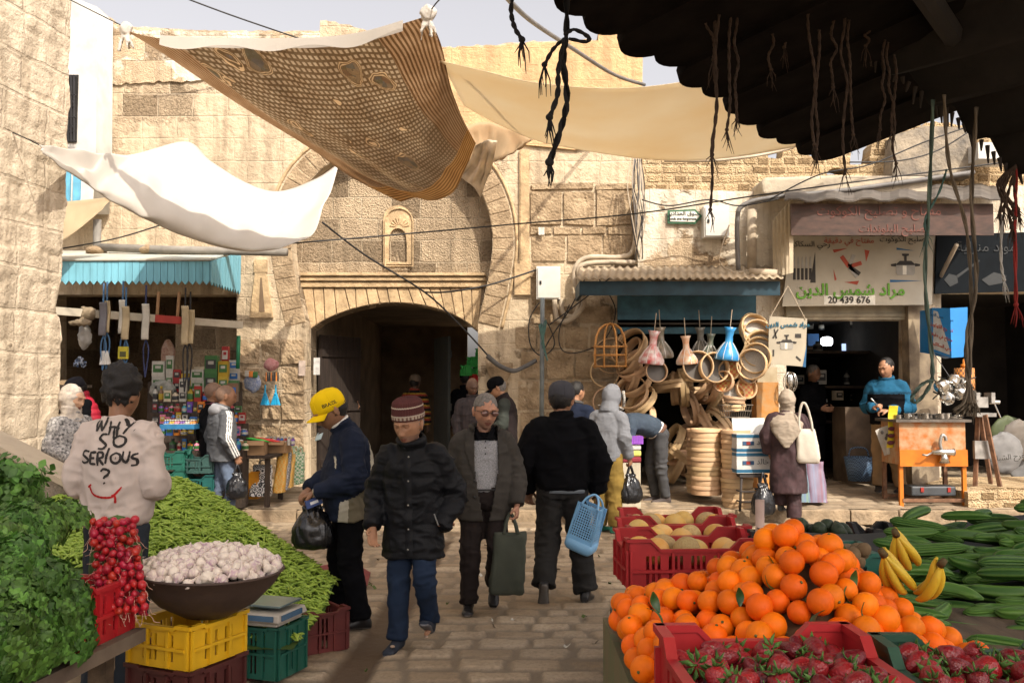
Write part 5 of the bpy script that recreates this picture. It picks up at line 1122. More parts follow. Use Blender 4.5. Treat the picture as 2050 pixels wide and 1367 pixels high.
sp_(wall('rubble_parapet',[(1286,420),(1286,300),(1340,288),(1436,292),(1438,318),(1484,318),(1486,300),(1536,298),(1538,316),(1566,316),(1568,292),(1618,290),(1620,312),(1642,312),(1644,285),(1700,275),(1702,330),(1740,330),(1745,290),(1780,255),(1900,245),(1960,260),(2200,262),(2200,420)],[[(1655,350)]+[(1675+20*math.cos(a),350-14*math.sin(a))for a in[PI-PI*k/8 for k in range(9)]]],13.95,.35,ST_RUBB,rough=4,ymax=345))
mb=MB();prism_px(mb,[(1527,390),(1524,366),(1532,354),(1680,350),(1860,352),(1870,390)],13.25,.7);o=sp_(mb.build('roof_slab',M('weathered_render',(.50,.42,.30),col2=(.27,.23,.18),scale=3,rough=.9,bump=.5,bscale=18,bdist=.02)));bv=o.modifiers.new('b','BEVEL');bv.width=.05;bv.segments=3
mb=MB();prism_px(mb,[(1786,352),(1792,270),(1850,252),(1945,256),(1950,352)],13.6,.8);o=sp_(mb.build('stained_chimney',M('soot_render',(.34,.28,.20),col2=(.10,.09,.08),scale=3.2,rough=.95,bump=.8,bscale=18,bdist=.03)))
mb=MB();pbox(mb,1958,285,2040,318,13.3,.5);o=sp_(mb.build('white_parapet',WHITEP))
mb=MB();pbox(mb,1516,735,1560,1000,13.45,.24);pl_=sp_(mb.build('pillar',M('cream_plaster',(.52,.44,.30),col2=(.36,.28,.17),scale=5,rough=.9,bump=.4)))
mb=MB();pbox(mb,1514,765,1562,1000,13.435,.27);sp_(mb.build('painted_dado',M('flaking_orange',(.50,.20,.035),col2=(.42,.27,.13),scale=9,rough=.8,bump=.4,bscale=30)))
mb=MB();pbox(mb,1818,612,1882,990,13.5,.25);sp_(mb.build('pillar',M('stained_plaster',(.34,.27,.18),col2=(.12,.09,.065),scale=4.5,rough=.95,bump=.6)))
mb=MB()
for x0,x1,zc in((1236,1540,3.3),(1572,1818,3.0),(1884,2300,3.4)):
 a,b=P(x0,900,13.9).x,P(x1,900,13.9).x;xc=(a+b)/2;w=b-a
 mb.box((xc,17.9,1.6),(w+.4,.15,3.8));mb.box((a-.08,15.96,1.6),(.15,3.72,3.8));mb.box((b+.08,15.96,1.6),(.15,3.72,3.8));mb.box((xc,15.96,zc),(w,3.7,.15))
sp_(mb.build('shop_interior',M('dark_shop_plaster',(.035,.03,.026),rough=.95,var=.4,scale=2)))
mb=MB();pbox(mb,1574,612,1816,640,13.62,.10);pbox(mb,1574,628,1816,634,13.60,.06);sp_(mb.build('roller_shutter_box',M('cream_metal',(.34,.29,.20),rough=.6,var=.3)))
mb=MB();prism_px(mb,[(1940,1062),(1938,985),(1980,976),(2200,974),(2200,1062)],12.25,1.5);tag(mb.build('plinth',ST_RUBB),'rough rubble plinth in front of the shop at the far right','wall')
def coons(name,top,bot,left,right,mat,nu=60,nv=40,sag=.15,bulge=(0,0,0),fold=.02,ff=9,label='',cat='awning',seed=0):
 """sheet between four edge curves (lists of world points); top/bot run left->right, left/right run top->bottom"""
 def samp(c,n):
  q=spl(c,12);L=[0]
  for a,b in zip(q[:-1],q[1:]):L.append(L[-1]+(b-a).length)
  out=[];k=0
  for i in range(n+1):
   t=L[-1]*i/n
   while k<len(L)-2 and L[k+1]<t:k+=1
   s=(t-L[k])/max(1e-9,L[k+1]-L[k]);out.append(q[k].lerp(q[k+1],min(1,max(0,s))))
  return out
 T,B,Lf,R=samp(top,nu),samp(bot,nu),samp(left,nv),samp(right,nv);vs=[]
 for i in range(nu+1):
  for j in range(nv+1):
   u,v=i/nu,j/nv
   p=T[i]*(1-v)+B[i]*v+Lf[j]*(1-u)+R[j]*u-(T[0]*(1-u)*(1-v)+T[nu]*u*(1-v)+B[0]*(1-u)*v+B[nu]*u*v)
   w=16*u*(1-u)*v*(1-v);w2_=4*v*(1-v)*min(1,u*2.2)
   vs.append(p+Vector((0,0,-sag*w))+Vector(bulge)*w2_)
 p=np.array([tuple(v)for v in vs]);U=np.repeat(np.arange(nu+1)/nu,nv+1);Vv=np.tile(np.arange(nv+1)/nv,nu+1);e=np.minimum(1,6*np.minimum(Vv,1-Vv)+.15)
 p[:,2]+=fold*(2*vnoise(np.stack([U*ff,Vv*ff*.25,0*U],1),1,seed)-1)*e;p[:,1]+=fold*.8*(2*vnoise(np.stack([U*ff*1.7,Vv*ff*.3,0*U],1),1,seed+1)-1)*e
 mb=MB();n2=nv+1;mb.add([tuple(q)for q in p],[[i*n2+j,(i+1)*n2+j,(i+1)*n2+j+1,i*n2+j+1]for i in range(nu)for j in range(nv)])
 me=mb.mesh(name,[mat]);uv=me.uv_layers.new(name='UVMap');li=np.empty(len(me.loops),dtype=np.int32);me.loops.foreach_get('vertex_index',li);uv.data.foreach_set('uv',np.stack([U[li],Vv[li]],1).ravel())
 o=link(name,me);m=o.modifiers.new('t','SOLIDIFY');m.thickness=.004;tag(o,label,cat);o['pts']=0;del o['pts']
 return o,T,B,Lf,R
def pat_mat():
 m,nt,b,o=_new('printed_cotton');t=NT(nt);uv=t.coord('UV');sp=t.n('ShaderNodeSeparateXYZ');t.l(uv,sp.inputs[0]);u,v=sp.outputs[0],sp.outputs[1]
 sc=t.n('ShaderNodeVectorMath',operation='MULTIPLY');t.l(uv,sc.inputs[0]);sc.inputs[1].default_value=(1.55,1,1);q=sc.outputs[0]
 def line(e,fr,th):return t.math('GREATER_THAN',t.math('SINE',t.math('MULTIPLY',e,fr)),th)
 us=t.math('MULTIPLY',u,1.55);lat=t.math('MAXIMUM',line(t.math('ADD',us,t.math('MULTIPLY',v,.12)),220,.2),line(t.math('SUBTRACT',v,t.math('MULTIPLY',us,.1)),240,.2))
 brown,cream=(.36,.28,.19),(.68,.585,.46)
 base=t.mix(lat,cream,brown)
 vo=t.n('ShaderNodeTexVoronoi');vo.inputs['Scale'].default_value=5;vo.inputs['Randomness'].default_value=.8;wob=t.n('ShaderNodeTexNoise');wob.inputs['Scale'].default_value=8;t.l(q,wob.inputs['Vector'])
 wm=t.n('ShaderNodeVectorMath',operation='MULTIPLY_ADD');t.l(wob.outputs['Color'],wm.inputs[0]);wm.inputs[1].default_value=(.14,.14,0);t.l(q,wm.inputs[2]);t.l(wm.outputs[0],vo.inputs['Vector']);d=vo.outputs['Distance']
 rings=t.mix(line(d,150,.1),brown,(.80,.66,.48))
 v2=t.n('ShaderNodeTexVoronoi');v2 .inputs['Scale'].default_value=30;t.l(q,v2 .inputs['Vector'])
 hue=t.ramp(v2 .outputs['Color'],[(0,(.42,.17,.11)),(.3,(.20,.22,.10)),(.55,(.18,.21,.30)),(.75,(.50,.38,.25)),(1,(.30,.22,.12))])
 flower=t.mix(.32,t.mix(line(v2 .outputs['Distance'],70,.3),hue,(.16,.13,.07)),cream)
 c=t.mix(t.math('LESS_THAN',d,.33),base,rings);c=t.mix(t.math('LESS_THAN',d,.23),c,flower)
 sw=t.math('ADD',t.math('MULTIPLY',t.noise(q,2.2,2),.05),0)
 st_u=line(t.math('ADD',u,sw),430,.0);edge=t.math('GREATER_THAN',t.math('ABSOLUTE',t.math('SUBTRACT',t.math('ADD',u,t.math('MULTIPLY',sw,1.2)),.53)),.335);c=t.mix(edge,c,t.mix(st_u,(.64,.50,.36),(.35,.245,.15)))
 st_v=line(t.math('ADD',v,sw),360,.0);ev=t.math('GREATER_THAN',t.math('ADD',v,sw),.90);c=t.mix(ev,c,t.mix(st_v,(.76,.54,.28),(.40,.25,.11)))
 n=t.noise(t.coord('Object'),4,4);c=t.mix(t.ramp(n,[(.4,(.4,.4,.4)),(.6,(0,0,0))]),c,(.66,.56,.45),'MULTIPLY')
 t.l(c,b.inputs['Base Color']);b.inputs['Roughness'].default_value=.9;b.inputs['Specular IOR Level'].default_value=.1;t.bump(b,t.noise(uv,300,2),.15,.003)
 tr=t.n('ShaderNodeBsdfTranslucent');t.l(c,tr.inputs[0]);mx=t.n('ShaderNodeMixShader');mx.inputs[0].default_value=.6;t.l(b.outputs[0],mx.inputs[1]);t.l(tr.outputs[0],mx.inputs[2]);t.l(mx.outputs[0],o.inputs[0]);return m
A_,B_,C_,D_=P(252,62,9.5),P(857,32,8.0),P(952,288,11.3),P(802,404,10.9)
o1,T1,*_=coons('patterned_awning',[A_,P(330,78,9.3),P(520,84,9.0),P(700,76,8.5),B_],[D_,P(830,396,10.9),P(862,402,11.0),P(905,386,11.1),P(930,340,11.2),C_],[A_,P(395,152,9.9),P(490,214,10.2),P(620,296,10.5),P(700,352,10.7),D_],[B_,P(885,95,8.6),P(905,185,9.8),P(930,250,10.7),C_],pat_mat(),90,60,.22,fold=.035,ff=12,label='brown patterned cotton sheet with flowers strung up as a sunshade above the street',seed=3)
CANVAS=M('white_canvas',(.64,.595,.53),rough=.85,var=.06,scale=2,bump=.2,bscale=40,spec=.1,trans=.35);CANVB=M('beige_canvas',(.62,.50,.33),rough=.85,var=.12,scale=1.2,bump=.15,bscale=30,spec=.1,trans=.5)
mb=MB()
h=[T1[i]for i in range(12,84)];mb.loft([[p+Vector((0,-.012,.03)),p+Vector((0,-.022,-.075-.03*math.sin(i*.25))),p+Vector((0,-.018,-.075)),p+Vector((0,-.006,.03))]for i,p in enumerate(h)]);mb.build('hem',CANVAS,o1)
for p,r in((A_,.07),(B_,.075)):
 mb=MB();mb.ball(p+Vector((0,0,.02)),(r,r*.8,r),14,9)
 for k in range(5):a=k*1.3;mb.tube(spl([p,p+Vector((.05*math.cos(a),.03*math.sin(a),-.10)),p+Vector((.08*math.cos(a),.05*math.sin(a),-.16-.08*rnd.random()))],4),[.03,.028,.026,.024,.022,.02,.017,.014,.01],6,flat=.5)
 me=fuse(mb,.012,1);wrinkle(me,.006,14,2);finish(me,[CANVAS]);me.name='knot';link('knot',me,o1)
WL=P(78,290,8.75);WK=P(375,284,11.9);WR=P(680,325,12.4);WB=P(578,488,11.2)
o2,*_=coons('white_awning',[WL,P(150,300,9.6),P(265,309,11.0),WK,P(425,326,12.0),P(500,370,12.1),P(560,384,12.2),P(635,357,12.3),WR],[WL,P(150,346,9.5),P(235,402,10.2),P(350,462,10.8),P(480,500,11.1),WB],[WL,WL+Vector((.02,.01,-.03)),WL+Vector((.03,.01,-.06))],[WR,P(668,385,12.1),P(642,452,11.6),WB],CANVAS,90,36,.05,(0,-.42,-.12),.055,16,'white canvas sheet strung up as a sunshade below the patterned one',seed=7)
coons('beige_awning',[P(880,122,8.8),P(960,140,8.9),P(1080,166,9),P(1250,176,9.2),P(1420,153,9.4),P(1660,90,9.6),P(1800,40,9.8)],[P(930,212,11.2),P(1000,250,11.6),P(1100,288,12),P(1300,319,12.3),P(1450,317,12.4),P(1640,284,12.5),P(1760,245,12.5)],[P(880,122,8.8),P(905,165,10),P(930,212,11.2)],[P(1800,40,9.8),P(1790,140,11.2),P(1760,245,12.5)],M('stained_canvas',(.80,.72,.57),rough=.85,col2=(.76,.64,.45),scale=.8,bump=.15,bscale=30,spec=.1,trans=.5),60,24,.10,fold=.012,ff=4,label='broad beige canvas stretched overhead towards the shops on the right',seed=9)
mb=MB();q=[P(x,y,12.55)for x,y in((1330,322),(1450,320),(1560,303),(1640,272),(1740,225))];mb.tube(spl(q,5),.022,8);tag(mb.build('awning_pole',PIPEM,smooth=True),'bent pale pole along the lower edge of the beige canvas','pole')
coons('cream_drape',[P(922,254,12.2),P(985,246,12.3),P(1072,280,12.5)],[P(906,338,12.1),P(935,325,12.3),P(1006,300,12.5)],[P(922,254,12.2),P(935,300,12.2),P(906,338,12.1)],[P(1072,280,12.5),P(1045,300,12.5),P(1006,300,12.5)],M('orange_cream_cotton',(.62,.46,.28),rough=.9,var=.15,scale=3,trans=.55),24,20,.12,fold=.06,ff=14,label='cream cotton sheet gathered behind the lower corner of the patterned one',seed=4)
coons('hanging_cloth',[P(955,292,11.6),P(975,280,11.7),P(996,284,11.8)],[P(908,348,11.6),P(945,372,11.6),P(962,396,11.6)],[P(955,292,11.6),P(930,330,11.6),P(908,348,11.6)],[P(996,284,11.8),P(982,340,11.7),P(962,396,11.6)],M('white_rag',(.72,.62,.48),rough=.9,trans=.5),16,20,.03,fold=.07,ff=10,label='pale cloth end hanging down from the tied corner of the patterned sheet',seed=6)
coons('beige_drape',[P(60,408,12.4),P(130,404,12.5),P(230,394,12.6)],[P(60,500,12.3),P(125,482,12.3),P(205,420,12.5)],[P(60,408,12.4),P(60,450,12.3),P(60,500,12.3)],[P(230,394,12.6),P(220,405,12.6),P(205,420,12.5)],CANVB,20,14,.04,fold=.02,label='small beige canvas tied up behind the corner wall above the blue awning',seed=5)
coons('unseen_shade_awning',[V(-1.6,-4.4,7.4),V(3.5,-4.4,7.2),V(8.2,-4.4,7.4)],[V(-1.6,5.2,7.5),V(3.5,5.2,7.3),V(8.2,5.2,7.5)],[V(-1.6,-4.4,7.4),V(-1.6,0,7.1),V(-1.6,5.2,7.5)],[V(8.2,-4.4,7.4),V(8.2,0,7.1),V(8.2,5.2,7.5)],M('shade_tarpaulin',(.80,.71,.57),rough=.8,trans=.6),30,30,.15,fold=.05,ff=5,label='added tan tarpaulin out of view that shades the near market stalls',seed=2)  # added sheet above the view, blocks the sun and passes warm fill
def cable(label,pts,r=.012,mat=CABLE,cat='cable',name='cable',group=None,wob=0):
 mb=MB();p=spl(pts,8);mb.tube([q+Vector((rnd.uniform(-wob,wob),0,rnd.uniform(-wob,wob)))for q in p],r,6);return tag(mb.build(name,mat,smooth=True),label,cat,group)
def pc(*a):return[P(*q)for q in a]
cable('thin black cord from the stone corner up to the left knot of the patterned sheet',pc((60,-40,9.4),(140,0,9.4),(250,55,9.5)),.006,cat='cord',name='cord')
cable('thin black line crossing the sky above the patterned sheet',pc((340,-15,13),(460,30,13.3),(600,78,13.8)),.012)
cable('short cord tying the top right knot of the patterned sheet',pc((862,22,8),(875,5,7.8),(900,-20,7.5)),.006,cat='cord',name='cord')
cable('heavy twisted black cable hanging from the roof to the ochre parapet',pc((1000,-20,9),(1060,40,10),(1150,100,11.5),(1230,150,13),(1290,170,13.9)),.028,CABLEG)
cable('long thin wire stretched across the whole facade above the niche',pc((585,487,11.5),(770,472,12),(1040,448,12.5),(1280,427,12.6),(1560,385,12.6),(2050,320,12.4)),.010)
cable('dark cable drooping from the white sheet to the wrapped joint beside the gate',pc((645,445,12),(730,510,12.5),(850,585,13),(920,650,13.2),(980,715,13.3)),.014)
cable('cable swinging from the drooping cable up to the white meter box',pc((850,585,13),(900,584,13.3),(980,570,13.6),(1075,540,13.9)),.013)
cable('thick wrapped cable joint hanging beside the gate column',pc((975,712,13.3),(1000,732,13.3),(1025,742,13.4),(1042,738,13.5),(1072,722,13.8)),.035,M('tape_grey',(.10,.095,.09)))
cable('dark cable on the corner wall under the white sheet',pc((-40,288,8.8),(60,330,9.2),(128,368,9.7)),.012)
cable('thin cord tying the white sheet to the corner wall',pc((-20,248,8.9),(40,272,8.8),(78,290,8.75)),.006,cat='cord',name='cord')
cable('thin cable from the beige drape rising to the white canvas',pc((110,500,12.6),(230,478,12.8),(330,448,12.9)),.010)
for k,q in enumerate((((1080,605),(1060,640),(1062,690),(1085,712),(1110,690),(1098,650),(1085,640)),((1140,610),(1120,660),(1125,700),(1160,705),(1210,680),(1232,620),(1200,560)),((1170,560),(1140,620),(1100,680),(1085,710)),((1240,540),(1180,590),(1100,650)))):
 cable(('black cable looped round the post','wide loop of black cable beside the blue awning','black cable running slantwise to the post','slack black cable crossing the wall below the meter box')[k],pc(*[(x,y,13.75-.02*k)for x,y in q]),.009)
for k,q in enumerate((((1122,600),(1128,628),(1150,632),(1160,600),(1150,560),(1155,530),(1180,515),(1240,515),(1268,500),(1275,430)),((1110,600),(1116,640),(1140,640),(1168,610),(1160,560),(1175,528),(1320,527),(1380,530),(1430,510),(1450,490),(1480,470)))):
 mb=MB();mb.tube(spl(pc(*[(x,y,13.85-.05*k)for x,y in q]),6),.04,10);tag(mb.build('conduit',PIPEM,smooth=True),('upper beige conduit curving down to the meter box','long lower beige conduit running along the plaster wall')[k],'pipe')
mb=MB();mb.tube(spl(pc(*[(x,y,13.2)for x,y in((1478,540),(1476,440),(1490,410),(1550,395),(1700,380),(1950,345))]),6),.035,8);tag(mb.build('conduit',CABLEG,smooth=True),'grey flexible conduit rising to the roof slab above the sign','pipe')
mb=MB();mb.tube(pc((1505,545,13.5),(1506,420,13.5)),.07,12);mb.tube(pc((1500,545,13.0),(1556,548,12.9)),.06,12);tag(mb.build('drain_pipe',PIPEM,smooth=True),'fat beige drain pipe at the left end of the brown awning','pipe')
mb=MB();mb.tube(pc((195,440,13.8),(194,490,13.8),(210,500,13.75)),.06,10);mb.tube(pc((195,495,13.5),(330,500,13.3),(575,505,13.2)),.06,10);tag(mb.build('drain_pipe',M('grey_pipe',(.22,.20,.17)),smooth=True),'grey plastic pipe above the sky blue awning','pipe')
for k in range(14):
 x=1272+rnd.uniform(-10,12);cable('',pc((x,318,13.6),(x+rnd.uniform(-8,10),370,13.55),(x+rnd.uniform(-8,12),430,13.55),(1280+rnd.uniform(-12,8),480+rnd.uniform(0,50),13.6)),.008,rnd.choice((CABLE,CABLEG,PIPEM)))
 bpy.context.scene.collection.objects[-1]['label']='one of the tangled wires running down the corner between the two facades';bpy.context.scene.collection.objects[-1]['group']='wires on the facade corner'
for k,(q,lab)in enumerate(((((1285,400),(1340,412),(1420,400),(1480,412),(1560,398)),'black wire sagging across the white plaster above the street plate'),(((1540,400),(1640,350),(1740,330),(1850,285),(1950,250)),'pair of wires rising past the chimney to the roof'),(((1460,450),(1440,520),(1470,545),(1500,540)),'white wire looping under the plaster meter cabinet'),(((1700,325),(1800,322),(1880,300),(1960,250)),'dark wire from the parapet to the kiosk roof'))):
 cable(lab,pc(*[(x,y,13.1)for x,y in q]),.010,PIPEM if k==2 else CABLE)
def cabinet(label,x0,y0,x1,y1,Y):
 a,b=P(x0,y0,Y),P(x1,y1,Y);r=thing('meter_box',label,'cabinet',((a.x+b.x)/2,Y,b.z));w,h=b.x-a.x,a.z-b.z;m=M('white_box_enamel',(.60,.58,.52),rough=.45,var=.12,scale=4)
 mb=MB();mb.box((0,.10,h/2),(w,.2,h));mb.build('box',m,r);mb=MB();mb.box((0,-.012,h/2),(w-.04,.02,h-.04));o=mb.build('door',m,r);mb=MB();mb.box((-w/2+.06,-.028,h/2),(.03,.012,.05));mb.build('lock',BLACKR,o)
cabinet('white metal meter box on the rough blocks between the gate and the blue awning',1074,533,1122,599,13.8);cabinet('white meter cabinet on the plaster wall beside the street plate',1409,412,1460,475,13.5)
r=thing('street_sign','green edged white street name plate shaped like an arrow','sign',P(1370,433,13.66));s_=13.66/F
def shp(pts,c):return[((x-c[0])*s_,-(y-c[1])*s_)for x,y in pts]
for nm,pts,m,y in(('plate_border',[(1336,421),(1392,419),(1406,433),(1392,449),(1336,448)],M('green_enamel',(.03,.11,.05),rough=.4),0),('plate',[(1341,425),(1390,423),(1400,433),(1390,445),(1341,444)],M('white_enamel',(.66,.64,.55),rough=.4),-.012)):
 me=plate(shp(pts,(1370,433)),(),.02);me.transform(FRONT);me.materials.append(m);link(nm,me,r,(0,y,0))
for tx,z,s in((ar('سوق الحدادين'),.035,.085),('Souk des forgerons',-.045,.052)):
 me=text(tx,s,.004,.0015);me.transform(Matrix.Translation((-.03,-.025,z))@FRONT);me.materials.append(M('sign_black',(.02,.02,.02),bump=0));link('lettering',me,r)
def corrugated(mb,p00,p10,p01,p11,n,amp,sharp=False):
 def fn(u,v):
  p=p00 .lerp(p10,u).lerp(p01 .lerp(p11,u),v);c=math.sin(u*n*2*PI);c=math.copysign(min(1,abs(c)*2.5),c)if sharp else c;return p+Vector((0,0,amp*c))
 mb.grid(fn,n*8,3)
r=thing('blue_awning','dark teal boxed awning with a wavy tin roof over the sieve shop','awning',(P(1360,590,12.8).x,12.8,P(1360,590,12.8).z))
def at_(o,r):o.parent=r;o.matrix_parent_inverse=Matrix.Translation(-Vector(r.location));return o
mb=MB();pbox(mb,1160,563,1562,591,12.8,.05);pbox(mb,1160,563,1166,591,12.85,.85);at_(mb.build('fascia',M('dark_teal_fascia',(.006,.030,.045),rough=.6,var=.4)),r)
mb=MB();corrugated(mb,P(1152,558,12.68),P(1568,556,12.68),P(1160,535,13.7),P(1560,532,13.7),26,.016);o=at_(mb.build('tin_roof',CORR,smooth=True),r);m=o.modifiers.new('t','SOLIDIFY');m.thickness=.008
mb=MB();pbox(mb,1236,592,1514,640,13.68,.04);pbox(mb,1236,655,1514,668,13.6,.05);at_(mb.build('lintel_board',TEALP),r)
r=thing('brown_awning','rusty brown sheet metal awning board over the key cutting shop sign','awning',P(1785,470,12.6))
mb=MB();pbox(mb,1583,408,1990,471,12.6,.03);fb=at_(mb.build('fascia',M('faded_brown_paint',(.08,.042,.03),col2=(.04,.024,.018),scale=6,rough=.7,bump=.3,stretch=(1,1,3))),r)
mb=MB();corrugated(mb,P(1570,400,12.45),P(2010,396,12.45),P(1575,375,13.7),P(2010,370,13.7),6,.02,True);o=at_(mb.build('sheet_roof',M('dark_sheet_metal',(.10,.085,.07),rough=.6,var=.4)),r);m=o.modifiers.new('t','SOLIDIFY');m.thickness=.02
mb=MB()
for i in range(5):x=1548+i*8;prism_px(mb,[(x,556-i*2),(x+8.2,554-i*2),(x+8.2,432-i*9),(x,441-i*9)],13.2-i*.13,.03)
at_(mb.build('side_sheet',M('cream_sheet_metal',(.46,.38,.26),rough=.7,var=.2)),r)
mb=MB();mb.tube(pc((1880,560,13.5),(1915,490,12.7)),.03,8);at_(mb.build('strut',M('beige_steel',(.30,.24,.17)),smooth=True),r)
for tx,x,y,s in((ar('مفتاح و تصليح الكوكوت'),1760,423,.18),(ar('تصليح البلوندات'),1790,458,.15)):
 me=text(tx,s,.004);me.transform(Matrix.Translation(P(x,y,12.594))@FRONT);me.materials.append(M('faded_red_paint',(.15,.055,.04),bump=0));at_(link('lettering',me),r)
SB=M('cream_sign',(.36,.315,.235),rough=.6,var=.12,scale=3);SGREEN=M('sign_green',(.12,.30,.03),bump=0);SBLK=M('sign_ink',(.035,.03,.025),bump=0);SGRY=M('sign_grey',(.30,.28,.24),bump=0);SRED=M('sign_red',(.35,.06,.03),bump=0);SBLUE=M('sign_blue',(.02,.10,.22),bump=0);SPLT=M('sign_plate_white',(.66,.62,.52),bump=0)
def mark(r,name,pts,Y,m,k=0):
 mb=MB();prism_px(mb,pts,Y-.004-.002*k,.006);return at_(mb.build(name,m),r)
def cooker(r,x,y,s,Y):
 for nm,pts,m,k in(('pot_picture',[(-1,.2),(-1,1.0),(-.85,1.25),(.85,1.25),(1,1.0),(1,.2)],SGRY,1),('pot_shine',[(-.3,.25),(-.3,1.2),(.1,1.2),(.1,.25)],SPLT,2),('pot_lid',[(-1.1,.2),(-.6,-.25),(.6,-.25),(1.1,.2)],SBLK,2),('pot_knob',[(-.12,-.25),(-.12,-.75),(-.35,-.8),(-.35,-1),(.35,-1),(.35,-.8),(.12,-.75),(.12,-.25)],SBLK,2),('pot_grip',[(-1.55,.1),(-1,.0),(-1,.35),(-1.5,.3)],SBLK,2),('pot_grip',[(1.55,.1),(1,.0),(1,.35),(1.5,.3)],SBLK,2)):
  mark(r,nm,[(x+a*s,y+b*s)for a,b in pts],Y,m,k)
r=thing('shop_sign','large cream shop sign with knives keys and a pressure cooker and green Arabic lettering','sign',P(1716,612,13.35))
mb=MB();prism_px(mb,[(1566,613),(1583,472),(1869,474),(1866,610)],13.35,.06);at_(mb.build('board',SB),r)
for tx,x,y,s,m,b in((ar('مراد شمس الدين'),1703,581,.23,SGREEN,.006),('20 439 676',1700,601,.135,SBLK,.002),(ar('رحي السكاكين'),1618,489,.115,SBLK,0),(ar('مفتاح في دقيقة'),1700,482,.115,SRED,0),(ar('تصليح الكوكوت'),1810,479,.115,SBLK,0)):
 me=text(tx,s,.004,b);me.transform(Matrix.Translation(P(x,y,13.338))@FRONT);me.materials.append(m);at_(link('lettering',me),r)
mark(r,'number_plate',[(1650,610),(1650,591),(1752,591),(1752,610)],13.35,SPLT)
for i in range(5):x=1588+i*8;mark(r,'knife_picture',[(x,536),(x+1,515),(x+3,513),(x+5,536)],13.35,SGRY,1);mark(r,'knife_handle',[(x,560),(x,537),(x+5,537),(x+5,560)],13.35,SBLK,1)
for pts,m in(([(1667,500),(1697,497),(1670,506)],SRED),([(1731,500),(1741,502),(1734,524)],SRED),([(1669,540),(1675,560),(1671,562)],SRED),([(1690,565),(1720,562),(1716,570)],SRED),([(1795,496),(1830,502),(1795,500)],SBLUE),([(1782,560),(1846,562),(1782,565)],SBLUE),([(1622,566),(1632,505),(1633,566)],SBLK)):mark(r,'corner_mark',pts,13.35,m)
for a in(.3,1.2,2.2,-.6,-.9):c,q=math.cos(a),math.sin(a);mark(r,'key_picture',[(1700+4*q,534+4*c),(1700-4*q,534-4*c),(1700+26*c-4*q,534-26*q-4*c),(1700+26*c+4*q,534-26*q+4*c)],13.35,rnd.choice((SGRY,SBLK,SRED)),1)
cooker(r,1813,527,19,13.35)
r=thing('hanging_sign','tilted square sign hanging by a string beside the sieves with a pressure cooker picture','sign',P(1578,685,12.7))
mb=MB();prism_px(mb,[(1538,728),(1540,633),(1616,638),(1612,734)],12.7,.03);at_(mb.build('board',SB),r)
me=text(ar('مراد شمس الدين'),.088,.004,.003);me.transform(Matrix.Translation(P(1577,650,12.69))@FRONT);me.materials.append(M('sign_teal',(.01,.10,.16),bump=0));at_(link('lettering',me),r)
cooker(r,1575,683,13,12.7);mark(r,'corner_mark',[(1607,734),(1615,690),(1613,735)],12.7,SBLUE)
for pts in([(1546,676),(1557,658),(1559,660),(1549,678)],[(1553,678),(1549,659),(1551,658),(1556,677)],[(1595,712),(1604,720),(1602,723),(1593,715)],[(1547,700),(1550,700),(1550,713),(1547,713)],[(1592,668),(1604,668),(1604,676),(1592,676)]):mark(r,'tool_picture',pts,12.7,SBLK,1)
mb=MB();mb.tube(pc((1578,573,12.7),(1613,640,12.69)),.005,5);mb.tube(pc((1577,573,12.7),(1542,635,12.69)),.005,5);at_(mb.build('string',PIPEM),r)
r=thing('box_sign','bright blue box sign with red Arabic lettering on its pale face','sign',P(1900,665,12.9));BB=M('bright_blue_paint',(.015,.19,.50),rough=.5,var=.12,scale=3)
mb=MB();a=[P(x,y,12.9)for x,y in((1866,702),(1866,616),(1902,620),(1905,714))];b=[P(x,y,12.6)for x,y in((1905,716),(1902,617),(1937,615),(1936,714))]
mb.loft([[b[0],b[1],b[2],b[3]],[a[0]+Vector((.05,.5,0)),a[1]+Vector((.05,.5,0)),b[2]+Vector((0,.45,0)),b[3]+Vector((0,.45,0))]]);mb.loft([[a[0],b[0]+Vector((-.005,0,0)),b[1]+Vector((-.005,0,0)),a[1]],[p+Vector((.1,.4,0))for p in(a[0],b[0],b[1],a[1])]]);at_(mb.build('box',BB),r)
n_=(b[0]-a[0]).cross(a[1]-a[0]).normalized();n_=n_ if n_.y<0 else-n_;ex=(b[0]-a[0]);ez=a[1]-a[0];f=lambda u,v,o=.006:a[0]+ex*u+ez*v*(1+.0*u)+n_*o
mb=MB();mb.loft([[f(.08,.05),f(.92,.05),f(.92,.95),f(.08,.95)],[f(.08,.05,-.01),f(.92,.05,-.01),f(.92,.95,-.01),f(.08,.95,-.01)]]);at_(mb.build('face',M('pale_blue_face',(.42,.44,.44),rough=.4)),r)
Rb=Matrix((ex.normalized(),ez.normalized(),n_)).transposed().to_4x4()
for tx,v,s,m in(('مراد شمس الدين',.86,.062,SBLUE),('تصليح الكوكوت',.62,.066,SRED),('مفتاح في دقيقة',.40,.062,SRED),('رحي السكاكين',.19,.062,SRED)):
 me=text(ar(tx),s,.003,.001);me.transform(Matrix.Translation(f(.5,v,.009))@Rb);me.materials.append(m);at_(link('lettering',me),r)
r=thing('dark_sign','dark shop sign with frying pan and ladle pictures at the far right','sign',P(1960,585,13.4));mb=MB();prism_px(mb,[(1872,588),(1876,470),(2150,462),(2150,580)],13.4,.05);at_(mb.build('board',M('night_blue_board',(.004,.006,.008),rough=.7,spec=.1)),r)
GP=M('dim_grey_print',(.028,.03,.03),bump=0)
for pts in([(1890,560),(1900,548),(1916,552),(1918,566),(1902,574)],[(1914,552),(1960,520),(1962,523),(1918,556)],[(1965,560),(1990,545),(2015,552),(2010,566),(1980,572)]):mark(r,'pan_picture',pts,13.4,GP,1)
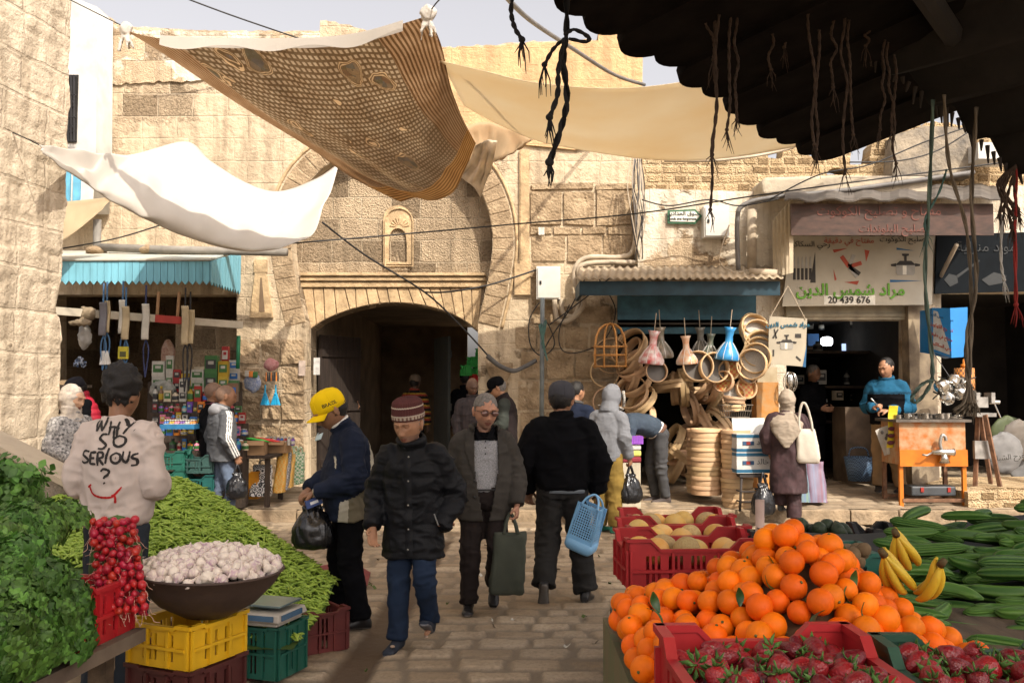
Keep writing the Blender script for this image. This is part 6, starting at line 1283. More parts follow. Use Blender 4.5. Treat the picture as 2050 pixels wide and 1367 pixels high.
me=text(ar('مواد منزلية'),.2,.004);me.transform(Matrix.Translation(P(1975,495,13.39))@FRONT);me.materials.append(GP);at_(link('lettering',me),r)
e0,e1=Vector((.20,3.15,3.12)),Vector((1.81,5.32,3.10));ed=(e1-e0).normalized();inn_=Vector((.53,-.33,.17)).normalized();up_=ed.cross(inn_);up_=up_ if up_.z>0 else-up_
DARKB=M('backlit_board',(.011,.009,.008),rough=.95,var=.4,scale=6,spec=.03);r=thing('kiosk_canopy','dark kiosk roof of overlapping boards with rounded ends at the upper right','roof',e0)  # near-black board colour takes in the shade of the back-lit underside
L_=(e1-e0).length;nb=11
for i in range(-4,nb+1):
 w=L_/nb;out=[(w*.56,3.4),(-w*.56,3.4)]+[(w*.56*math.cos(a),w*.50*math.sin(a))for a in[PI+PI*k/12 for k in range(13)]]
 me=plate(out,(),.045);me.transform(Matrix.Translation(e0+ed*(i+.5)*w+up_*(.02*(i%2))+inn_*rnd.uniform(-.03,.03))@Matrix((ed,inn_,up_)).transposed().to_4x4());me.materials.append(DARKB);me.materials.append(M('grey_board_end',(.10,.11,.12),rough=.8));me.polygons.foreach_set('material_index',[1 if abs(p.normal.dot(up_))<.5 and p.normal.dot(inn_)<-.2 else 0 for p in me.polygons]);at_(link('board',me),r)
mb=MB()
for q in(.9,2.0):mb.tube([e0-ed*.8+inn_*q-up_*.07,e1+inn_*q-up_*.07],.05,8)
at_(mb.build('roof_beam',M('black_beam',(.015,.012,.010))),r)
edge=pc((1560,-60,4.0),(1650,20,4.1),(1740,95,4.3),(1820,165,4.4),(1895,216,4.5),(1965,280,4.5),(2040,345,4.4),(2130,350,4.3))
bk=[p+Vector((1.6,-2.2,.7))for p in edge];mb=MB();mb.grid(lambda u,v:spl(edge,4)[min(28,int(round(u*28)))].lerp(spl(bk,4)[min(28,int(round(u*28)))],v)+Vector((0,0,-.05*math.sin(u*40)*(1-v)-.25*math.sin(PI*v))),28,8)
o=tag(mb.build('burlap_canopy',M('dark_burlap',(.016,.013,.011),rough=.95,var=.4,bump=.5),smooth=True),'black sagging burlap canopy with a ragged edge in the top right corner','canopy');m=o.modifiers.new('t','SOLIDIFY');m.thickness=.03
mb=MB()
for p in spl(edge,6):
 l=rnd.uniform(.03,.10);mb.tube([p,p+Vector((rnd.uniform(-.02,.02),0,-l))],[.012,.004],5)
mb.build('fringe',M('dark_fringe',(.03,.022,.016)),o)
ROPE=M('brown_rope',(.055,.034,.022),rough=.95,var=.4,scale=30,bump=.7,bscale=120);ROPEB=M('black_rope',(.010,.009,.009),rough=.9,bump=.5,bscale=90);ROPEG=M('pale_rope',(.16,.125,.085),rough=.95,var=.3,bump=.6,bscale=100);ROPET=M('teal_rope',(.07,.14,.12),rough=.9);ROPER=M('red_rope',(.25,.02,.015),rough=.9)
def rope(label,pts,r=.011,mat=ROPE,fray=True,group=None,strands=2):
 root=None;mb=MB();p=spl(pts,6);n=len(p)
 for s in range(strands):r=r*.8 if s==0 else r;mb.tube([q+Vector((math.cos(i*1.1+s*PI)*r*.6,math.sin(i*1.1+s*PI)*r*.6,0))for i,q in enumerate(p)],r*.75,6)
 if fray:
  for k in range(7):d=Vector((rnd.uniform(-.03,.03),rnd.uniform(-.02,.02),-rnd.uniform(.03,.12)));mb.tube([p[-1],p[-1]+d*.5+Vector((rnd.uniform(-.01,.01),0,0)),p[-1]+d],[r*.5,r*.35,r*.15],4)
  mb.ball(p[-1],r*1.7,8,6)
 return tag(mb.build('rope',mat,smooth=True),label,'rope',group)
def hangr(x,y0,y1,Y,dx=0,wob=10,n=6):return[P(x+dx*i/n+(rnd.uniform(-wob,wob)if 0<i<n else 0),y0+(y1-y0)*i/n,Y)for i in range(n+1)]
rope('black frayed rope end hanging high in front of the sky',pc((1030,-30,3.1),(1023,20,3.1),(1030,55,3.1),(1045,80,3.1)),.009,ROPEB)
rope('long black rope with loops and frayed ends hanging in front of the beige canvas',pc((1134,-40,3.2),(1134,60,3.2),(1128,120,3.2),(1135,200,3.2),(1122,260,3.2),(1100,325,3.2)),.012,ROPEB,strands=3)
rope('black rope loop at the knot of the long black rope',pc((1132,70,3.19),(1150,60,3.18),(1178,75,3.18),(1172,84,3.18),(1140,78,3.19)),.009,ROPEB,fray=False)
rope('black frayed side strand below the knot of the long black rope',pc((1130,78,3.19),(1108,98,3.17),(1090,130,3.17)),.008,ROPEB);rope('thick frayed black strand beside the long black rope',pc((1130,80,3.17),(1118,140,3.16),(1116,190,3.16),(1100,235,3.16)),.010,ROPEB)
for x,y0,y1,dx,Y,g in((1432,-30,310,-6,3.6,0),(1440,30,420,-18,3.55,0),(1463,-20,260,-8,3.6,0),(1475,10,240,0,3.65,0),(1622,-20,290,8,3.7,0),(1640,60,300,-6,3.7,0),(1672,20,175,-4,3.8,0),(1688,-10,340,4,3.8,0),(1700,40,270,8,3.8,0),(1772,80,260,-10,4.0,0),(1778,85,265,8,4.0,0),(1790,110,328,4,4.0,0),(1548,-20,140,-4,3.8,0),(1568,30,95,2,3.9,0),(1410,-20,120,18,3.6,0),(1735,50,92,-2,4.0,0)):
 rope('brown frayed rope hanging from the dark kiosk roof',hangr(x,y0,y1,Y,dx,7),.0062,ROPE,group='brown ropes under the kiosk roof')
rope('pale frayed rope with a long tassel hanging down to the orange bench',pc((1955,215,4.2),(1945,400,4.2),(1955,560,4.2),(1935,680,4.2),(1938,770,4.2),(1940,800,4.2)),.010,ROPEG,strands=3)
o=rope('pale rope strand beside the long pale rope above the bench',pc((1890,190,4.25),(1900,330,4.25),(1935,460,4.25),(1945,620,4.22),(1940,770,4.2)),.009,ROPEG)
mb=MB()
for k in range(60):a=rnd.uniform(-1,1);mb.tube(spl([P(1940+rnd.uniform(-5,5),770,4.2),P(1940+a*14,805,4.2+rnd.uniform(-.05,.05)),P(1935+a*28+rnd.uniform(-6,6),822+rnd.uniform(-8,14),4.2+rnd.uniform(-.06,.06))],3),[.004]*6+[.001],4)
tag(mb.build('rope_tassel',ROPEG),'unravelled pale rope tassel beside the orange bench','rope')
rope('greenish rope ending in a wide loop in front of the vendor',pc((1868,200,4.3),(1860,400,4.3),(1852,560,4.3),(1866,720,4.3),(1862,770,4.3),(1835,805,4.3),(1826,795,4.3),(1845,770,4.3),(1866,760,4.3)),.010,M('green_rope',(.12,.17,.13),rough=.9,bump=.6,bscale=100),fray=False,strands=3)
rope('teal cord knotted round the rope below the brown awning',pc((1895,340,4.3),(1880,385,4.3),(1852,440,4.3),(1856,470,4.3)),.006,ROPET);rope('red knotted cord hanging at the far right',pc((2035,330,4.4),(2032,450,4.4),(2034,610,4.4)),.009,ROPER);rope('short white cord hanging at the far right under the awning',pc((2006,430,4.4),(2004,520,4.4),(2010,560,4.4)),.007,M('white_cord',(.42,.40,.36)))
for k in range(7):rope('brown cord tangled at the right end of the canopy',pc((2035,330,4.4),(2010+rnd.uniform(-15,20),370,4.4),(2025+rnd.uniform(-25,20),430+rnd.uniform(-30,30),4.4)),.008,ROPE,group='cords tangled at the canopy end')
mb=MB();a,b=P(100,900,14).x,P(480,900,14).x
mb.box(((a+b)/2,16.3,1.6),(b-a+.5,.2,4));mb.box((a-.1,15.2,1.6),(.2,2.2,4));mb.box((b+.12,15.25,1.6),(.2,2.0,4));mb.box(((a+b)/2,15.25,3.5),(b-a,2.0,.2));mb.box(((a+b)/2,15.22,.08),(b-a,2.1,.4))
gp(mb.build('stall_recess',stone('shaded_recess_stone',.42,.3,(.22,.15,.085),(.15,.10,.055),(.2,.14,.08),.2,seed=2.2)))  # recess shade is put into this darker stone colour
mb=MB();pbox(mb,352,640,470,960,14.5,.3);gp(mb.build('lit_recess_wall',ST_TYMP))  # paler slab paints the lit right part of the recess back wall
r=thing('sky_blue_awning','sky blue boarded awning with a saw tooth lower edge over the left stall','awning',P(264,566,12.7));mb=MB()
xs=[96+14.1*i for i in range(23)]
for x in xs:prism_px(mb,[(x,562),(x,523),(x+13.3,523),(x+13.3,562),(x+7,570)],12.7+rnd.uniform(0,.006),.025)
at_(mb.build('boarded_fascia',SKYP),r)
mb=MB();f0=P(421,523,12.7);f1=P(421,563,12.7);g0=P(481,505,13.95);zb=f1 .z;n=11
for i in range(n):
 q=[]
 for t in(i/n,(i+.93)/n):q.append((f0 .lerp(g0,t)))
 a,b=q;mid=(a+b)/2;pts=[Vector((a.x,a.y,zb)),Vector((a.x,a.y,a.z)),Vector((b.x,b.y,b.z)),Vector((b.x,b.y,zb)),Vector((mid.x,mid.y,zb-.055))];nn=Vector((.02,-.012,0));mb.loft([pts,[p+nn for p in pts]])
at_(mb.build('boarded_side',SKYP),r)
mb=MB();v=[P(94,523,12.68),f0+Vector((0,-.02,0)),g0,P(94,505,13.95)];mb.loft([[p+Vector((0,0,.03))for p in v],[p+Vector((0,0,.008))for p in v]]);at_(mb.build('board_roof',M('pale_blue_boards',(.36,.42,.40),col2=(.42,.36,.27),scale=2.5,rough=.8)),r)
for q,l in(((192,502,13.5),'lump of stone weighing down the left half of the blue awning roof'),((296,500,13.4),'lump of pale stone weighing down the middle of the blue awning roof')):
 mb=MB();mb.ball(P(*q),(.14,.12,.07),16,10);me=mb.mesh('stone');p=vcos(me);n_=vnor(me);setcos(me,p+n_*(.06*(fbm(p,8,3,2)-.4))[:,None]);finish(me,[STONE_BL]);tag(link('weight_stone',me),l,'stone')
a,b=P(92,621,11.7),P(484,651,13.3);r=thing('striped_beam','white square beam with a red band hung with goods across the left stall','beam',a);d=(b-a).normalized();Rm=Matrix((d,Vector((0,0,1)).cross(d).normalized(),d.cross(Vector((0,0,1)).cross(d)).normalized())).transposed()
for t0,t1,m in((0,.52,M('chalky_paint',(.46,.41,.32),rough=.7,var=.2)),(.52,.70,M('red_paint',(.34,.03,.02),rough=.6)),(.70,1,M('chalky_paint2',(.44,.38,.29),rough=.7,var=.2))):
 mb=MB();mb.box(a.lerp(b,(t0+t1)/2),((b-a).length*(t1-t0)-.001,.09,.10),Rm);at_(mb.build('beam_section',m),r)
mb=MB();mb.tube([a.lerp(b,.16),a.lerp(b,.22)],.085,14);mb.ball(a.lerp(b,.165)+Vector((0,-.05,-.13)),(.16,.05,.05),12,8);me=fuse(mb,.014,1);wrinkle(me,.008,14,3);finish(me,[M('burlap_rag',(.22,.17,.11),rough=.95)]);me.name='tied_rag';tag(link('tied_rag',me),'burlap rag knotted round the white beam','rag')
def strip(lab,px,y0,y1,Y,w,mat,cord=None,tail=0,x2=0):
 r=thing('back_scrubber',lab,'scrubber',P(px,y0,Y));mb=MB();A0,A1=P(px,y0,Y),P(px+x2,y1,Y);mb.grid(lambda u,v:A0 .lerp(A1,v)+Vector(((u-.5)*w,.02*math.sin(v*5),0)),4,16);o=at_(mb.build('band',mat,smooth=True),r);m=o.modifiers.new('t','SOLIDIFY');m.thickness=.03
 c=MB();c.tube([A0,A0+Vector((.0,0,.25))],.012,6);at_(c.build('cord',cord or PIPEM),r);c=MB();c.tube(spl([A1,A1+Vector((-.03,0,-.15)),A1+Vector((0,0,-.15-tail))],4),.010,6);at_(c.build('cord',cord or PIPEM),r);c=MB();c.tube(spl([A1,A1+Vector((.04,0,-.15)),A1+Vector((0,0,-.15-tail))],4),.010,6);at_(c.build('cord',cord or PIPEM),r)
LOOF=cloth('loofah',(.50,.40,.25),weave=90,bump=.7);WH=cloth('white_towel',(.60,.56,.48));BLC=M('blue_cord',(.06,.14,.26));BLACKS=cloth('grey_net',(.16,.15,.16))
for a_ in(('grey knitted scrubber hanging first from the left on the beam',207,605,672,12.0,.09,BLACKS,BLC,.3),('tan loofah strip hanging beside the grey knitted scrubber',214,602,666,12.05,.08,LOOF,BLC,.35),('cream scrubber strip hanging over the yellow packet',246,600,668,12.2,.09,WH,BLC,.25),('second cream scrubber strip hanging over the yellow packet',252,613,680,12.18,.09,LOOF,BLC,.2),('pale scrubber strip with dark blue cords left of the red band',292,608,680,12.35,.09,WH,M('navy_cord',(.03,.04,.11)),.35),('thin loofah strip with dark cords right of the red band',371,612,690,12.7,.09,LOOF,CABLE,.5),('curved loofah strip with dark cords right of the red band',381,620,688,12.75,.12,LOOF,CABLE,.5,-2)):strip(*a_)
for x,l in((316,'left wooden slat standing behind the red band of the beam'),(357,'right wooden slat standing behind the red band of the beam')):mb=MB();mb.box((0,0,0),(.035,.03,.38));tag(mb.build('wooden_lath',M('raw_wood',(.30,.17,.08)),loc=P(x,612,12.75),rot=(0,.05,0)),l,'slat')
r=thing('hanging_packet','small yellow packet hanging from blue cords under the beam','packet',P(247,706,12.15));mb=MB();mb.box((0,0,0),(.13,.03,.16));mb.build('packet',M('yellow_card',(.52,.44,.03),rough=.4),r);mb=MB();mb.box((0,-.018,-.02),(.08,.006,.07));mb.build('packet_print',M('olive_print',(.08,.08,.03),bump=0),r)
mb=MB();t0=P(208,716,12.0)
for k in range(4):a=k*.5-.75;mb.loft([[t0+Vector((x*math.cos(a)+.05*math.sin(a),x*math.sin(a)+y,z))for x,y,z in((-.01,0,.09),(.01,0,.09),(.055,0,-.09),(-.055,0,-.09))],[t0+Vector((x*math.cos(a)+.05*math.sin(a),x*math.sin(a)+y+.02,z))for x,y,z in((-.01,0,.09),(.01,0,.09),(.055,0,-.09),(-.055,0,-.09))]])
tag(mb.build('folded_cloth',WHITEC),'folded white cloth hanging by cords at the left of the stall','cloth')
mb=MB()
for k in range(16):a=k*.4;mb.box(P(160+8*math.cos(a),725+7*math.sin(a*2.3),11.9),(.06,.02,.02),Matrix.Rotation(a,3,'Y'))
tag(mb.build('clip_bunch',M('blue_white_plastic',(.40,.42,.46),col2=(.03,.08,.2),scale=30)),'small bunch of blue and white plastic pegs hanging at the left','pegs')
def film(lab,x0,y0,x1,y1,Y,mat,name='plastic_pack',cat='pack'):
 a,b=P(x0,y0,Y),P(x1,y1,Y);mb=MB();mb.ball(((a.x+b.x)/2,Y,(a.z+b.z)/2),((b.x-a.x)/2,.06,(a.z-b.z)/2),22,16);me=mb.mesh(name,[mat]);wrinkle(me,.012,12,int(x0));finish(me,[mat]);return tag(link(name,me),lab,cat)
film('clear pack of white sleeves hanging left of the beam rag',158,650,182,700,12.1,M('milky_film',(.38,.36,.33),rough=.3));film('tall clear sack of brown nuts standing in the stall',324,680,350,745,14.2,M('nut_sack',(.24,.11,.07),col2=(.40,.28,.2),scale=30,rough=.35),'nut_sack','sack')
for x,y,c in((319,757,0),(334,752,1),(330,766,2),(345,768,3)):
 mb=MB();mb.lathe([(.02,0),(.10,.005),(.115,.06),(.10,.065),(.09,.02),(.02,.018)],18);tag(mb.build('clay_bowl',M('terracotta',(.34,.17,.09),inst=.1),smooth=True,loc=P(x,y,14.0-.03*c)),'small terracotta bowl stacked at the back of the left stall','bowl','terracotta bowls on the left stall')
ctr=thing('stall_counter','stepped wooden counter of the left stall under its small goods','counter',(P(390,900,12.6).x,12.6,.2));rows=[(902,11.95),(872,12.25),(848,12.5),(826,12.75),(804,13.0),(784,13.3),(764,13.6)]
for i,(y,Y)in enumerate(rows):
 a,b=P(296 if i else 330,y,Y),P(486 if i<3 else 474,y,Y);mb=MB();mb.box(((a.x+b.x)/2,Y+.14,(a.z+.2)/2),(b.x-a.x,.29,a.z-.2));at_(mb.build('step',OLDWOOD),ctr)
COLS=dict(red=(.26,.015,.015),white=(.40,.38,.33),green=(.035,.12,.03),yellow=(.36,.25,.015),blue=(.03,.12,.36),orange=(.55,.18,.02),pink=(.50,.16,.24),brown=(.16,.09,.05),purple=(.14,.05,.25),cream=(.48,.40,.28),teal=(.03,.22,.26),black=(.03,.03,.03))
CM={k:M('print_'+k,v,rough=.4,var=.2,scale=25,bump=0,inst=.12)for k,v in COLS.items()}
PROT={}
def carton(col,c2,w,h,d):
 k=('c',col,c2,w,h)
 if k not in PROT:
  mb=MB();mb.box((0,0,h/2),(w,d,h));m1=mb.mesh('carton',[CM[col]],False);mb=MB();mb.box((0,-d/2-.002,h*.52),(w*.8,.004,h*.5));mb.box((0,-d/2-.005,h*.60),(w*.45,.004,h*.18),k=1);PROT[k]=(m1,mb.mesh('print',[CM[c2],CM['white' if c2!='white' else col]],False))
 return PROT[k],('carton','print')
def bottle(col,c2,w,h,d):
 k=('b',col,c2,w,h)
 if k not in PROT:
  mb=MB();mb.lathe([(w*.45,0),(w*.5,.01),(w*.5,h*.62),(w*.2,h*.78),(w*.2,h*.82)],12);mb.lathe([(w*.25,h*.82),(w*.25,h),(.002,h)],10,k=1);m1=mb.mesh('bottle',[CM[col],CM[c2]]);mb=MB();mb.lathe([(w*.505,h*.15),(w*.51,h*.16),(w*.51,h*.5),(w*.505,h*.51)],12,caps=False);PROT[k]=(m1,mb.mesh('print',[CM[c2]]))
 return PROT[k],('bottle','print')
def put(kind,col,c2,w,h,loc,rz=0,where='on the steps of the left stall'):
 (m1,m2),(n1,n2)=(carton if kind=='carton' else bottle)(col,c2,w,h,w*.6)
 o=tag(link(n1,m1,None,loc,(0,0,rz)),f'small {col} and {c2} {n1} {where}',n1,f'{col} and {c2} {n1}s of the left stall');link(n2,m2,o)
cl=list(COLS)
for i,(y,Y)in enumerate(rows):
 x=302 if i else 335;x1=484 if i<3 else 470
 while x<x1:
  big=i>=4;kind='carton' if(rnd.random()<(.75 if big else .42))else 'bottle';w=rnd.choice((.10,.14,.18)if kind=='carton' and big else(.055,.07,.09));h=rnd.choice((.16,.22,.26)if big else(.09,.12,.15))
  c=rnd.choice(cl if not big else['red','red','white','green','yellow','cream','red','brown']);c2=rnd.choice([q for q in('white','yellow','blue','red','green','black')if q!=c]);z=P(x,y,Y);st_=2 if kind=='carton' and big and rnd.random()<.5 else 1
  for k in range(st_):put(kind,c,c2,w,h,(z.x+w/2,Y+.06+rnd.uniform(0,.02),z.z+.0005+k*h),rnd.uniform(-.15,.15))
  if not big and rnd.random()<.8:put('bottle',rnd.choice(cl),'white',.05,.08,(z.x+w/2,Y+.18,z.z+.0005))
  x+=(w+.012)*F/Y
def tray(lab,x,y,Y,w,d,mat,rz=0,n=0):
 r=thing('tray',lab,'tray',P(x,y,Y),rz);mb=MB();mb.box((0,0,.008),(w,d,.016));
 for s in(-1,1):mb.box((0,s*d/2,.03),(w+.02,.016,.06));mb.box((s*w/2,0,.03),(.016,d-.017,.06))
 mb.build('tray',mat,r);return r
tray('blue plastic tray of cotton reels at the front of the stall counter',362,858,11.9,.42,.26,M('blue_tray',(.03,.16,.32),rough=.4));
for k in range(18):
 p=P(362,858,11.9);c=['blue','yellow','pink','purple','white','orange'][k%6];put('bottle',c,'white',.05,.10,(p.x-.17+.067*(k%6),p.y-.08+.08*(k//6),p.z+.017),0,'in the blue tray at the front of the left stall')
CRATE={}
def crate_mesh(w,d,h,mat,raised=.05,slots=9,solid=.35):
 """plastic market crate: slotted walls, raised corners, rim and base; returns (body, rim) meshes"""
 key=(w,d,h,mat.name)
 if key in CRATE:return CRATE[key]
 mb=MB();rim=MB();t=.008
 for ang,L,D in((0,w,d),(PI/2,d,w),(PI,w,d),(-PI/2,d,w)):
  hl=L/2;hm=h-raised;cw=min(.11,L*.2)
  out=[(-hl,0),(hl,0),(hl,h),(hl-cw,h),(hl-cw-raised,hm),(-hl+cw+raised,hm),(-hl+cw,h),(-hl,h)];holes=[]
  span=L-.16;ns=max(4,int(slots*L/.5));sw=span/ns
  for i in range(ns):
   if i%4==3:continue
   x=-span/2+(i+.5)*sw
   for z0,z1 in((.03,hm*.45),(hm*.52,hm-.03)):holes.append([(x-sw*.27,z0),(x+sw*.27,z0),(x+sw*.27,z1),(x-sw*.27,z1)])
  me=plate(out,holes,t);Tm=Matrix.Rotation(ang,4,'Z')@Matrix.Translation((0,-D/2+t/2,0))@FRONT;mb.mesh_in(me,Tm)
  R3=Matrix.Rotation(ang,3,'Z');top=[(-hl-.008,h),(-hl+cw,h),(-hl+cw+raised,hm),(hl-cw-raised,hm),(hl-cw,h),(hl+.008,h)]
  rim.loft([[R3@Vector((x,-D/2+y,z+q))for y,q in((-.012,-.012),(-.012,.004),(.012,.004),(.012,-.012))]for x,z in top])
  for x in(-hl+.012,hl-.012,-L*.17,L*.17):mb.box(R3@Vector((x,-D/2-.005,hm/2)),R3@Vector((.016,.012,0))+Vector((0,0,hm-.01))if False else(.014,.014,hm-.012))
  if L==d:rim.box(R3@Vector((0,-D/2-.010,hm*.5)),(.012,L*.9,.012)if abs(ang)>1 and abs(ang)<2 else(L*.9,.012,.012))
  else:rim.box(R3@Vector((0,-D/2-.010,hm*.485)),(L*.96,.012,.014))
 mb.box((0,0,.006),(w-.02,d-.02,.010));CRATE[key]=(mb.mesh('crate',[mat],False),rim.mesh('rim',[mat],False));return CRATE[key]
def crate(label,loc,rz,w,d,h,mat,group=None,**k):
 b,r=crate_mesh(w,d,h,mat,**k);o=thing('crate',label,'crate',loc,rz,group);link('crate_body',b,o);link('rim',r,o);return o
CRED=M('red_crate_plastic',(.36,.014,.016),rough=.45,var=.25,scale=5,bump=.1);CYEL=M('yellow_crate_plastic',(.62,.36,.01),rough=.45,var=.15,scale=5);CGRN=M('green_crate_plastic',(.015,.10,.07),rough=.45,var=.3,scale=5);CBRN=M('maroon_crate_plastic',(.075,.018,.016),rough=.5,var=.3,scale=5);CTEAL=M('teal_crate_plastic',(.01,.085,.075),rough=.45,var=.25);CBLUE=M('blue_crate_plastic',(.02,.11,.28),rough=.45,var=.25);CBLK=M('black_crate_plastic',(.012,.012,.013),rough=.45,var=.3);CORG=M('orange_crate_plastic',(.58,.24,.01),rough=.45)
for x,y,Y,m,l in((338,938,11.5,CGRN,'upper dark green crate stacked under the front of the left stall'),(338,975,11.5,CGRN,'lower dark green crate stacked under the front of the left stall'),(396,945,11.6,M('grey_green_crate',(.03,.075,.065),rough=.5),'upper grey green crate beside the man in the tracksuit'),(396,985,11.6,CTEAL,'lower teal crate beside the man in the tracksuit'),(487,996,12.5,CORG,'orange crate standing behind the checked shopping bag')):crate(l,P(x,y,Y),.05,.46,.36,.225 if m!=CORG else .36,m)
CARD=M('cardboard',(.30,.18,.09),rough=.85,var=.2,scale=3);r=thing('side_table','low trestle table with trays to the right of the left stall','table',(P(510,930,12.5).x,12.5,.18))
a,b=P(440,912,12.1),P(575,893,13.0);mb=MB();mb.box(((a.x+b.x)/2,12.55,a.z-.02),(b.x-a.x,.9,.04));at_(mb.build('table_top',OLDWOOD),r)
for x in(a.x+.06,b.x-.06):
 for y in(12.2,12.9):mb=MB();mb.box((x,y,(a.z-.04+.18)/2),(.06,.06,a.z-.22));at_(mb.build('leg',OLDWOOD),r)
def openbox(lab,loc,w,d,h,rz,mat=CARD,name='cardboard_box'):
 r=thing(name,lab,'box',loc,rz);mb=MB();mb.box((0,0,.004),(w,d,.008))
 for s in(-1,1):mb.box((0,s*(d/2-.004),h/2+.008),(w,.008,h));mb.box((s*(w/2-.004),0,h/2+.008),(.008,d-.017,h))
 mb.build('box',mat,r)
 for s in(-1,1):mb=MB();mb.box((0,s*(d/2+.05),h+.0),(w,.10,.006),Matrix.Rotation(s*-.6,3,'X'));mb.build('flap',mat,r)
 return r
zt=a.z
openbox('open cardboard box on the left part of the trestle table',(P(500,900,12.3).x,12.3,zt+.001),.42,.28,.16,.12);openbox('shallow open cardboard box at the right end of the trestle table',(P(552,880,12.75).x,12.75,zt+.001),.36,.26,.14,-.1)
for x,y,Y,c,l,rz in((518,876,12.35,'green','bright green dustpan lying on the trestle table',.3),(535,868,12.4,'red','bright red plastic brush back lying on the trestle table',.1),(498,868,12.5,'green','long green plastic brush lying behind the red one',.2)):
 mb=MB();mb.loft([[Vector((x_,math.cos(a_)*.05*s_,.03+math.sin(a_)*.02*s_))for a_ in[2*PI*k/10 for k in range(10)]]for x_,s_ in((-.17,.3),(-.12,1),(.05,1.1),(.12,.7),(.17,.3))]);tag(mb.build('plastic_brush',M('vivid_'+c,{'green':(.03,.38,.04),'red':(.55,.03,.03)}[c],rough=.35),smooth=True,loc=(P(x,y,Y).x,Y,zt+.16),rot=(0,.15,rz)),l,'brush')
for k in range(16):put('bottle',['blue','red','white','purple'][k%4],'white',.045,.12,(P(556,868,12.6).x+.05*(k%8)-.17,12.68+.06*(k//8),zt+.10),0,'in the shallow box on the trestle table')
for k in range(5):mb=MB();mb.box((0,0,.02),(.30-.02*k,.22,.035));tag(mb.build('folded_textile',M('textile%d'%k,[(.5,.48,.46),(.30,.10,.12),(.32,.30,.10),(.52,.52,.48),(.46,.44,.42)][k]),loc=(P(462,890,12.2).x,12.2+.02*k,zt+.001+.041*k),rot=(0,0,.2+.1*k),bevel=.012),['pale','wine red','olive','white','grey'][k]+' folded textile in the pile at the left end of the trestle table','textile')
def flatbag(lab,x0,y0,x1,y1,Y,mat,name='shopping_bag',lean=.12,handles=True):
 a,b=P(x0,y0,Y),P(x1,y1,Y);w,h=b.x-a.x,a.z-b.z;r=thing(name,lab,'bag',((a.x+b.x)/2,Y,b.z));mb=MB();rings=[]
 for t in(0,.03,.3,.7,.97,1):rings.append([Vector((math.copysign(abs(math.cos(q))**.4,math.cos(q))*w/2*(1-.12*t),math.copysign(abs(math.sin(q))**.6,math.sin(q))*(.10-.07*t)+lean*t,h*t))for q in[2*PI*k/24 for k in range(24)]])
 mb.loft(rings);me=mb.mesh('bag',[mat]);bm=bmesh.new();bm.from_mesh(me);bmesh.ops.subdivide_edges(bm,edges=bm.edges,cuts=2,use_grid_fill=True);bm.to_mesh(me);bm.free();wrinkle(me,.006,8,int(x0));finish(me,[mat]);link('bag_body',me,r)
 if handles:hb=MB();hb.tube(spl([(-w*.2,lean,h*.98),(-w*.12,lean,h*1.15),(w*.12,lean,h*1.15),(w*.2,lean,h*.98)],5),.012,6);hb.build('handle',mat,r)
m_,nt_,b_,o_=_new('circle_print');t_=NT(nt_);vo=t_.n('ShaderNodeTexVoronoi');vo.inputs['Scale'].default_value=13;vo.inputs['Randomness'].default_value=.4;t_.l(t_.coord('Object'),vo.inputs['Vector']);t_.l(t_.mix(t_.math('GREATER_THAN',t_.math('SINE',t_.math('MULTIPLY',vo.outputs['Distance'],22)),.1),(.02,.02,.02),(.62,.60,.57)),b_.inputs['Base Color'])
def woven(name,c1,c2,s=60):
 m,nt,b,o=_new(name);t=NT(nt);w=t.n('ShaderNodeTexChecker');w.inputs['Scale'].default_value=s;w.inputs[1].default_value=(*c1,1);w.inputs[2].default_value=(*c2,1);t.l(t.coord('Object'),w.inputs['Vector']);t.l(w.outputs[0],b.inputs['Base Color']);b.inputs['Roughness'].default_value=.6;return m
flatbag('black and white circle print shopping bag leaning against the trestle table',500,932,543,992,12.35,m_)
GW=woven('green_weave',(.10,.24,.10),(.52,.52,.40),34)
for k,x in enumerate((548,556,564)):flatbag(['orange woven bag leaning first in the fan beside the circle print bag','grey checked woven bag in the middle of the fan of bags','amber woven bag last in the fan beside the green bags'][k],x,905+3*k,x+22,985-5*k,12.6+.1*k,[woven('orange_weave',(.55,.24,.02),(.50,.34,.10),40),woven('grey_weave',(.30,.29,.28),(.12,.12,.12),40),woven('amber_weave',(.55,.30,.05),(.42,.26,.08),40)][k],lean=.2-.02*k)
for k,x in enumerate((570,580,589,598)):flatbag(['dark green woven bag hanging nearest to the orange bags','second green woven bag from the orange bags','third green woven bag from the orange bags','green woven bag hanging nearest to the gate'][k],x-7,903+k,x+11,972-2*k,13.3+.03*k,GW,lean=.04)
BLB=M('cyan_plastic',(.02,.32,.55),rough=.35)
for x,l in((531,'left blue whisk brush hanging on the jamb wall'),(552,'right blue whisk brush hanging on the jamb wall')):
 r=thing('whisk_brush',l,'brush',P(x,770,13.7));mb=MB();mb.lathe([(.012,0),(.014,-.12),(.03,-.14)],10);mb.build('handle',BLB,r);mb=MB()
 for k in range(60):a_=rnd.uniform(0,2*PI);q=rnd.random()**.5;mb.tube([(.02*q*math.cos(a_),.015*q*math.sin(a_),-.14),(.075*q*math.cos(a_),.03*q*math.sin(a_),-.30)],.006,4)
 mb.build('bristles',BLB,r)
film('blue netting pack hanging on the jamb wall',490,748,522,785,13.6,M('blue_net',(.10,.14,.28),col2=(.40,.42,.46),scale=40));film('pink net pack hanging above the blue whisk brushes',530,718,558,742,13.65,M('pink_net',(.45,.24,.22),col2=(.30,.10,.10),scale=30))
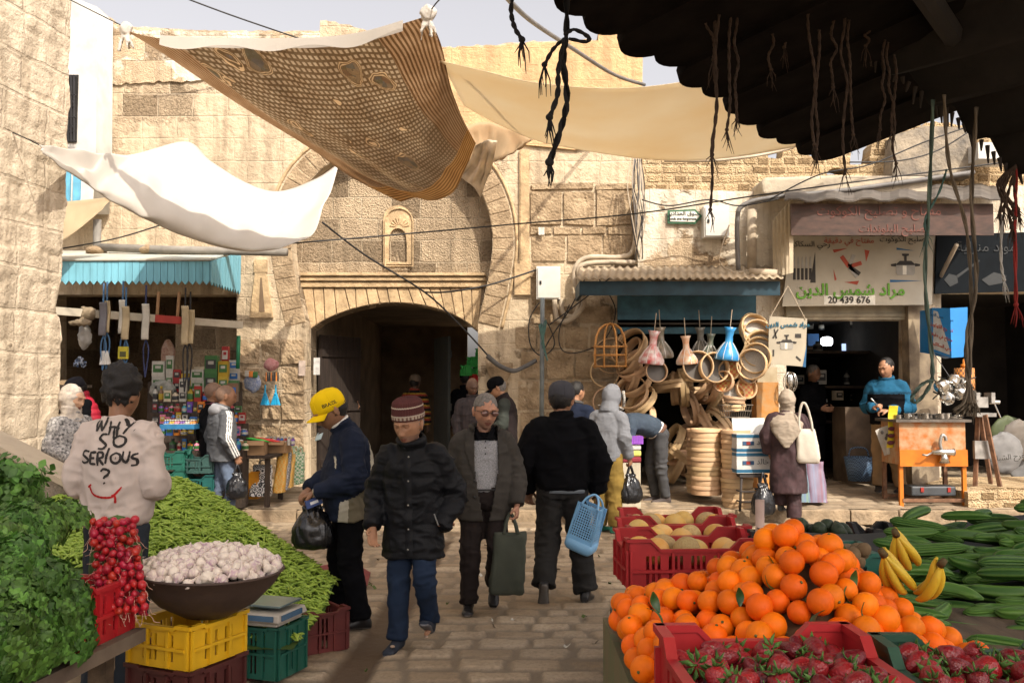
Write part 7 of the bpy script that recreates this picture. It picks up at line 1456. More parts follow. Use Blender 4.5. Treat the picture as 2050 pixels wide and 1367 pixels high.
for k,(x,c)in enumerate(((495,'white'),(503,'orange'),(511,'green'))):mb=MB();mb.box((0,0,0),(.07,.05,.09));tag(mb.build('plastic_pot',CM[c],loc=P(x,748+k,13.5),bevel=.012),c+' plastic scoop clipped in the blue netting pack','scoop')
for k in range(8):mb=MB();mb.tube([(0,0,0),(.0,0,-.13)],[.009,.013],6);tag(mb.build('kitchen_tool',[CM['black'],CM['orange']][k%3==0],loc=P(533+3.4*k,745,13.62)),'small hanging kitchen tool above the blue whisk brushes','tool','kitchen tools on the jamb wall')
mb=MB();mb.tube(pc((478,672,13.3),(476,738,13.3)),.028,10);tag(mb.build('green_post',M('green_paint',(.02,.18,.08),rough=.5),smooth=True),'short green painted post at the right end of the stall','post')
r=thing('spice_shelf','dark shelf unit with trays of nuts at the left edge of the stall','shelf',P(125,880,13.0))
for k,y in enumerate((770,820,868,905)):
 mb=MB();pbox(mb,70,y,152,y+6,13.0,.5);at_(mb.build('shelf_board',OLDWOOD),r);a,b=P(75,y,13),P(150,y,13);mb=MB();mb.ball(((a.x+b.x)/2,13.25,a.z+.0),((b.x-a.x)/2,.22,.07),18,8);at_(mb.build('nuts',M('nut_heap%d'%k,[(.36,.25,.14),(.14,.10,.08),(.40,.30,.18),(.34,.08,.07)][k],col2=(.16,.10,.05),scale=60,bump=1,bscale=80,bdist=.02),smooth=True),r)
film('big clear bag of folded plastic lying on the top step of the stall',300,762,352,800,13.2,M('grey_film',(.30,.29,.26),col2=(.12,.13,.10),scale=14,rough=.3))
WOODR=M('bent_beech',(.50,.33,.18),rough=.6,var=.14,scale=3,bump=.15,inst=.2,stretch=(1,1,6));NET=M('sieve_mesh',(.42,.40,.36),rough=.5,col2=(.30,.28,.25),scale=60);NETD=M('dark_sieve_mesh',(.08,.07,.06),rough=.6);NETO=woven('tartan_mesh',(.55,.16,.06),(.60,.42,.14),26)
def ring_mesh(R,h,t=.009):
 mb=MB();n=40;mb.loft([[Vector((r*math.cos(2*PI*k/n),r*math.sin(2*PI*k/n),z))for k in range(n)]for r,z in((R-.007,0),(R-.003,h),(R-t,h),(R-t-.007,0),(R-.007,0))],caps=False)
 mb.loft([[Vector((r*math.cos(2*PI*k/n),r*math.sin(2*PI*k/n),z))for k in range(n)]for r,z in((R+.006,h*.60),(R+.006,h*.98),(R-.006,h*.99),(R-.006,h*.59),(R+.006,h*.60))],caps=False);return mb.mesh('hoop',[WOODR])
HOOP={k:ring_mesh(*v)for k,v in dict(m=(.25,.115),s=(.15,.09),l=(.29,.125),t=(.21,.125)).items()};RAD=dict(m=.25,s=.15,l=.29,t=.21)
NETM={}
for k in HOOP:
 for nm,m in(('pale',NET),('dark',NETD),('tartan',NETO)):
  mb=MB();mb.lathe([(RAD[k]-.010,.018),(RAD[k]-.010,.021)],32);NETM[k,nm]=mb.mesh('mesh',[m],False)
def sieve(lab,loc,rot,k='m',net=None,group=None):
 o=tag(link('sieve',HOOP[k],None,loc,rot),lab,'sieve',group)
 if net:link('mesh',NETM[k,net],o)
 return o
for nm,x,y0,Y,n,l in(('t',1415,989,12.6,7,'wooden sieve hoop in the front stack on the pavement edge'),('t',1405,985,13.05,7,'wooden sieve hoop in the rear stack behind the front one'),('t',1477,1014,12.35,8,'wooden sieve hoop in the stack beside the stool')):
 b=P(x,y0,Y)
 for k in range(n):sieve(l,(b.x+rnd.uniform(-.008,.008),Y+rnd.uniform(-.008,.008),b.z+.127*k),(0,0,rnd.uniform(0,6)),nm,'pale' if k==n-1 else None,'sieve hoops: '+l[24:])
RT=lambda a,b,c:(a,b,c)
for k in range(30):
 x=1345+rnd.random()*110;y=765+rnd.random()*180;Y=13.55+rnd.random()*.7+(945-y)*.0008
 sieve('bent wood hoop in the tumbled heap filling the shop doorway',P(x,y,Y),RT(rnd.uniform(-.35,.35),rnd.uniform(-1.6,1.6),0),rnd.choice('mml'),None,'hoops heaped in the doorway')
b=P(1398,762,13.6)
sieve('large bent wood hoop lying flat on top of the heap',(b.x,b.y,b.z),(.1,.05,0),'l')
for k in range(9):sieve('bent wood hoop in the slanting row hanging left of the doorway',P(1268+2*k+rnd.uniform(-12,12),700+18*k,13.4+rnd.uniform(-.1,.1)),RT(.25+rnd.uniform(-.3,.3),-1.1+rnd.uniform(-.35,.35),.2+rnd.uniform(-.4,.4)),'m' if k>2 else 'l',None,'hoops in the slanting row')
for k in range(8):a=-.6+k*.42;sieve('pale sieve in the fan hanging beside the square sign',P(1508+14*math.sin(a*1.3),650+11.5*k,13.15-.05*k),RT(PI/2-.25+rnd.uniform(-.1,.1),.25-.22*k,.35-.1*k),'s' if k in(0,3)else 't','pale','sieves in the fan beside the sign')
for x,y,k,nt,rz,l in((1463,742,'s','tartan',-.5,'small sieve with an orange mesh hanging upper left in the lower cluster'),(1492,748,'s','pale',.4,'small pale meshed sieve hanging upper right in the lower cluster'),(1452,765,'s','tartan',-.7,'small orange sieve hanging at the left of the lower cluster'),(1490,778,'s','tartan',.25,'small sieve with a bright tartan mesh facing the street'),(1468,792,'s','pale',-.1,'small pale meshed sieve below the tartan one'),(1312,745,'s','dark',.1,'small dark meshed sieve hanging under the red drum'),(1395,735,'t','dark',0,'dark meshed sieve hanging behind the green drums'),(1425,738,'t','dark',.2,'dark meshed sieve hanging behind the blue drum')):sieve(l,P(x,y,12.95),RT(PI/2-.15,0,rz),k,nt)
WIRE=M('thin_wire',(.22,.19,.15),rough=.5,metal=.4)
def wirering(lab,x,y,Y,R,mat=WOODR,net=True):
 r=thing('round_sieve',lab,'sieve',P(x,y,Y),0);r.rotation_euler=(PI/2,0,.15);mb=MB();n=40;mb.loft([[Vector((q*math.cos(2*PI*k/n),q*math.sin(2*PI*k/n),z))for k in range(n)]for q,z in((R,0),(R,.05),(R-.012,.05),(R-.012,0),(R,0))],caps=False);mb.build('hoop',mat,r,True);mb=MB()
 for k in range(-9,10):
  t=k/10*R;l=math.sqrt(R*R-t*t)-.01;mb.tube([(t,-l,.01),(t,l,.01)],.0016,4);mb.tube([(-l,t,.012),(l,t,.012)],.0016,4)
 mb.build('wire_mesh',WIRE,r)
wirering('wide round sieve hanging behind the wooden cage',1222,712,13.55,.26);wirering('wide round wire sieve hanging below the wooden cage',1210,745,13.5,.22);wirering('lowest round wire sieve above the grey hood',1215,805,13.5,.22)
r=thing('wooden_cage','open wooden cage of bent laths hanging beside the blue awning','cage',P(1222,736,13.2));LATH=M('orange_lath',(.50,.24,.07),rough=.55,var=.2)
for k in range(4):
 a=k*PI/4+.3;mb=MB();mb.tube([Vector((.235*math.cos(a)*s,.2*math.sin(a)*s,z))for s,z in((1,0),(1,.30),(.92,.44),(.7,.55),(.38,.61),(0,.63),(-.38,.61),(-.7,.55),(-.92,.44),(-1,.30),(-1,0))],.016,8,flat=.5);mb.build('bent_lath',LATH,r,True)
for z in(0.02,.18,.30):
 mb=MB();q=[Vector((.24*math.cos(2*PI*k/24),.205*math.sin(2*PI*k/24),z))for k in range(25)];mb.tube(q,.014,8,flat=.6);mb.build('hoop',LATH,r,True)
def drum(lab,x,y0,y1,Y,c1,c2):
 a,b=P(x,y0,Y),P(x,y1,Y);h=a.z-b.z;r=thing('clay_drum',lab,'drum',b,0);r.rotation_euler=(.05,rnd.uniform(-.12,.12),0);m1=M('glazed_'+lab[:14].replace(' ','_'),c1,rough=.3,col2=c2,scale=11,spec=.6)
 mb=MB();mb.lathe([(.02,0),(h*.34,.005),(h*.37,h*.04),(h*.36,h*.16),(h*.24,h*.38),(h*.12,h*.55),(h*.105,h*.72),(h*.13,h*.88),(h*.185,h),(h*.17,h),(h*.10,h*.85)],24,caps=False);mb.build('drum_body',m1,r,True)
 mb=MB();
 for k in range(9):t=2*PI*k/9;mb.tube([(h*q*math.cos(t),h*q*math.sin(t),h*z)for q,z in((.375,.04),(.365,.17),(.245,.38),(.125,.55))],.004,4)
 mb.build('lacing',WHITEC,r);mb=MB();mb.tube([(0,0,h),(0,0,h+.25)],.006,5);mb.build('string',PIPEM,r)
drum('red and white clay drum hanging first from the left',1303,662,730,12.95,(.62,.58,.55),(.48,.03,.03));drum('dark patterned clay drum hanging behind the red and white one',1325,655,718,13.3,(.30,.24,.18),(.10,.10,.07));drum('orange patterned clay drum hanging in the middle',1376,672,730,12.95,(.62,.25,.10),(.60,.52,.40));drum('dark green clay drum hanging fourth among the drums',1420,668,720,13.2,(.07,.11,.09),(.16,.14,.10));drum('bright blue clay drum hanging nearest to the sieves',1455,655,722,12.9,(.02,.20,.48),(.05,.28,.55));drum('dull grey clay drum hanging between the orange and green ones',1405,655,715,13.4,(.20,.19,.16),(.08,.08,.07))
mb=MB();mb.tube(pc((1238,648,13.5),(1536,648,13.4)),.015,6);tag(mb.build('hanging_rail',M('dark_rail',(.06,.05,.04)),smooth=True),'thin rail carrying the drums across the sieve shop','rail')
def band_box(lab,x,y,Y,w,d,h,open_=False):
 r=thing('printed_carton',lab,'carton',P(x,y,Y),.06);mb=MB();mb.box((0,0,h/2),(w,d,h));mb.build('carton',M('white_carton',(.56,.55,.52),rough=.6),r)
 for z in(.03,h-.03):mb=MB();mb.box((0,0,z),(w+.006,d+.006,.04));mb.build('blue_band',M('carton_blue',(.02,.12,.22),rough=.6),r)
 mb=MB();mb.box((-.08,-d/2-.004,h*.5),(.15,.006,.05));mb.box((-.08,-d/2-.008,h*.5),(.05,.006,.04),k=1);mb.build('print',[M('carton_dark',(.03,.08,.16)),CM['red']],r)
 me=text(ar('خالد'),.10,.003);me.transform(Matrix.Translation((.11,-d/2-.004,h*.55))@FRONT);me.materials.append(M('carton_grey',(.12,.12,.13)));link('lettering',me,r)
 if open_:mb=MB();mb.box((0,.05,h+.10),(w*.95,.008,.20),Matrix.Rotation(-.25,3,'X'));mb.build('lid_flap',M('white_carton',(.56,.55,.52)),r)
band_box('lower white and blue carton on the stool by the sieves',1502,945,12.15,.46,.34,.27);band_box('upper white and blue carton with its lid raised on the stool',1502,904,12.15,.46,.34,.24,True)
def stool(lab,x,y,Y,z0,w,mat):
 b=P(x,y,Y);h=b.z-z0;r=thing('stool',lab,'stool',(b.x,Y,z0));mb=MB();mb.box((0,0,h-.02),(w,w,.035));mb.build('seat',mat,r)
 for sx in(-1,1):
  for sy in(-1,1):mb=MB();mb.tube([(sx*(w/2-.03),sy*(w/2-.03),h-.03),(sx*(w/2+.01),sy*(w/2+.01),0)],.017,8);mb.build('leg',mat,r,True)
 for z in(.12,.25):mb=MB();q=w/2;mb.tube([(-q,-q,z),(q,-q,z),(q,q,z),(-q,q,z),(-q,-q,z)],.012,6);mb.build('stretcher',mat,r)
stool('dark stool carrying the white and blue cartons',1502,947,12.15,.0 if False else .155,.36,M('dark_stool_wood',(.05,.04,.035)))
r=thing('brush_table','narrow stand of brushes and cloths beside the person in the grey hood','stand',P(1265,1000,12.3));mb=MB();a=P(1242,925,12.3);mb.box((P(1262,925,12.3).x,12.35,(a.z+.16)/2),(.24,.3,a.z-.16));at_(mb.build('cabinet',M('cream_stand',(.45,.40,.30))),r)
for k,(c,nm)in enumerate((((.20,.02,.03),'dark red'),((.55,.50,.12),'lemon'),((.50,.49,.46),'white'))):mb=MB();mb.box((0,0,.04),(.26,.28,.075));tag(mb.build('folded_cloth',M('fold%d'%k,c),loc=(P(1262,925,12.3).x,12.33,a.z+.001+.08*k),bevel=.02),nm+' folded cloth in the pile beside the grey hood','cloth')
for k in range(14):mb=MB();mb.box((0,0,.05),(.018,.26,.10));tag(mb.build('scrub_brush',M('lime' if k<6 else 'violet',(.20,.55,.03)if k<6 else(.28,.08,.50)),loc=(P(1262,925,12.3).x-.14+.022*k,12.3,a.z+.245)),('lime green' if k<6 else 'violet')+' brush head in the row on top of the cloth pile','brush',('lime' if k<6 else 'violet')+' brush heads on the stand')
r=thing('wire_tray','wire tray holding pale sieves in front of the heap','tray',P(1472,835,12.8));mb=MB()
for z,q in((0,.8),(.09,.9),(.17,1)):mb.tube([Vector((sx*.21*q,sy*.15*q,z))for sx,sy in((-1,-1),(1,-1),(1,1),(-1,1),(-1,-1))],.006,5)
for k in range(12):x=-.2+.036*k;mb.tube([(x,-.15,.17),(x*.8,-.12,0),(x*.8,.12,0),(x,.15,.17)],.003,4)
mb.build('wire_frame',WIRE,r);
for k in range(2):sieve(('lower','upper')[k]+' pale sieve lying in the wire tray',(P(1470,832,12.8).x,12.8,P(1470,828,12.8).z+.05+.1*k),(.1,0,k),'s','pale')
r=thing('work_bench','orange flaking metal work bench on thin legs crowded with pots','bench',P(1868,1015,12.35));OR=M('flaking_orange_bench',(.36,.105,.012),col2=(.36,.27,.16),scale=9,rough=.6,bump=.4,bscale=40);OR2=M('bright_orange_bench',(.48,.14,.006),rough=.5,var=.2)
a,b=P(1798,845,12.35),P(1938,1015,12.35);w=b.x-a.x;zb=b.z;xc=(a.x+b.x)/2;z1=P(1868,900,12.35).z;z2=P(1868,930,12.35).z
mb=MB();mb.box((xc,12.65,(a.z+z2)/2),(w-.02,.6,a.z-z2));at_(mb.build('cabinet',OR),r);mb=MB();mb.box((xc,12.335,(z1+z2)/2-.01),(w,.03,z1-z2+.02));at_(mb.build('apron',OR2),r)
mb=MB();mb.box((xc,12.65,a.z+.02),(w+.10,.72,.035));at_(mb.build('bench_top',M('worn_steel_top',(.14,.12,.10),metal=.6,rough=.5,var=.4)),r)
for x in(a.x+.03,b.x-.03):
 for y in(12.38,12.92):mb=MB();mb.box((x,y,(z2+zb)/2),(.05,.05,z2-zb));at_(mb.build('leg',OR2 if y<12.5 else RUST),r)
mb=MB();mb.box((xc,12.36,zb+.09),(w-.08,.03,.045));mb.box((xc,12.92,zb+.09),(w-.08,.03,.045));at_(mb.build('lower_rail',RUST),r)
r2=thing('meat_grinder','steel meat grinder clamped on the front of the orange bench','grinder',P(1890,905,12.25));mb=MB();mb.tube([(-.16,0,.0),(-.02,0,.0),(.08,0,.0),(.13,0,.0)],[.03,.045,.045,.055],14);mb.lathe([(.05,-.13),(.075,-.14),(.035,-.02)],14);mb.build('body',STEELB,r2,True);mb=MB();mb.tube(spl([(-.03,0,.02),(-.05,0,.12),(-.02,0,.22),(.02,0,.20),(.03,0,.15)],5),.022,8);mb.build('clamp',STEEL,r2,True);mb=MB();mb.tube([(-.15,0,0),(-.24,-.03,-.04),(-.30,-.03,-.03)],.012,8);mb.build('crank_handle',STEEL,r2,True)
zt=a.z+.04
POTM={}
def pot(lab,loc,rot,R,h,group=None):
 k=(R,h)
 if k not in POTM:
  mb=MB();mb.lathe([(.01,0),(R*.92,0),(R,.012),(R,h),(R+.008,h+.004),(R-.006,h),(R-.008,.014),(.01,.012)],20);hd=MB();hd.tube([(R,0,h*.8),(R+.06,0,h*.85),(R+.13,0,h*.9)],[.008,.010,.012],8,flat=.6);POTM[k]=(mb.mesh('pot',[STEELB]),hd.mesh('handle',[BLACKR]))
 o=tag(link('steel_pot',POTM[k][0],None,loc,rot),lab,'pot',group);link('handle',POTM[k][1],o)
for k in range(11):pot('small steel pot among the clutter on the orange bench top',(a.x+.10+.085*k+rnd.uniform(-.02,.02),12.5+rnd.uniform(-.1,.25),zt),(0,0,rnd.uniform(0,6)),rnd.choice((.05,.06,.075)),rnd.choice((.05,.07,.03)),'pots on the orange bench')
for k,(x,y)in enumerate(((1878,776),(1905,770),(1925,775),(1893,795),(1915,790),(1932,790),(1900,782))):pot('steel pot in the shiny bunch hanging above the orange bench',P(x,y,12.55+.06*(k%3)),(1.2+rnd.uniform(-.6,.6),rnd.uniform(-.8,.8),rnd.uniform(0,6)),.085,.11,'bunch of hanging pots')
mb=MB();mb.tube(pc((1868,705,12.8),(1905,760,12.6)),.006,5);tag(mb.build('hook_wire',CABLE),'thin wire from which the bunch of pots hangs','wire')
r=thing('gas_heater','orange perforated metal cylinder standing behind the hanging pots','heater',P(1932,800,12.9));mb=MB();mb.lathe([(.01,0),(.13,0),(.13,.44),(.01,.44)],24);mb.build('perforated_cylinder',woven('perforated_orange',(.52,.20,.04),(.16,.07,.03),26),r,True);mb=MB();mb.lathe([(.05,.44),(.05,.49),(.02,.5),(.02,.56),(.004,.57)],14);mb.build('top_cap',OR2,r,True)
r=thing('vise_stand','steel bench vise on a splayed steel stand right of the orange bench','vise',P(1968,975,12.5));z0=P(1968,975,12.5).z;zv=P(1968,830,12.5).z
for x0,x1,y in((1958,1952,12.55),(1972,2002,12.4),(1962,1985,12.75)):mb=MB();mb.tube([P(x0,830,y),P(x1,975,y)],.035,4);at_(mb.build('leg',RUST),r)
mb=MB();mb.box((P(1968,830,12.5).x,12.55,zv),(.26,.3,.05));at_(mb.build('steel_plate',STEEL),r);mb=MB();mb.box((P(1966,900,12.5).x,12.5,P(0,900,12.5).z),(.22,.06,.24));at_(mb.build('steel_plate',STEEL),r);mb=MB();c=P(1965,805,12.5);mb.box((c.x-.05,12.5,c.z),(.2,.16,.14));mb.box((c.x-.10,12.48,c.z+.08),(.05,.2,.10));mb.box((c.x+.10,12.48,c.z+.06),(.05,.2,.14));mb.tube([(c.x+.1,12.5,c.z),(c.x+.24,12.5,c.z)],.025,10);at_(mb.build('vise_jaw',STEEL),r);mb=MB();mb.tube(pc((1985,795,12.5),(2003,836,12.5)),.010,8);at_(mb.build('vise_handle',STEELB),r)
r=thing('card_strip','yellow strip of carded parts hanging beside the vendor','card',P(1788,852,12.5));mb=MB();mb.grid(lambda u,v:P(1780+18*u-5*v,812+84*v,12.55)+Vector((0,.02*math.sin(v*7),0)),4,12);o=at_(mb.build('card',M('yellow_strip',(.58,.46,.02),rough=.4)),r);m=o.modifiers.new('t','SOLIDIFY');m.thickness=.006
for k in range(3):mb=MB();c=P(1785-k,858+14*k,12.52);mb.ball(c,(.05,.02,.03),10,6);mb.ball(c+Vector((.03,-.01,.01)),.018,8,5);at_(mb.build('carded_part',M('maroon_part',(.10,.02,.03))),r)
r=thing('printed_sheet','white curling sheet with small pictures hanging behind the yellow strip','sheet',P(1775,880,12.62));mb=MB();mb.grid(lambda u,v:P(1752+26*u+20*v,862-12*u+50*v+4*u*v,12.66)+Vector((0,.03*math.sin(u*4+v),0)),6,8);o=at_(mb.build('sheet',M('off_white_sheet',(.46,.43,.38))),r);m=o.modifiers.new('t','SOLIDIFY');m.thickness=.004
for k in range(7):mb=MB();c=P(1766+6*(k%2)+4*k,865+6*k,12.60);mb.ball(c,(.022,.01,.028),8,5);at_(mb.build('picture',M('sheet_print',(.10,.09,.08))),r)
mb=MB();c=P(1655,692,16.0);mb.lathe([(.005,0),(.08,.005),(.10,.05),(.098,.12),(.06,.15),(.01,.155)],18,c);tag(mb.build('ceiling_lamp',M('lamp_glow',(.85,.9,1.0),emit=6,bump=0),smooth=True),'small white lamp glowing in the dark repair shop','lamp')
mb=MB();pbox(mb,1687,688,1703,704,16.4,.05);tag(mb.build('screen',M('screen_glow',(.35,.45,.7),emit=1.0,bump=0)),'small bluish lit screen in the dark repair shop','screen')
mb=MB();pbox(mb,1617,668,1640,692,16.3,.05);tag(mb.build('hanging_card',M('blue_panel',(.03,.10,.25))),'dull blue card hanging at the back of the repair shop','card')
for k in range(34):
 x=1585+rnd.random()*220;y=rnd.choice((660,700,735,770,800,830,868))+rnd.uniform(-5,5);Y=15.2+rnd.random()*2;kind=rnd.choice(('carton','bottle'));c=rnd.choice(('brown','black','cream','white','blue'));put(kind,c,'black' if c!='black' else 'white',rnd.choice((.10,.16)),rnd.choice((.16,.24)),P(x,y,Y),rnd.uniform(-.4,.4),'on the shelves deep in the dark repair shop')
for y in(702,772,842):mb=MB();pbox(mb,1580,y,1812,y+5,15.3,2.0);tag(mb.build('dark_shelf',OLDWOOD),('top','middle','bottom')[(y-702)//70]+' wooden shelf in the dark repair shop','shelf')
r=thing('counter','worn stone counter behind the woman in the plum robe','counter',P(1720,980,14.6));mb=MB();pbox(mb,1692,815,1760,985,14.4,.6);at_(mb.build('counter',M('grimy_counter',(.16,.11,.07),col2=(.07,.05,.035),scale=4)),r)
mb=MB()
r=thing('laundry_basket','pale blue perforated basket on the repair shop floor','basket',P(1720,962,14.0));wv=woven('blue_basket_weave',(.09,.16,.26),(.03,.05,.09),50);mb.lathe([(.01,0),(.16,0),(.22,.36),(.20,.36),(.15,.02)],24,sy=.8);mb.build('basket',wv,r,True);mb=MB();mb.tube(spl([(-.15,0,.36),(-.12,0,.47),(.0,0,.5),(.12,0,.47),(.15,0,.36)],4),.012,8);mb.build('handle',wv,r,True)
for k,(x,l)in enumerate(((1600,'striped pastel bag standing behind the left foot of the woman in the robe'),(1634,'striped pink and blue bag standing right of the woman in the robe'))):flatbag(l,x-22,925,x+20,1004,12.35+.1*k,M('pastel_stripes%d'%k,[(.10,.15,.24),(.17,.08,.11)][k],col2=[(.14,.22,.13),(.15,.18,.26)][k],scale=3,stretch=(9,1,.3),rough=.5),lean=.05,handles=False)
mb=MB();mb.ball((0,0,.03),(.16,.12,.05),20,12);me=mb.mesh('rag',[WHITEC]);wrinkle(me,.014,10,5);finish(me,[WHITEC]);tag(link('white_rag',me,None,G(1682,1042)),'crumpled white rag lying below the kerb','rag')
r=thing('tool_case','grey plastic tool case with red latches under the orange bench','tool case',(xc+.05,12.6,zb+.13));mb=MB();mb.box((0,0,.07),(.6,.3,.13));o=mb.build('case',M('case_grey',(.05,.055,.06),rough=.5),r,bevel=.02)
for s in(-.16,.2):mb=MB();mb.box((s,-.155,.09),(.04,.02,.06));mb.build('latch',CM['red'],r)
for k,(x,y,c)in enumerate(((2010,905,(.16,.155,.15)),(2040,880,(.13,.11,.09)),(2050,925,(.19,.19,.19)),(2018,872,(.08,.10,.04)))):film(['white sack with dark writing slumped at the far right','tan sack slumped behind the white sack at the far right','pale sack cut by the right edge of the view','olive bag on top of the sacks at the far right'][k],x-38,y-40,x+40,y+42,14.1+.15*k,M('sack%d'%k,c,rough=.6),'sack','sack')
me=text(ar('يفرح الشباب'),.11,.004);me.transform(Matrix.Translation(P(2018,915,13.50))@Matrix.Rotation(-.12,4,'Y')@FRONT);me.materials.append(SBLK);link('lettering',me,[o for o in C.objects if o.name=='sack'][0]);
r=thing('helmet','shiny wire framed ornament hanging on the orange pillar','ornament',P(1582,765,13.3));mb=MB()
for k in range(6):a_=k*PI/6;mb.tube([Vector((.10*math.cos(a_)*math.cos(q),.10*math.sin(a_)*math.cos(q),.15*math.sin(q)))for q in[2*PI*j/20 for j in range(21)]],.006,5)
mb.ball((0,0,.02),(.06,.04,.10),14,10);mb.build('wire_frame',STEELB,r,True)
for k,(x,y,m)in enumerate(((958,735,'g'),(970,752,'g'),(945,752,'g'),(962,770,'r'),(975,718,'g'))):crate(['green','second green','third green','red','topmost green'][k]+' crate in the leaning stack beyond the gate',P(x,y,14.75),.4,.30,.22,.16,M('bright_green_crate',(.03,.26,.05),rough=.5)if m=='g' else CRED)
mb=MB();mb.tube(pc((1086,596,13.7),(1084,885,13.7)),.035,10);tag(mb.build('utility_post',M('grey_blue_post',(.16,.18,.18),rough=.6,var=.3),smooth=True),'thin grey blue post against the wall left of the sieve shop','post')
mb=MB()
for k in range(5):mb.tube(spl([P(1086,640,13.64)+Vector((.05*math.cos(k),0,-.03*k)),P(1092-3*k,655,13.62),P(1084+3*k,690+8*k,13.62)],4),.012,5)
tag(mb.build('cord_tangle',ROPET),'teal cord tangled round the grey blue post','cord')
for k,(x0,y0,x1,y1,Y,c)in enumerate(((598,722,611,752,13.93,(.42,.33,.27)),(628,716,640,750,14.28,(.50,.49,.46)),(1078,455,1090,470,13.9,(.6,.55,.46)))):
 mb=MB();pbox(mb,x0,y0,x1,y1,Y,.01);tag(mb.build('paper_notice',M('notice%d'%k,c,var=.35,scale=12)),('faded printed notice pasted on the left gate jamb','white paper notice just inside the gateway at the left','small pale notice on the rough blocks')[k],'notice')
def spots(fn,n,d,seed=1,tries=60):
 """n points from sampler fn() at least d apart in all three axes"""
 R_=random.Random(seed);out=[];t=0
 while len(out)<n and t<n*tries:
  t+=1;p=fn(R_)
  if all((p-q).length>d for q in out):out.append(p)
 return out
def rr3():return(rnd.uniform(0,6.28),rnd.uniform(0,6.28),rnd.uniform(0,6.28))
def fruit(name,r,mats,lump=.03,f=8,seg=22,sz=1.0,extra=None):
 mb=MB();mb.ball((0,0,0),(r,r,r*sz),seg,14)
 if extra:extra(mb)
 me=mb.mesh(name,mats);p=vcos(me);n=vnor(me);setcos(me,p+n*(r*lump*(fbm(p,f/r*.1,3,2)-.45))[:,None]);return me
ORM=M('orange_peel',(.80,.155,.001),rough=.55,var=.15,scale=18,bump=.35,bscale=420,bdist=.002,inst=.16,spec=.25);LEAF=M('citrus_leaf',(.03,.075,.012),rough=.45,var=.4,scale=30,inst=.3);STEMG=M('stem_green',(.10,.12,.03),rough=.7)
WOODD=M('stall_board',(.13,.09,.055),rough=.85,col2=(.06,.04,.025),scale=3,bump=.5,bscale=30,bdist=.01,stretch=(6,1,6))
stl=thing('market_table','wooden market table under the fruit crates in the right foreground','table',(1.4,4.4,0))
mb=MB();mb.add([(.73,6.25,.69),(.50,3.3,.69),(3.2,3.3,.69),(3.6,6.25,.69),(.73,6.25,.64),(.50,3.3,.64),(3.2,3.3,.64),(3.6,6.25,.64)],[[3,2,1,0],[4,5,6,7],[0,1,5,4],[1,2,6,5],[2,3,7,6],[3,0,4,7]]);mb.box((1.72,2.25,.90),(2.75,2.1,.05));at_(mb.build('table_top',WOODD),stl)
for p in((.42,3.15),(.8,6.1),(2.9,3.1),(3.3,6.1),(.42,1.5)):mb=MB();mb.box((*p,.32 if p[1]>3.2 else .43),(.09,.09,.63 if p[1]>3.2 else .86));at_(mb.build('leg',WOODD),stl)
mb=MB();mb.box((.335,2.25,.66),(.03,2.1,.46));at_(mb.build('side_board',M('green_grey_board',(.10,.12,.05),col2=(.16,.11,.06),scale=4,stretch=(6,6,1))),stl)
me=fruit('orange',.0325,[ORM,STEMG],.05,8,24,.96,lambda b:b.lathe([(.001,.031),(.004,.032),(.002,.034)],8,k=1))
tz=lambda x,y:.955+.31*math.exp(-((x-.765)/.20)**2-((y-2.5)/.33)**2)+.11*math.exp(-((x-.47)/.2)**2-((y-2.65)/.35)**2)+.07*math.exp(-((x-1.02)/.14)**2-((y-2.5)/.3)**2)
def osamp(R):x=R.uniform(.315,1.20);y=R.uniform(2.16,3.0);return Vector((x,y,tz(x,y)+R.choice((0,0,.035))+R.uniform(-.006,.006)))
for i,p in enumerate(sorted(spots(osamp,330,.052,5,120),key=lambda p:p.y)):tag(link('orange',me,None,p,rr3()),'ripe orange in the big heap on the right market table','orange','oranges in the heap')
for i,(x,y)in enumerate(((1312,1265),(1300,1300),(1318,1325),(1308,1352),(1335,1290),(1345,1335))):tag(link('orange',me,None,P(x,y,2.35-.02*i),rr3()),'orange spilling down at the left end of the heap beside the red strawberry crate','orange','oranges at the left end')
mb=MB();mb.grid(lambda u,v:Vector((.31+.85*u,2.08+.95*v,max(.93,tz(.31+.85*u,2.08+.95*v)-.045))),24,24);tag(mb.build('gap_shade_mound',M('gap_shade',(.10,.05,.02)),smooth=True),'added dark mound standing in for the shaded gaps under the oranges','cloth')  # added mound below the top layer, its dark colour paints the gaps
mb=MB();mb.grid(lambda u,v:Vector(((u-.5)*.06,(v-.5)*.028*math.sin(PI*(.05+.9*u)),.012*math.sin(u*3)+.01*(v-.5)**2)),8,4);lf=mb.mesh('leaf',[LEAF])
for x,y in((1540,1130),(1480,1195),(1715,1160),(1735,1225),(1315,1205),(1700,1190),(1690,1115),(1640,1245),(1310,1235),(1545,1165)):tag(link('citrus_leaf',lf,None,P(x,y,2.18+(1240-y)*.0022),rr3()),'dark green citrus leaf lying among the oranges','leaf','citrus leaves')
def pear(R,h,seg=14):return[(R*.15,0),(R*.8,h*.12),(R,h*.32),(R*.9,h*.55),(R*.55,h*.82),(R*.12,h)]
SBM,nt,b,o=_new('strawberry');t=NT(nt);vo=t.n('ShaderNodeTexVoronoi');vo.inputs['Scale'].default_value=210;t.l(t.coord('Object'),vo.inputs['Vector']);oi=t.n('ShaderNodeObjectInfo');t.l(t.mix(t.ramp(vo.outputs['Distance'],[(.06,(.8,.8,.8)),(.12,(0,0,0))]),t.mix(oi.outputs['Random'],(.09,.003,.007),(.28,.010,.013)),(.42,.20,.05)),b.inputs['Base Color']);b.inputs['Roughness'].default_value=.4;t.bump(b,vo.outputs['Distance'],.5,.003)
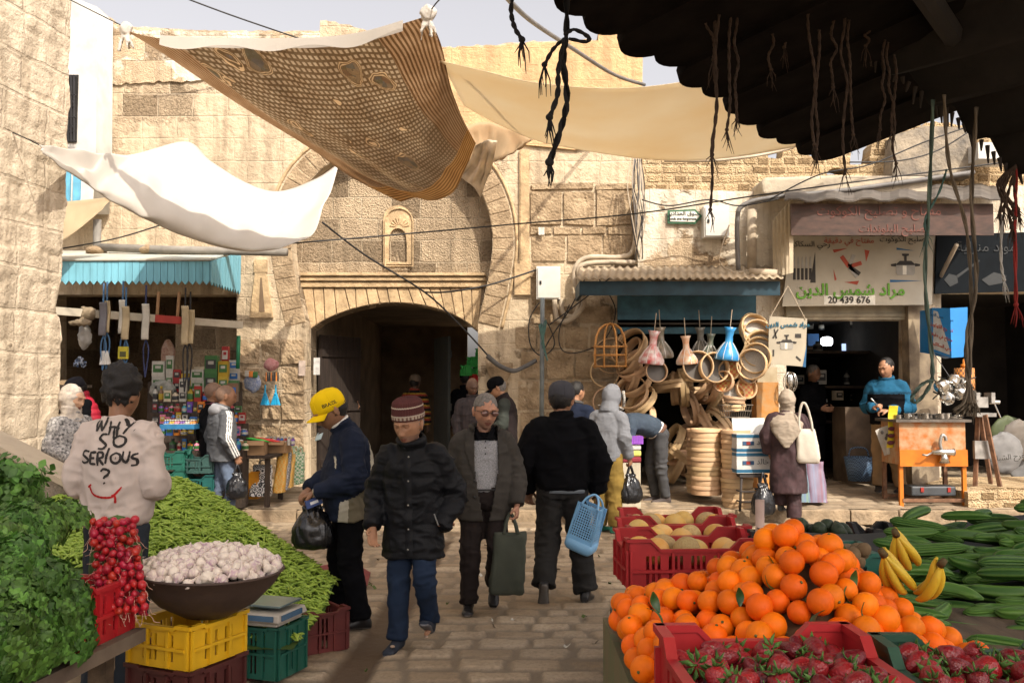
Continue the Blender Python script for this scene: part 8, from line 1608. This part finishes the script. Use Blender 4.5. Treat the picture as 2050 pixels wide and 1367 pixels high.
mb=MB();mb.lathe([(.002,-.030),(.010,-.024),(.018,-.006),(.021,.010),(.017,.020),(.006,.024)],16);sb=mb.mesh('strawberry',[SBM]);mb=MB()
for k in range(8):a=k*PI/4;mb.loft([[Vector((r*math.cos(a+s),r*math.sin(a+s),z))for r,s,z in((.004,0,.025),(.016,-.28,.024),(.027,0,.028+.006*(k%2)),(.016,.28,.024))],[Vector((r*math.cos(a+s),r*math.sin(a+s),z-.001))for r,s,z in((.004,0,.025),(.016,-.28,.024),(.027,0,.028+.006*(k%2)),(.016,.28,.024))]])
mb.tube([(0,0,.024),(.002,0,.042)],.0018,5);cx=mb.mesh('calyx',[M('calyx_green',(.07,.16,.025),rough=.6)])
def berries(cx_,cy,w,d,rz,z,n,lab,seed):
 R=Matrix.Rotation(rz,3,'Z')
 for p in spots(lambda R_:Vector((cx_,cy,z))+R@Vector((R_.uniform(-w,w)/2,R_.uniform(-d,d)/2,0))+Vector((0,0,R_.choice((0,.018))+R_.uniform(-.01,.012))),n,.039,seed):
  q=rr3();o=tag(link('strawberry',sb,None,p,q),lab,'strawberry',lab);link('calyx',cx,o)
c1=(P(1335,1240,2.06),P(1692,1250,2.06));m1=(c1[0]+c1[1])/2;rz1=.03
crate('red plastic crate of strawberries at the front of the right table',(m1 .x+.0,2.06-.29,.945),rz1,c1[1].x-c1[0].x+.02,.58,.225,CRED,raised=.035)
berries(m1 .x,2.06-.30,.35,.54,rz1,1.105,170,'strawberry in the red crate at the front of the right table',3)
crate('dark green plastic crate of strawberries at the lower right corner',(1.005+.0,1.76,.925),-.02,.44,.58,.225,M('dark_green_crate',(.015,.06,.035),rough=.5,var=.2),raised=.035,slots=7);berries(1.005,1.76,.38,.54,0,1.095,130,'strawberry in the dark green crate at the lower right corner',4)
NETT=M('netted_melon',(.50,.36,.16),col2=(.40,.24,.10),scale=90,rough=.7,bump=.8,bscale=130,bdist=.004,inst=.15);YEM=M('orange_melon',(.66,.33,.05),col2=(.62,.42,.16),scale=7,rough=.55,bump=.3,inst=.15)
for j,(cx_,Y,dx)in enumerate(((1.0,5.72,0),(.955,5.27,.04),(.90,4.84,.05))):
 crate(('rear','middle','front')[j]+' red plastic crate of melons on the right market table',(cx_,Y,.70),.06,.62+dx,.40,.25,CRED,slots=14)
 for k,(x,y)in enumerate(((-.24,0),(-.11,.02),(.05,.02),(.2,0),(-.02,-.12),(.22,-.12),(-.17,-.12))):mn=fruit('melon',.068,[NETT if(k+j)%3==0 else YEM],.04,8,24,1.1);tag(link('melon',mn,None,(cx_+x,Y+y,.70+.17+rnd.uniform(-.02,.02)),rr3()),('netted' if(k+j)%3==0 else 'smooth orange')+f' melon in the {("rear", "middle", "front")[j]} red crate','melon',f'melons in the {("rear", "middle", "front")[j]} crate')
mb=MB();mb.tube([P(1521,1125,4.4)-Vector((0,0,.2)),P(1521,1000,4.4)],.021,14);tag(mb.build('parasol_post',M('pinkish_post',(.52,.36,.29),rough=.6),smooth=True),'short pinkish tube standing upright between the melon crates and the oranges','post')
AVO=M('avocado_skin',(.022,.035,.014),rough=.5,bump=.8,bscale=160,bdist=.004,inst=.2);mb=MB();mb.lathe(pear(.036,.10),14,(0,0,-.05));av=mb.mesh('avocado',[AVO])
for p in spots(lambda R:P(R.uniform(1575,1690),R.uniform(1055,1082),R.uniform(4.55,4.8)),34,.06,8):tag(link('avocado',av,None,p,rr3()),'dark green avocado in the low heap behind the oranges','avocado','avocados')
kw=fruit('kiwi',.026,[M('kiwi_skin',(.17,.11,.055),rough=.9,bump=.4)],.05,8,14,1.25)
for p in spots(lambda R:P(R.uniform(1690,1730),R.uniform(1100,1125),R.uniform(3.3,3.6)),14,.045,9):tag(link('kiwi',kw,None,p,rr3()),'brown kiwi between the oranges and the green crate','kiwi','kiwis')
crate('black crate holding the avocados behind the orange heap',(P(1625,1080,4.65).x,4.7,.74),0,.50,.36,.22,CBLK,raised=.02);crate('dark green crate behind the right side of the orange heap',(P(1660,1090,3.85).x,3.85,.85),.05,.36,.3,.19,CGRN,raised=.02);crate('small black crate behind the bananas',(P(1760,1060,4.9).x,4.9,.75),.1,.2,.28,.23,CBLK)
BAN=M('banana_skin',(.60,.42,.03),rough=.5,col2=(.52,.33,.02),scale=14,inst=.1);BTIP=M('banana_tip',(.09,.06,.02),rough=.8)
def bananas(lab,loc,rz,n,s=1.0):
 r=thing('banana_bunch',lab,'bananas',loc,rz);r.scale=(s,)*3;r.rotation_euler=(.85,-.25,rz)
 for k in range(n):
  a=(k-(n-1)/2)*.38+(.05*(k%2));q=1-.1*(k%2);pts=[Vector((math.sin(a)*x,-math.cos(a)*x+.03*(k%2),z))for x,z in((.004,.085),(.012,.062),(.034,.030),(.052,-.012),(.058,-.055),(.048,-.090),(.042,-.10))]
  mb=MB();mb.tube(spl(pts,3),[.006,.006,.007,.010,.013,.015,.0165,.0175,.018,.018,.0178,.017,.016,.014,.012,.009,.006,.005,.004][:19],10);mb.build('banana',BAN,r,True)
 mb=MB();mb.tube([(0,0,.075),(0,.004,.105)],[.015,.012],10);mb.build('stem',BTIP,r,True)
bananas('rear upright bunch of bananas between oranges and cucumbers',P(1805,1092,2.75),-.5,5,.74);bananas('middle bunch of bananas leaning on the oranges',P(1790,1135,2.52),-.75,5,.74);bananas('right bunch of bananas lying beside the cucumbers',P(1858,1152,2.5),.6,4,.72)
CUC,nt,b,o=_new('cucumber_skin');t=NT(nt);tc=t.coord('Object');sp=t.n('ShaderNodeSeparateXYZ');t.l(tc,sp.inputs[0]);ang=t.math('ARCTAN2',sp.outputs[1],sp.outputs[2]);oi=t.n('ShaderNodeObjectInfo')
t.l(t.mix(t.math('MULTIPLY',t.math('ADD',t.math('SINE',t.math('MULTIPLY',ang,9)),t.noise(tc,40)),.38),t.mix(oi.outputs['Random'],(.020,.068,.010),(.052,.125,.018)),(.12,.215,.04)),b.inputs['Base Color']);b.inputs['Roughness'].default_value=.5;b.inputs['Specular IOR Level'].default_value=.25;t.bump(b,t.math('SINE',t.math('MULTIPLY',ang,9)),.5,.004)
CU=[]
for c in(.012,.03,-.02):
 mb=MB();mb.tube([(x,0,c*math.cos(x*11))for x in[(-.115+.23*i/14)for i in range(15)]],[.006,.018,.0225,.024,.025,.0255,.026,.026,.0255,.025,.024,.0225,.019,.013,.005],14);CU.append(mb.mesh('cucumber',[CUC]))
cz=lambda x,y:.86+.14*(y-2.7)+.05*math.sin(x*3)
for i,p in enumerate(spots(lambda R:(lambda x,y:Vector((x,y,cz(x,y)+R.choice((0,.03,.06,.085))+R.uniform(-.01,.01))))(R.uniform(1.22,2.6),R.uniform(2.55,4.3)),220,.062,12)):
 if p.x>(p.y*.38+.13):tag(link('cucumber',CU[i%3],None,p,(rnd.uniform(0,6),rnd.uniform(-.15,.15),rnd.gauss(-.15,.4))),'ribbed green cucumber in the broad heap at the right edge','cucumber','cucumbers in the heap')
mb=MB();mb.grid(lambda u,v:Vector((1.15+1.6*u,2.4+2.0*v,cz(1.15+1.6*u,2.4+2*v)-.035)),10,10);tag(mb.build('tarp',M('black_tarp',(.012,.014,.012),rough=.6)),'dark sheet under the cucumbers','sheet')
lt=thing('herb_table','low board table carrying herbs and radishes at the lower left','table',(-1.9,3.2,0));e0_,e1_=G(292,1256,.76),G(30,1385,.76);e2_=e1_+(e1_-e0_)*.9
mb=MB();q=[e0_,e2_,e2_+Vector((-1.2,0,0)),e0_+Vector((-1.2,.1,0))];mb.loft([[p+Vector((0,0,-.05))for p in q],q]);at_(mb.build('board',M('grey_board',(.19,.145,.10),rough=.9,col2=(.10,.07,.05),scale=4,bump=.4)),lt)
for p in(e0_+Vector((-.15,-.05,0)),e0_+Vector((-1.0,.0,0)),e2_+Vector((-.15,.1,0))):mb=MB();mb.box((p.x,p.y,.355),(.07,.07,.71));at_(mb.build('leg',WOODD),lt)
al=math.atan2((e1_-e0_).y,(e1_-e0_).x);along=(e1_-e0_).normalized()
cp=e0_+along*.20+Vector((-.24,.02,.001));crate('red crate under the radishes on the herb table',cp,al,.37,.40,.22,M('scarlet_crate',(.42,.015,.02),rough=.45),raised=.02);crate('teal crate under the parsley on the herb table',e0_+along*.62+Vector((-.27,.0,.001)),al,.40,.40,.20,CTEAL,raised=.02);crate('second teal crate under the parsley at the picture edge',e0_+along*1.06+Vector((-.27,.0,.001)),al,.40,.40,.20,CTEAL,raised=.02)
crate('blue crate standing on the ground under the herb table',(-1.55,3.0,.0),al,.55,.38,.42,CBLUE)
def herb(name,col,n,lw,spread,up,seed):
 R_=random.Random(seed);mb=MB()
 for k in range(n):
  a=R_.uniform(0,6.28);q=R_.random()**.5*spread;p=Vector((q*math.cos(a),q*math.sin(a),up*(1-(q/spread)**2)*R_.uniform(.45,1.05)));nn=Vector((p.x*2,p.y*2,.10)).normalized();u=nn.orthogonal().normalized();u.rotate(Matrix.Rotation(R_.uniform(0,6.28),3,nn));w=nn.cross(u);nn2=(nn+u*R_.uniform(-.7,.7)).normalized();u=(u-nn2*u.dot(nn2)).normalized();w=nn2 .cross(u);s=lw*R_.uniform(.6,1.2)
  for b_ in((-1.0,0,1.0)if name=='parsley_bunch' else(0,)):
   d=u*math.cos(b_)+w*math.sin(b_);e=nn2 .cross(d);L=s*(1 if b_==0 else .8);mb.add([p,p+d*L*.5+e*L*.30+nn2*.003,p+d*L*.78+e*L*.2,p+d*L,p+d*L*.78-e*L*.2,p+d*L*.5-e*L*.30+nn2*.003],[[0,1,2,3,4,5]],k=0 if R_.random()<.7 else 1)
 for k in range(14):a=R_.uniform(0,6.28);mb.tube([(0,0,-.1),(spread*.6*math.cos(a),spread*.6*math.sin(a),up*.55)],.0022,4,k=1)
 return mb.mesh(name,[M(name+'_leaf',col,rough=.5,var=.35,scale=20,inst=.25,trans=.2),M(name+'_pale',tuple(min(1,c*1.8)for c in col),rough=.5,inst=.2,trans=.2)],False)
HB=[herb('parsley_bunch',(.062,.14,.022),260,.036,.11,.08,s)for s in(1,2,3)]
i=0
for s in[k*.085-.05 for k in range(17)]:
 for j,(o_,z)in enumerate(((.0,.90),(-.02,.98),(-.06,1.06),(-.13,1.13),(-.22,1.18),(-.32,1.20),(-.43,1.20))):
  if s<.38 and j<5:continue
  p=e0_+along*s+Vector((o_-.03+rnd.uniform(-.025,.025),rnd.uniform(-.02,.02),0));i+=1
  tag(link('parsley_bunch',HB[i%3],None,(p.x,p.y,z-.03+rnd.uniform(-.02,.02)),(rnd.uniform(-.3,.3),(.95-.16*j)+rnd.uniform(-.2,.2),rnd.uniform(-.4,.4))),'bunch of dark green parsley in the big pile at the lower left','herbs','parsley bunches')
MN=herb('mint_bunch',(.085,.19,.035),170,.05,.14,.12,7)
for k in range(20):tag(link('mint_bunch',MN,None,P(rnd.uniform(-60,48),rnd.uniform(950,1075),rnd.uniform(4.0,4.4)),(rnd.uniform(-.3,.3),rnd.uniform(0,.8),rnd.uniform(0,6))),'bunch of broad leaved mint piled behind the parsley','herbs','mint bunches')
RAD_=M('radish_skin',(.36,.014,.022),rough=.35,var=.3,scale=30,inst=.2);ROOT=M('radish_root',(.50,.30,.22),rough=.7);mb=MB();mb.ball((0,0,0),(.0155,.0155,.0175),16,10);mb.tube([(0,0,-.015),(.002,0,-.024)],[.007,.003],8);rd=mb.mesh('radish',[RAD_]);mb=MB();mb.tube(spl([(.002,0,-.022),(.006,.002,-.040),(.0,.006,-.058),(.010,.004,-.075)],3),.0013,4);rt=mb.mesh('root',[ROOT])
for p in spots(lambda R:(lambda t:P(232+R.uniform(-52,38)+22*t,1040+185*t,3.72-.20*t+R.uniform(-.03,.03)))(R.random()),150,.027,14):o=tag(link('radish',rd,None,p,(rnd.uniform(-1.2,.4),rnd.uniform(-1.0,.2),rnd.uniform(0,6))),'shiny red radish in the bank between the parsley and the garlic','radish','radishes in the bank');link('root',rt,o)
mb=MB();mb.ball(P(232,1135,3.78),(.10,.11,.21),16,10);tag(mb.build('radish_greens',M('radish_green',(.05,.11,.02),var=.5,scale=20)),'mass of wilted radish greens behind the red roots','greens')
bc=P(418,1140,3.95);rim=bc.z
mb=MB();mb.lathe([(.004,-.19),(.10,-.185),(.20,-.13),(.275,-.05),(.305,.0),(.313,.004),(.308,.012),(.296,.004),(.26,-.05),(.18,-.12),(.004,-.17)],48);tag(mb.build('iron_bowl',M('brown_iron',(.062,.038,.028),rough=.6,var=.3,scale=5,bump=.2),smooth=True,loc=bc,rot=(.02,.03,0)),'wide shallow brown iron bowl of garlic on the yellow crate','bowl')
GA,nt,b,o=_new('garlic_skin');t=NT(nt);tc=t.coord('Object');sp=t.n('ShaderNodeSeparateXYZ');t.l(tc,sp.inputs[0]);oi=t.n('ShaderNodeObjectInfo');t.l(t.mix(t.math('MULTIPLY',t.ramp(t.noise(t.coord('Object',(60,60,8)),1.5),[(.4,(0,0,0)),(.62,(1,1,1))]),oi.outputs['Random']),(.68,.60,.50),(.40,.25,.31)),b.inputs['Base Color']);b.inputs['Roughness'].default_value=.55;t.bump(b,t.noise(tc,120),.4,.003)
mb=MB();n=24;mb.loft([[Vector((r*(1+.07*math.cos(8*a))*math.cos(a),r*(1+.07*math.cos(8*a))*math.sin(a),z))for a in[2*PI*k/n for k in range(n)]]for r,z in((.004,-.017),(.016,-.018),(.0245,-.006),(.025,.004),(.019,.014),(.010,.021),(.005,.029),(.0035,.044),(.001,.046))]);gl_=mb.mesh('garlic_bulb',[GA])
for p in spots(lambda R:(lambda a,q:Vector((bc.x+q*math.cos(a),bc.y+q*math.sin(a),rim-.005+.07*(1-(q/.29)**2)+R.choice((0,.02))+R.uniform(-.006,.006))))(R.uniform(0,6.28),.285*R.random()**.5),240,.032,15):tag(link('garlic_bulb',gl_,None,p,rr3()),'white and purple garlic bulb in the heaped iron bowl','garlic','garlic bulbs in the bowl')
zy=rim-.19
for k,(m,l,h)in enumerate(((CYEL,'yellow plastic crate directly under the garlic bowl',.175),(CBRN,'maroon crate under the yellow crate',.255),(CBRN,'lowest maroon crate of the stack under the garlic bowl',.255))):zy-=h+.002;crate(l,(bc.x-.09,bc.y+.02,zy+.001),-.42,.335,.335,h,m,raised=.01)
PEA=M('pea_pod',(.32,.43,.06),rough=.45,var=.3,scale=9,inst=.3);PEAS=M('pea_pod_mass',(.32,.43,.06),rough=.45,col2=(.17,.27,.03),scale=22)
def zpea(x,y):return max(.24,min(1.04,1.08-.60*(x+2.48)+.10*math.sin(max(0,min(1,(x+2.5)/1.2))*PI))-.30*max(0,6.6-y)-.35*max(0,y-6.55)+.06*(math.sin(x*5+y*3))*.5)
mb=MB();mb.grid(lambda u,v:(lambda x,y:Vector((x,y,zpea(x,y)-.02)))(-3.2+1.95*u,5.35+1.55*v),30,24);hp2=tag(mb.build('pea_filler',M('pea_shade',(.05,.09,.012)),smooth=True),'dark filler mound under the sloping pea pods with gap shade in its colour','peas')  # mound beneath the pods, shade between them painted as dark green
pod=[(-.042,.001),(-.03,.006),(-.01,.0078),(.012,.0078),(.03,.006),(.042,.001)];pm=MB();pm.tube([(x,0,.006*math.cos(x*30))for x,r in pod],[r for x,r in pod],8,flat=.75);pme=pm.mesh('pea_pod',[PEA]);mm=MB();sm_=MB();sm_.tube([(x,0,.006*math.cos(x*30))for x,r in pod[::1]],[r for x,r in pod],5)
cand=[]
for k in range(6400):
 x=rnd.uniform(-3.1,-1.26);y=rnd.uniform(5.45,6.75);z=zpea(x,y)+rnd.uniform(-.012,.02);cand.append((x*.25+rnd.random()*1.2-y*.3,Vector((x,y,z)),Matrix.Rotation(rnd.uniform(-1.5,1.1),3,'Z')@Matrix.Rotation(rnd.uniform(-.45,.55),3,'Y')))
cand.sort(key=lambda c:-c[0])
for _,p,R in cand[:300]:tag(link('pea_pod',pme,None,p+Vector((0,0,.012)),R.to_euler()),'green pea pod lying loose on top of the sloping heap','pea pod','pea pods on the heap')
sv=[Vector(v)for v in sm_.v]
for _,p,R in cand[300:]:mm.add([R@v+p for v in sv],sm_.f)
o=mm.build('pea_pods',PEAS,smooth=True);o['kind']='stuff';o['label']='mass of green pea pods making up the sloping heap'
for k,(x,y,l)in enumerate(((-1.44,5.62,'maroon crate edging the pea heap beside the scale'),(-1.22,6.12,'maroon crate edging the pea heap at the feet of the yellow capped man'),(-1.85,5.42,'maroon crate edging the pea heap behind the garlic'))):crate(l,(x-.12,y+.14,.004),-.95 if k<2 else-.3,.50,.30,.27,M('wine_crate',(.11,.02,.018),rough=.5,var=.3),raised=.02)
mt=[G(*p,.03)for p in((420,1335),(540,1332),(600,1318),(640,1285),(735,1170),(742,1145),(700,1120),(560,1150),(400,1250))];mb=MB();mb.loft([[p+Vector((0,0,-.01))for p in mt],mt]);tag(mb.build('red_mat',M('wine_mat',(.17,.025,.03),rough=.6,var=.3)),'wine red plastic mat on the paving beside the pea crates','mat')
sc_=P(537,1312,5.5);crate('dark green crate under the weighing scale',(sc_.x,5.55,.035),-.35,.30,.30,.30,CGRN,raised=.01);r=thing('weighing_scale','grey electronic market scale with a steel plate beside the garlic bowl','scale',(sc_.x,5.5,.345),-.3)
mb=MB();mb.box((0,0,.05),(.33,.33,.045),taper=.92);mb.box((0,0,.015),(.28,.28,.03));mb.build('base',M('warm_grey_plastic',(.36,.33,.28),rough=.5),r,bevel=.008);mb=MB();mb.box((0,.02,.105),(.27,.25,.012));mb.box((0,.02,.088),(.1,.1,.03));mb.build('weighing_plate',M('plate_steel',(.20,.27,.28),rough=.3,metal=.6),r,bevel=.003)
mb=MB();mb.box((.166,-.02,.052),(.008,.22,.03));mb.build('display',M('lcd_blue',(.06,.12,.20),rough=.2),r);mb=MB();mb.box((.05,-.166,.052),(.16,.008,.03));mb.build('display',M('lcd_blue',(.06,.12,.20)),r)
for n_,r0 in(('orange',.1),('cucumber',.16),('strawberry',-.10),('garlic_bulb',.2),('radish',.22),('citrus_leaf',.25)):
 for o in C.objects:
  if o.name.split('.')[0]==n_:k=1+rnd.uniform(-r0,r0*.6)if r0>0 else rnd.uniform(.95,1.3);o.scale=(k,k*(1+rnd.uniform(-.06,.06)),k)
SCR=[M('scrap_green',(.07,.11,.02)),M('scrap_paper',(.50,.47,.40)),M('scrap_brown',(.11,.075,.04))]
for k in range(46):
 y=rnd.uniform(5.3,11.5);x=rnd.uniform(-.22,.14)*y;i=rnd.choice((0,0,2,2,1));w=rnd.uniform(.015,.05);mb=MB();mb.grid(lambda u,v:Vector(((u-.5)*w,(v-.5)*w*.6,.012*math.sin(u*4+k)+.006*v)),4,3);tag(mb.build('litter_scrap',SCR[i],loc=(x,y,.024),rot=(0,0,rnd.uniform(0,6))),('wilted green leaf scrap','torn pale paper scrap','brown peel scrap')[i]+' trodden on the street paving','scrap',('green','paper','brown')[i]+' scraps on the street')
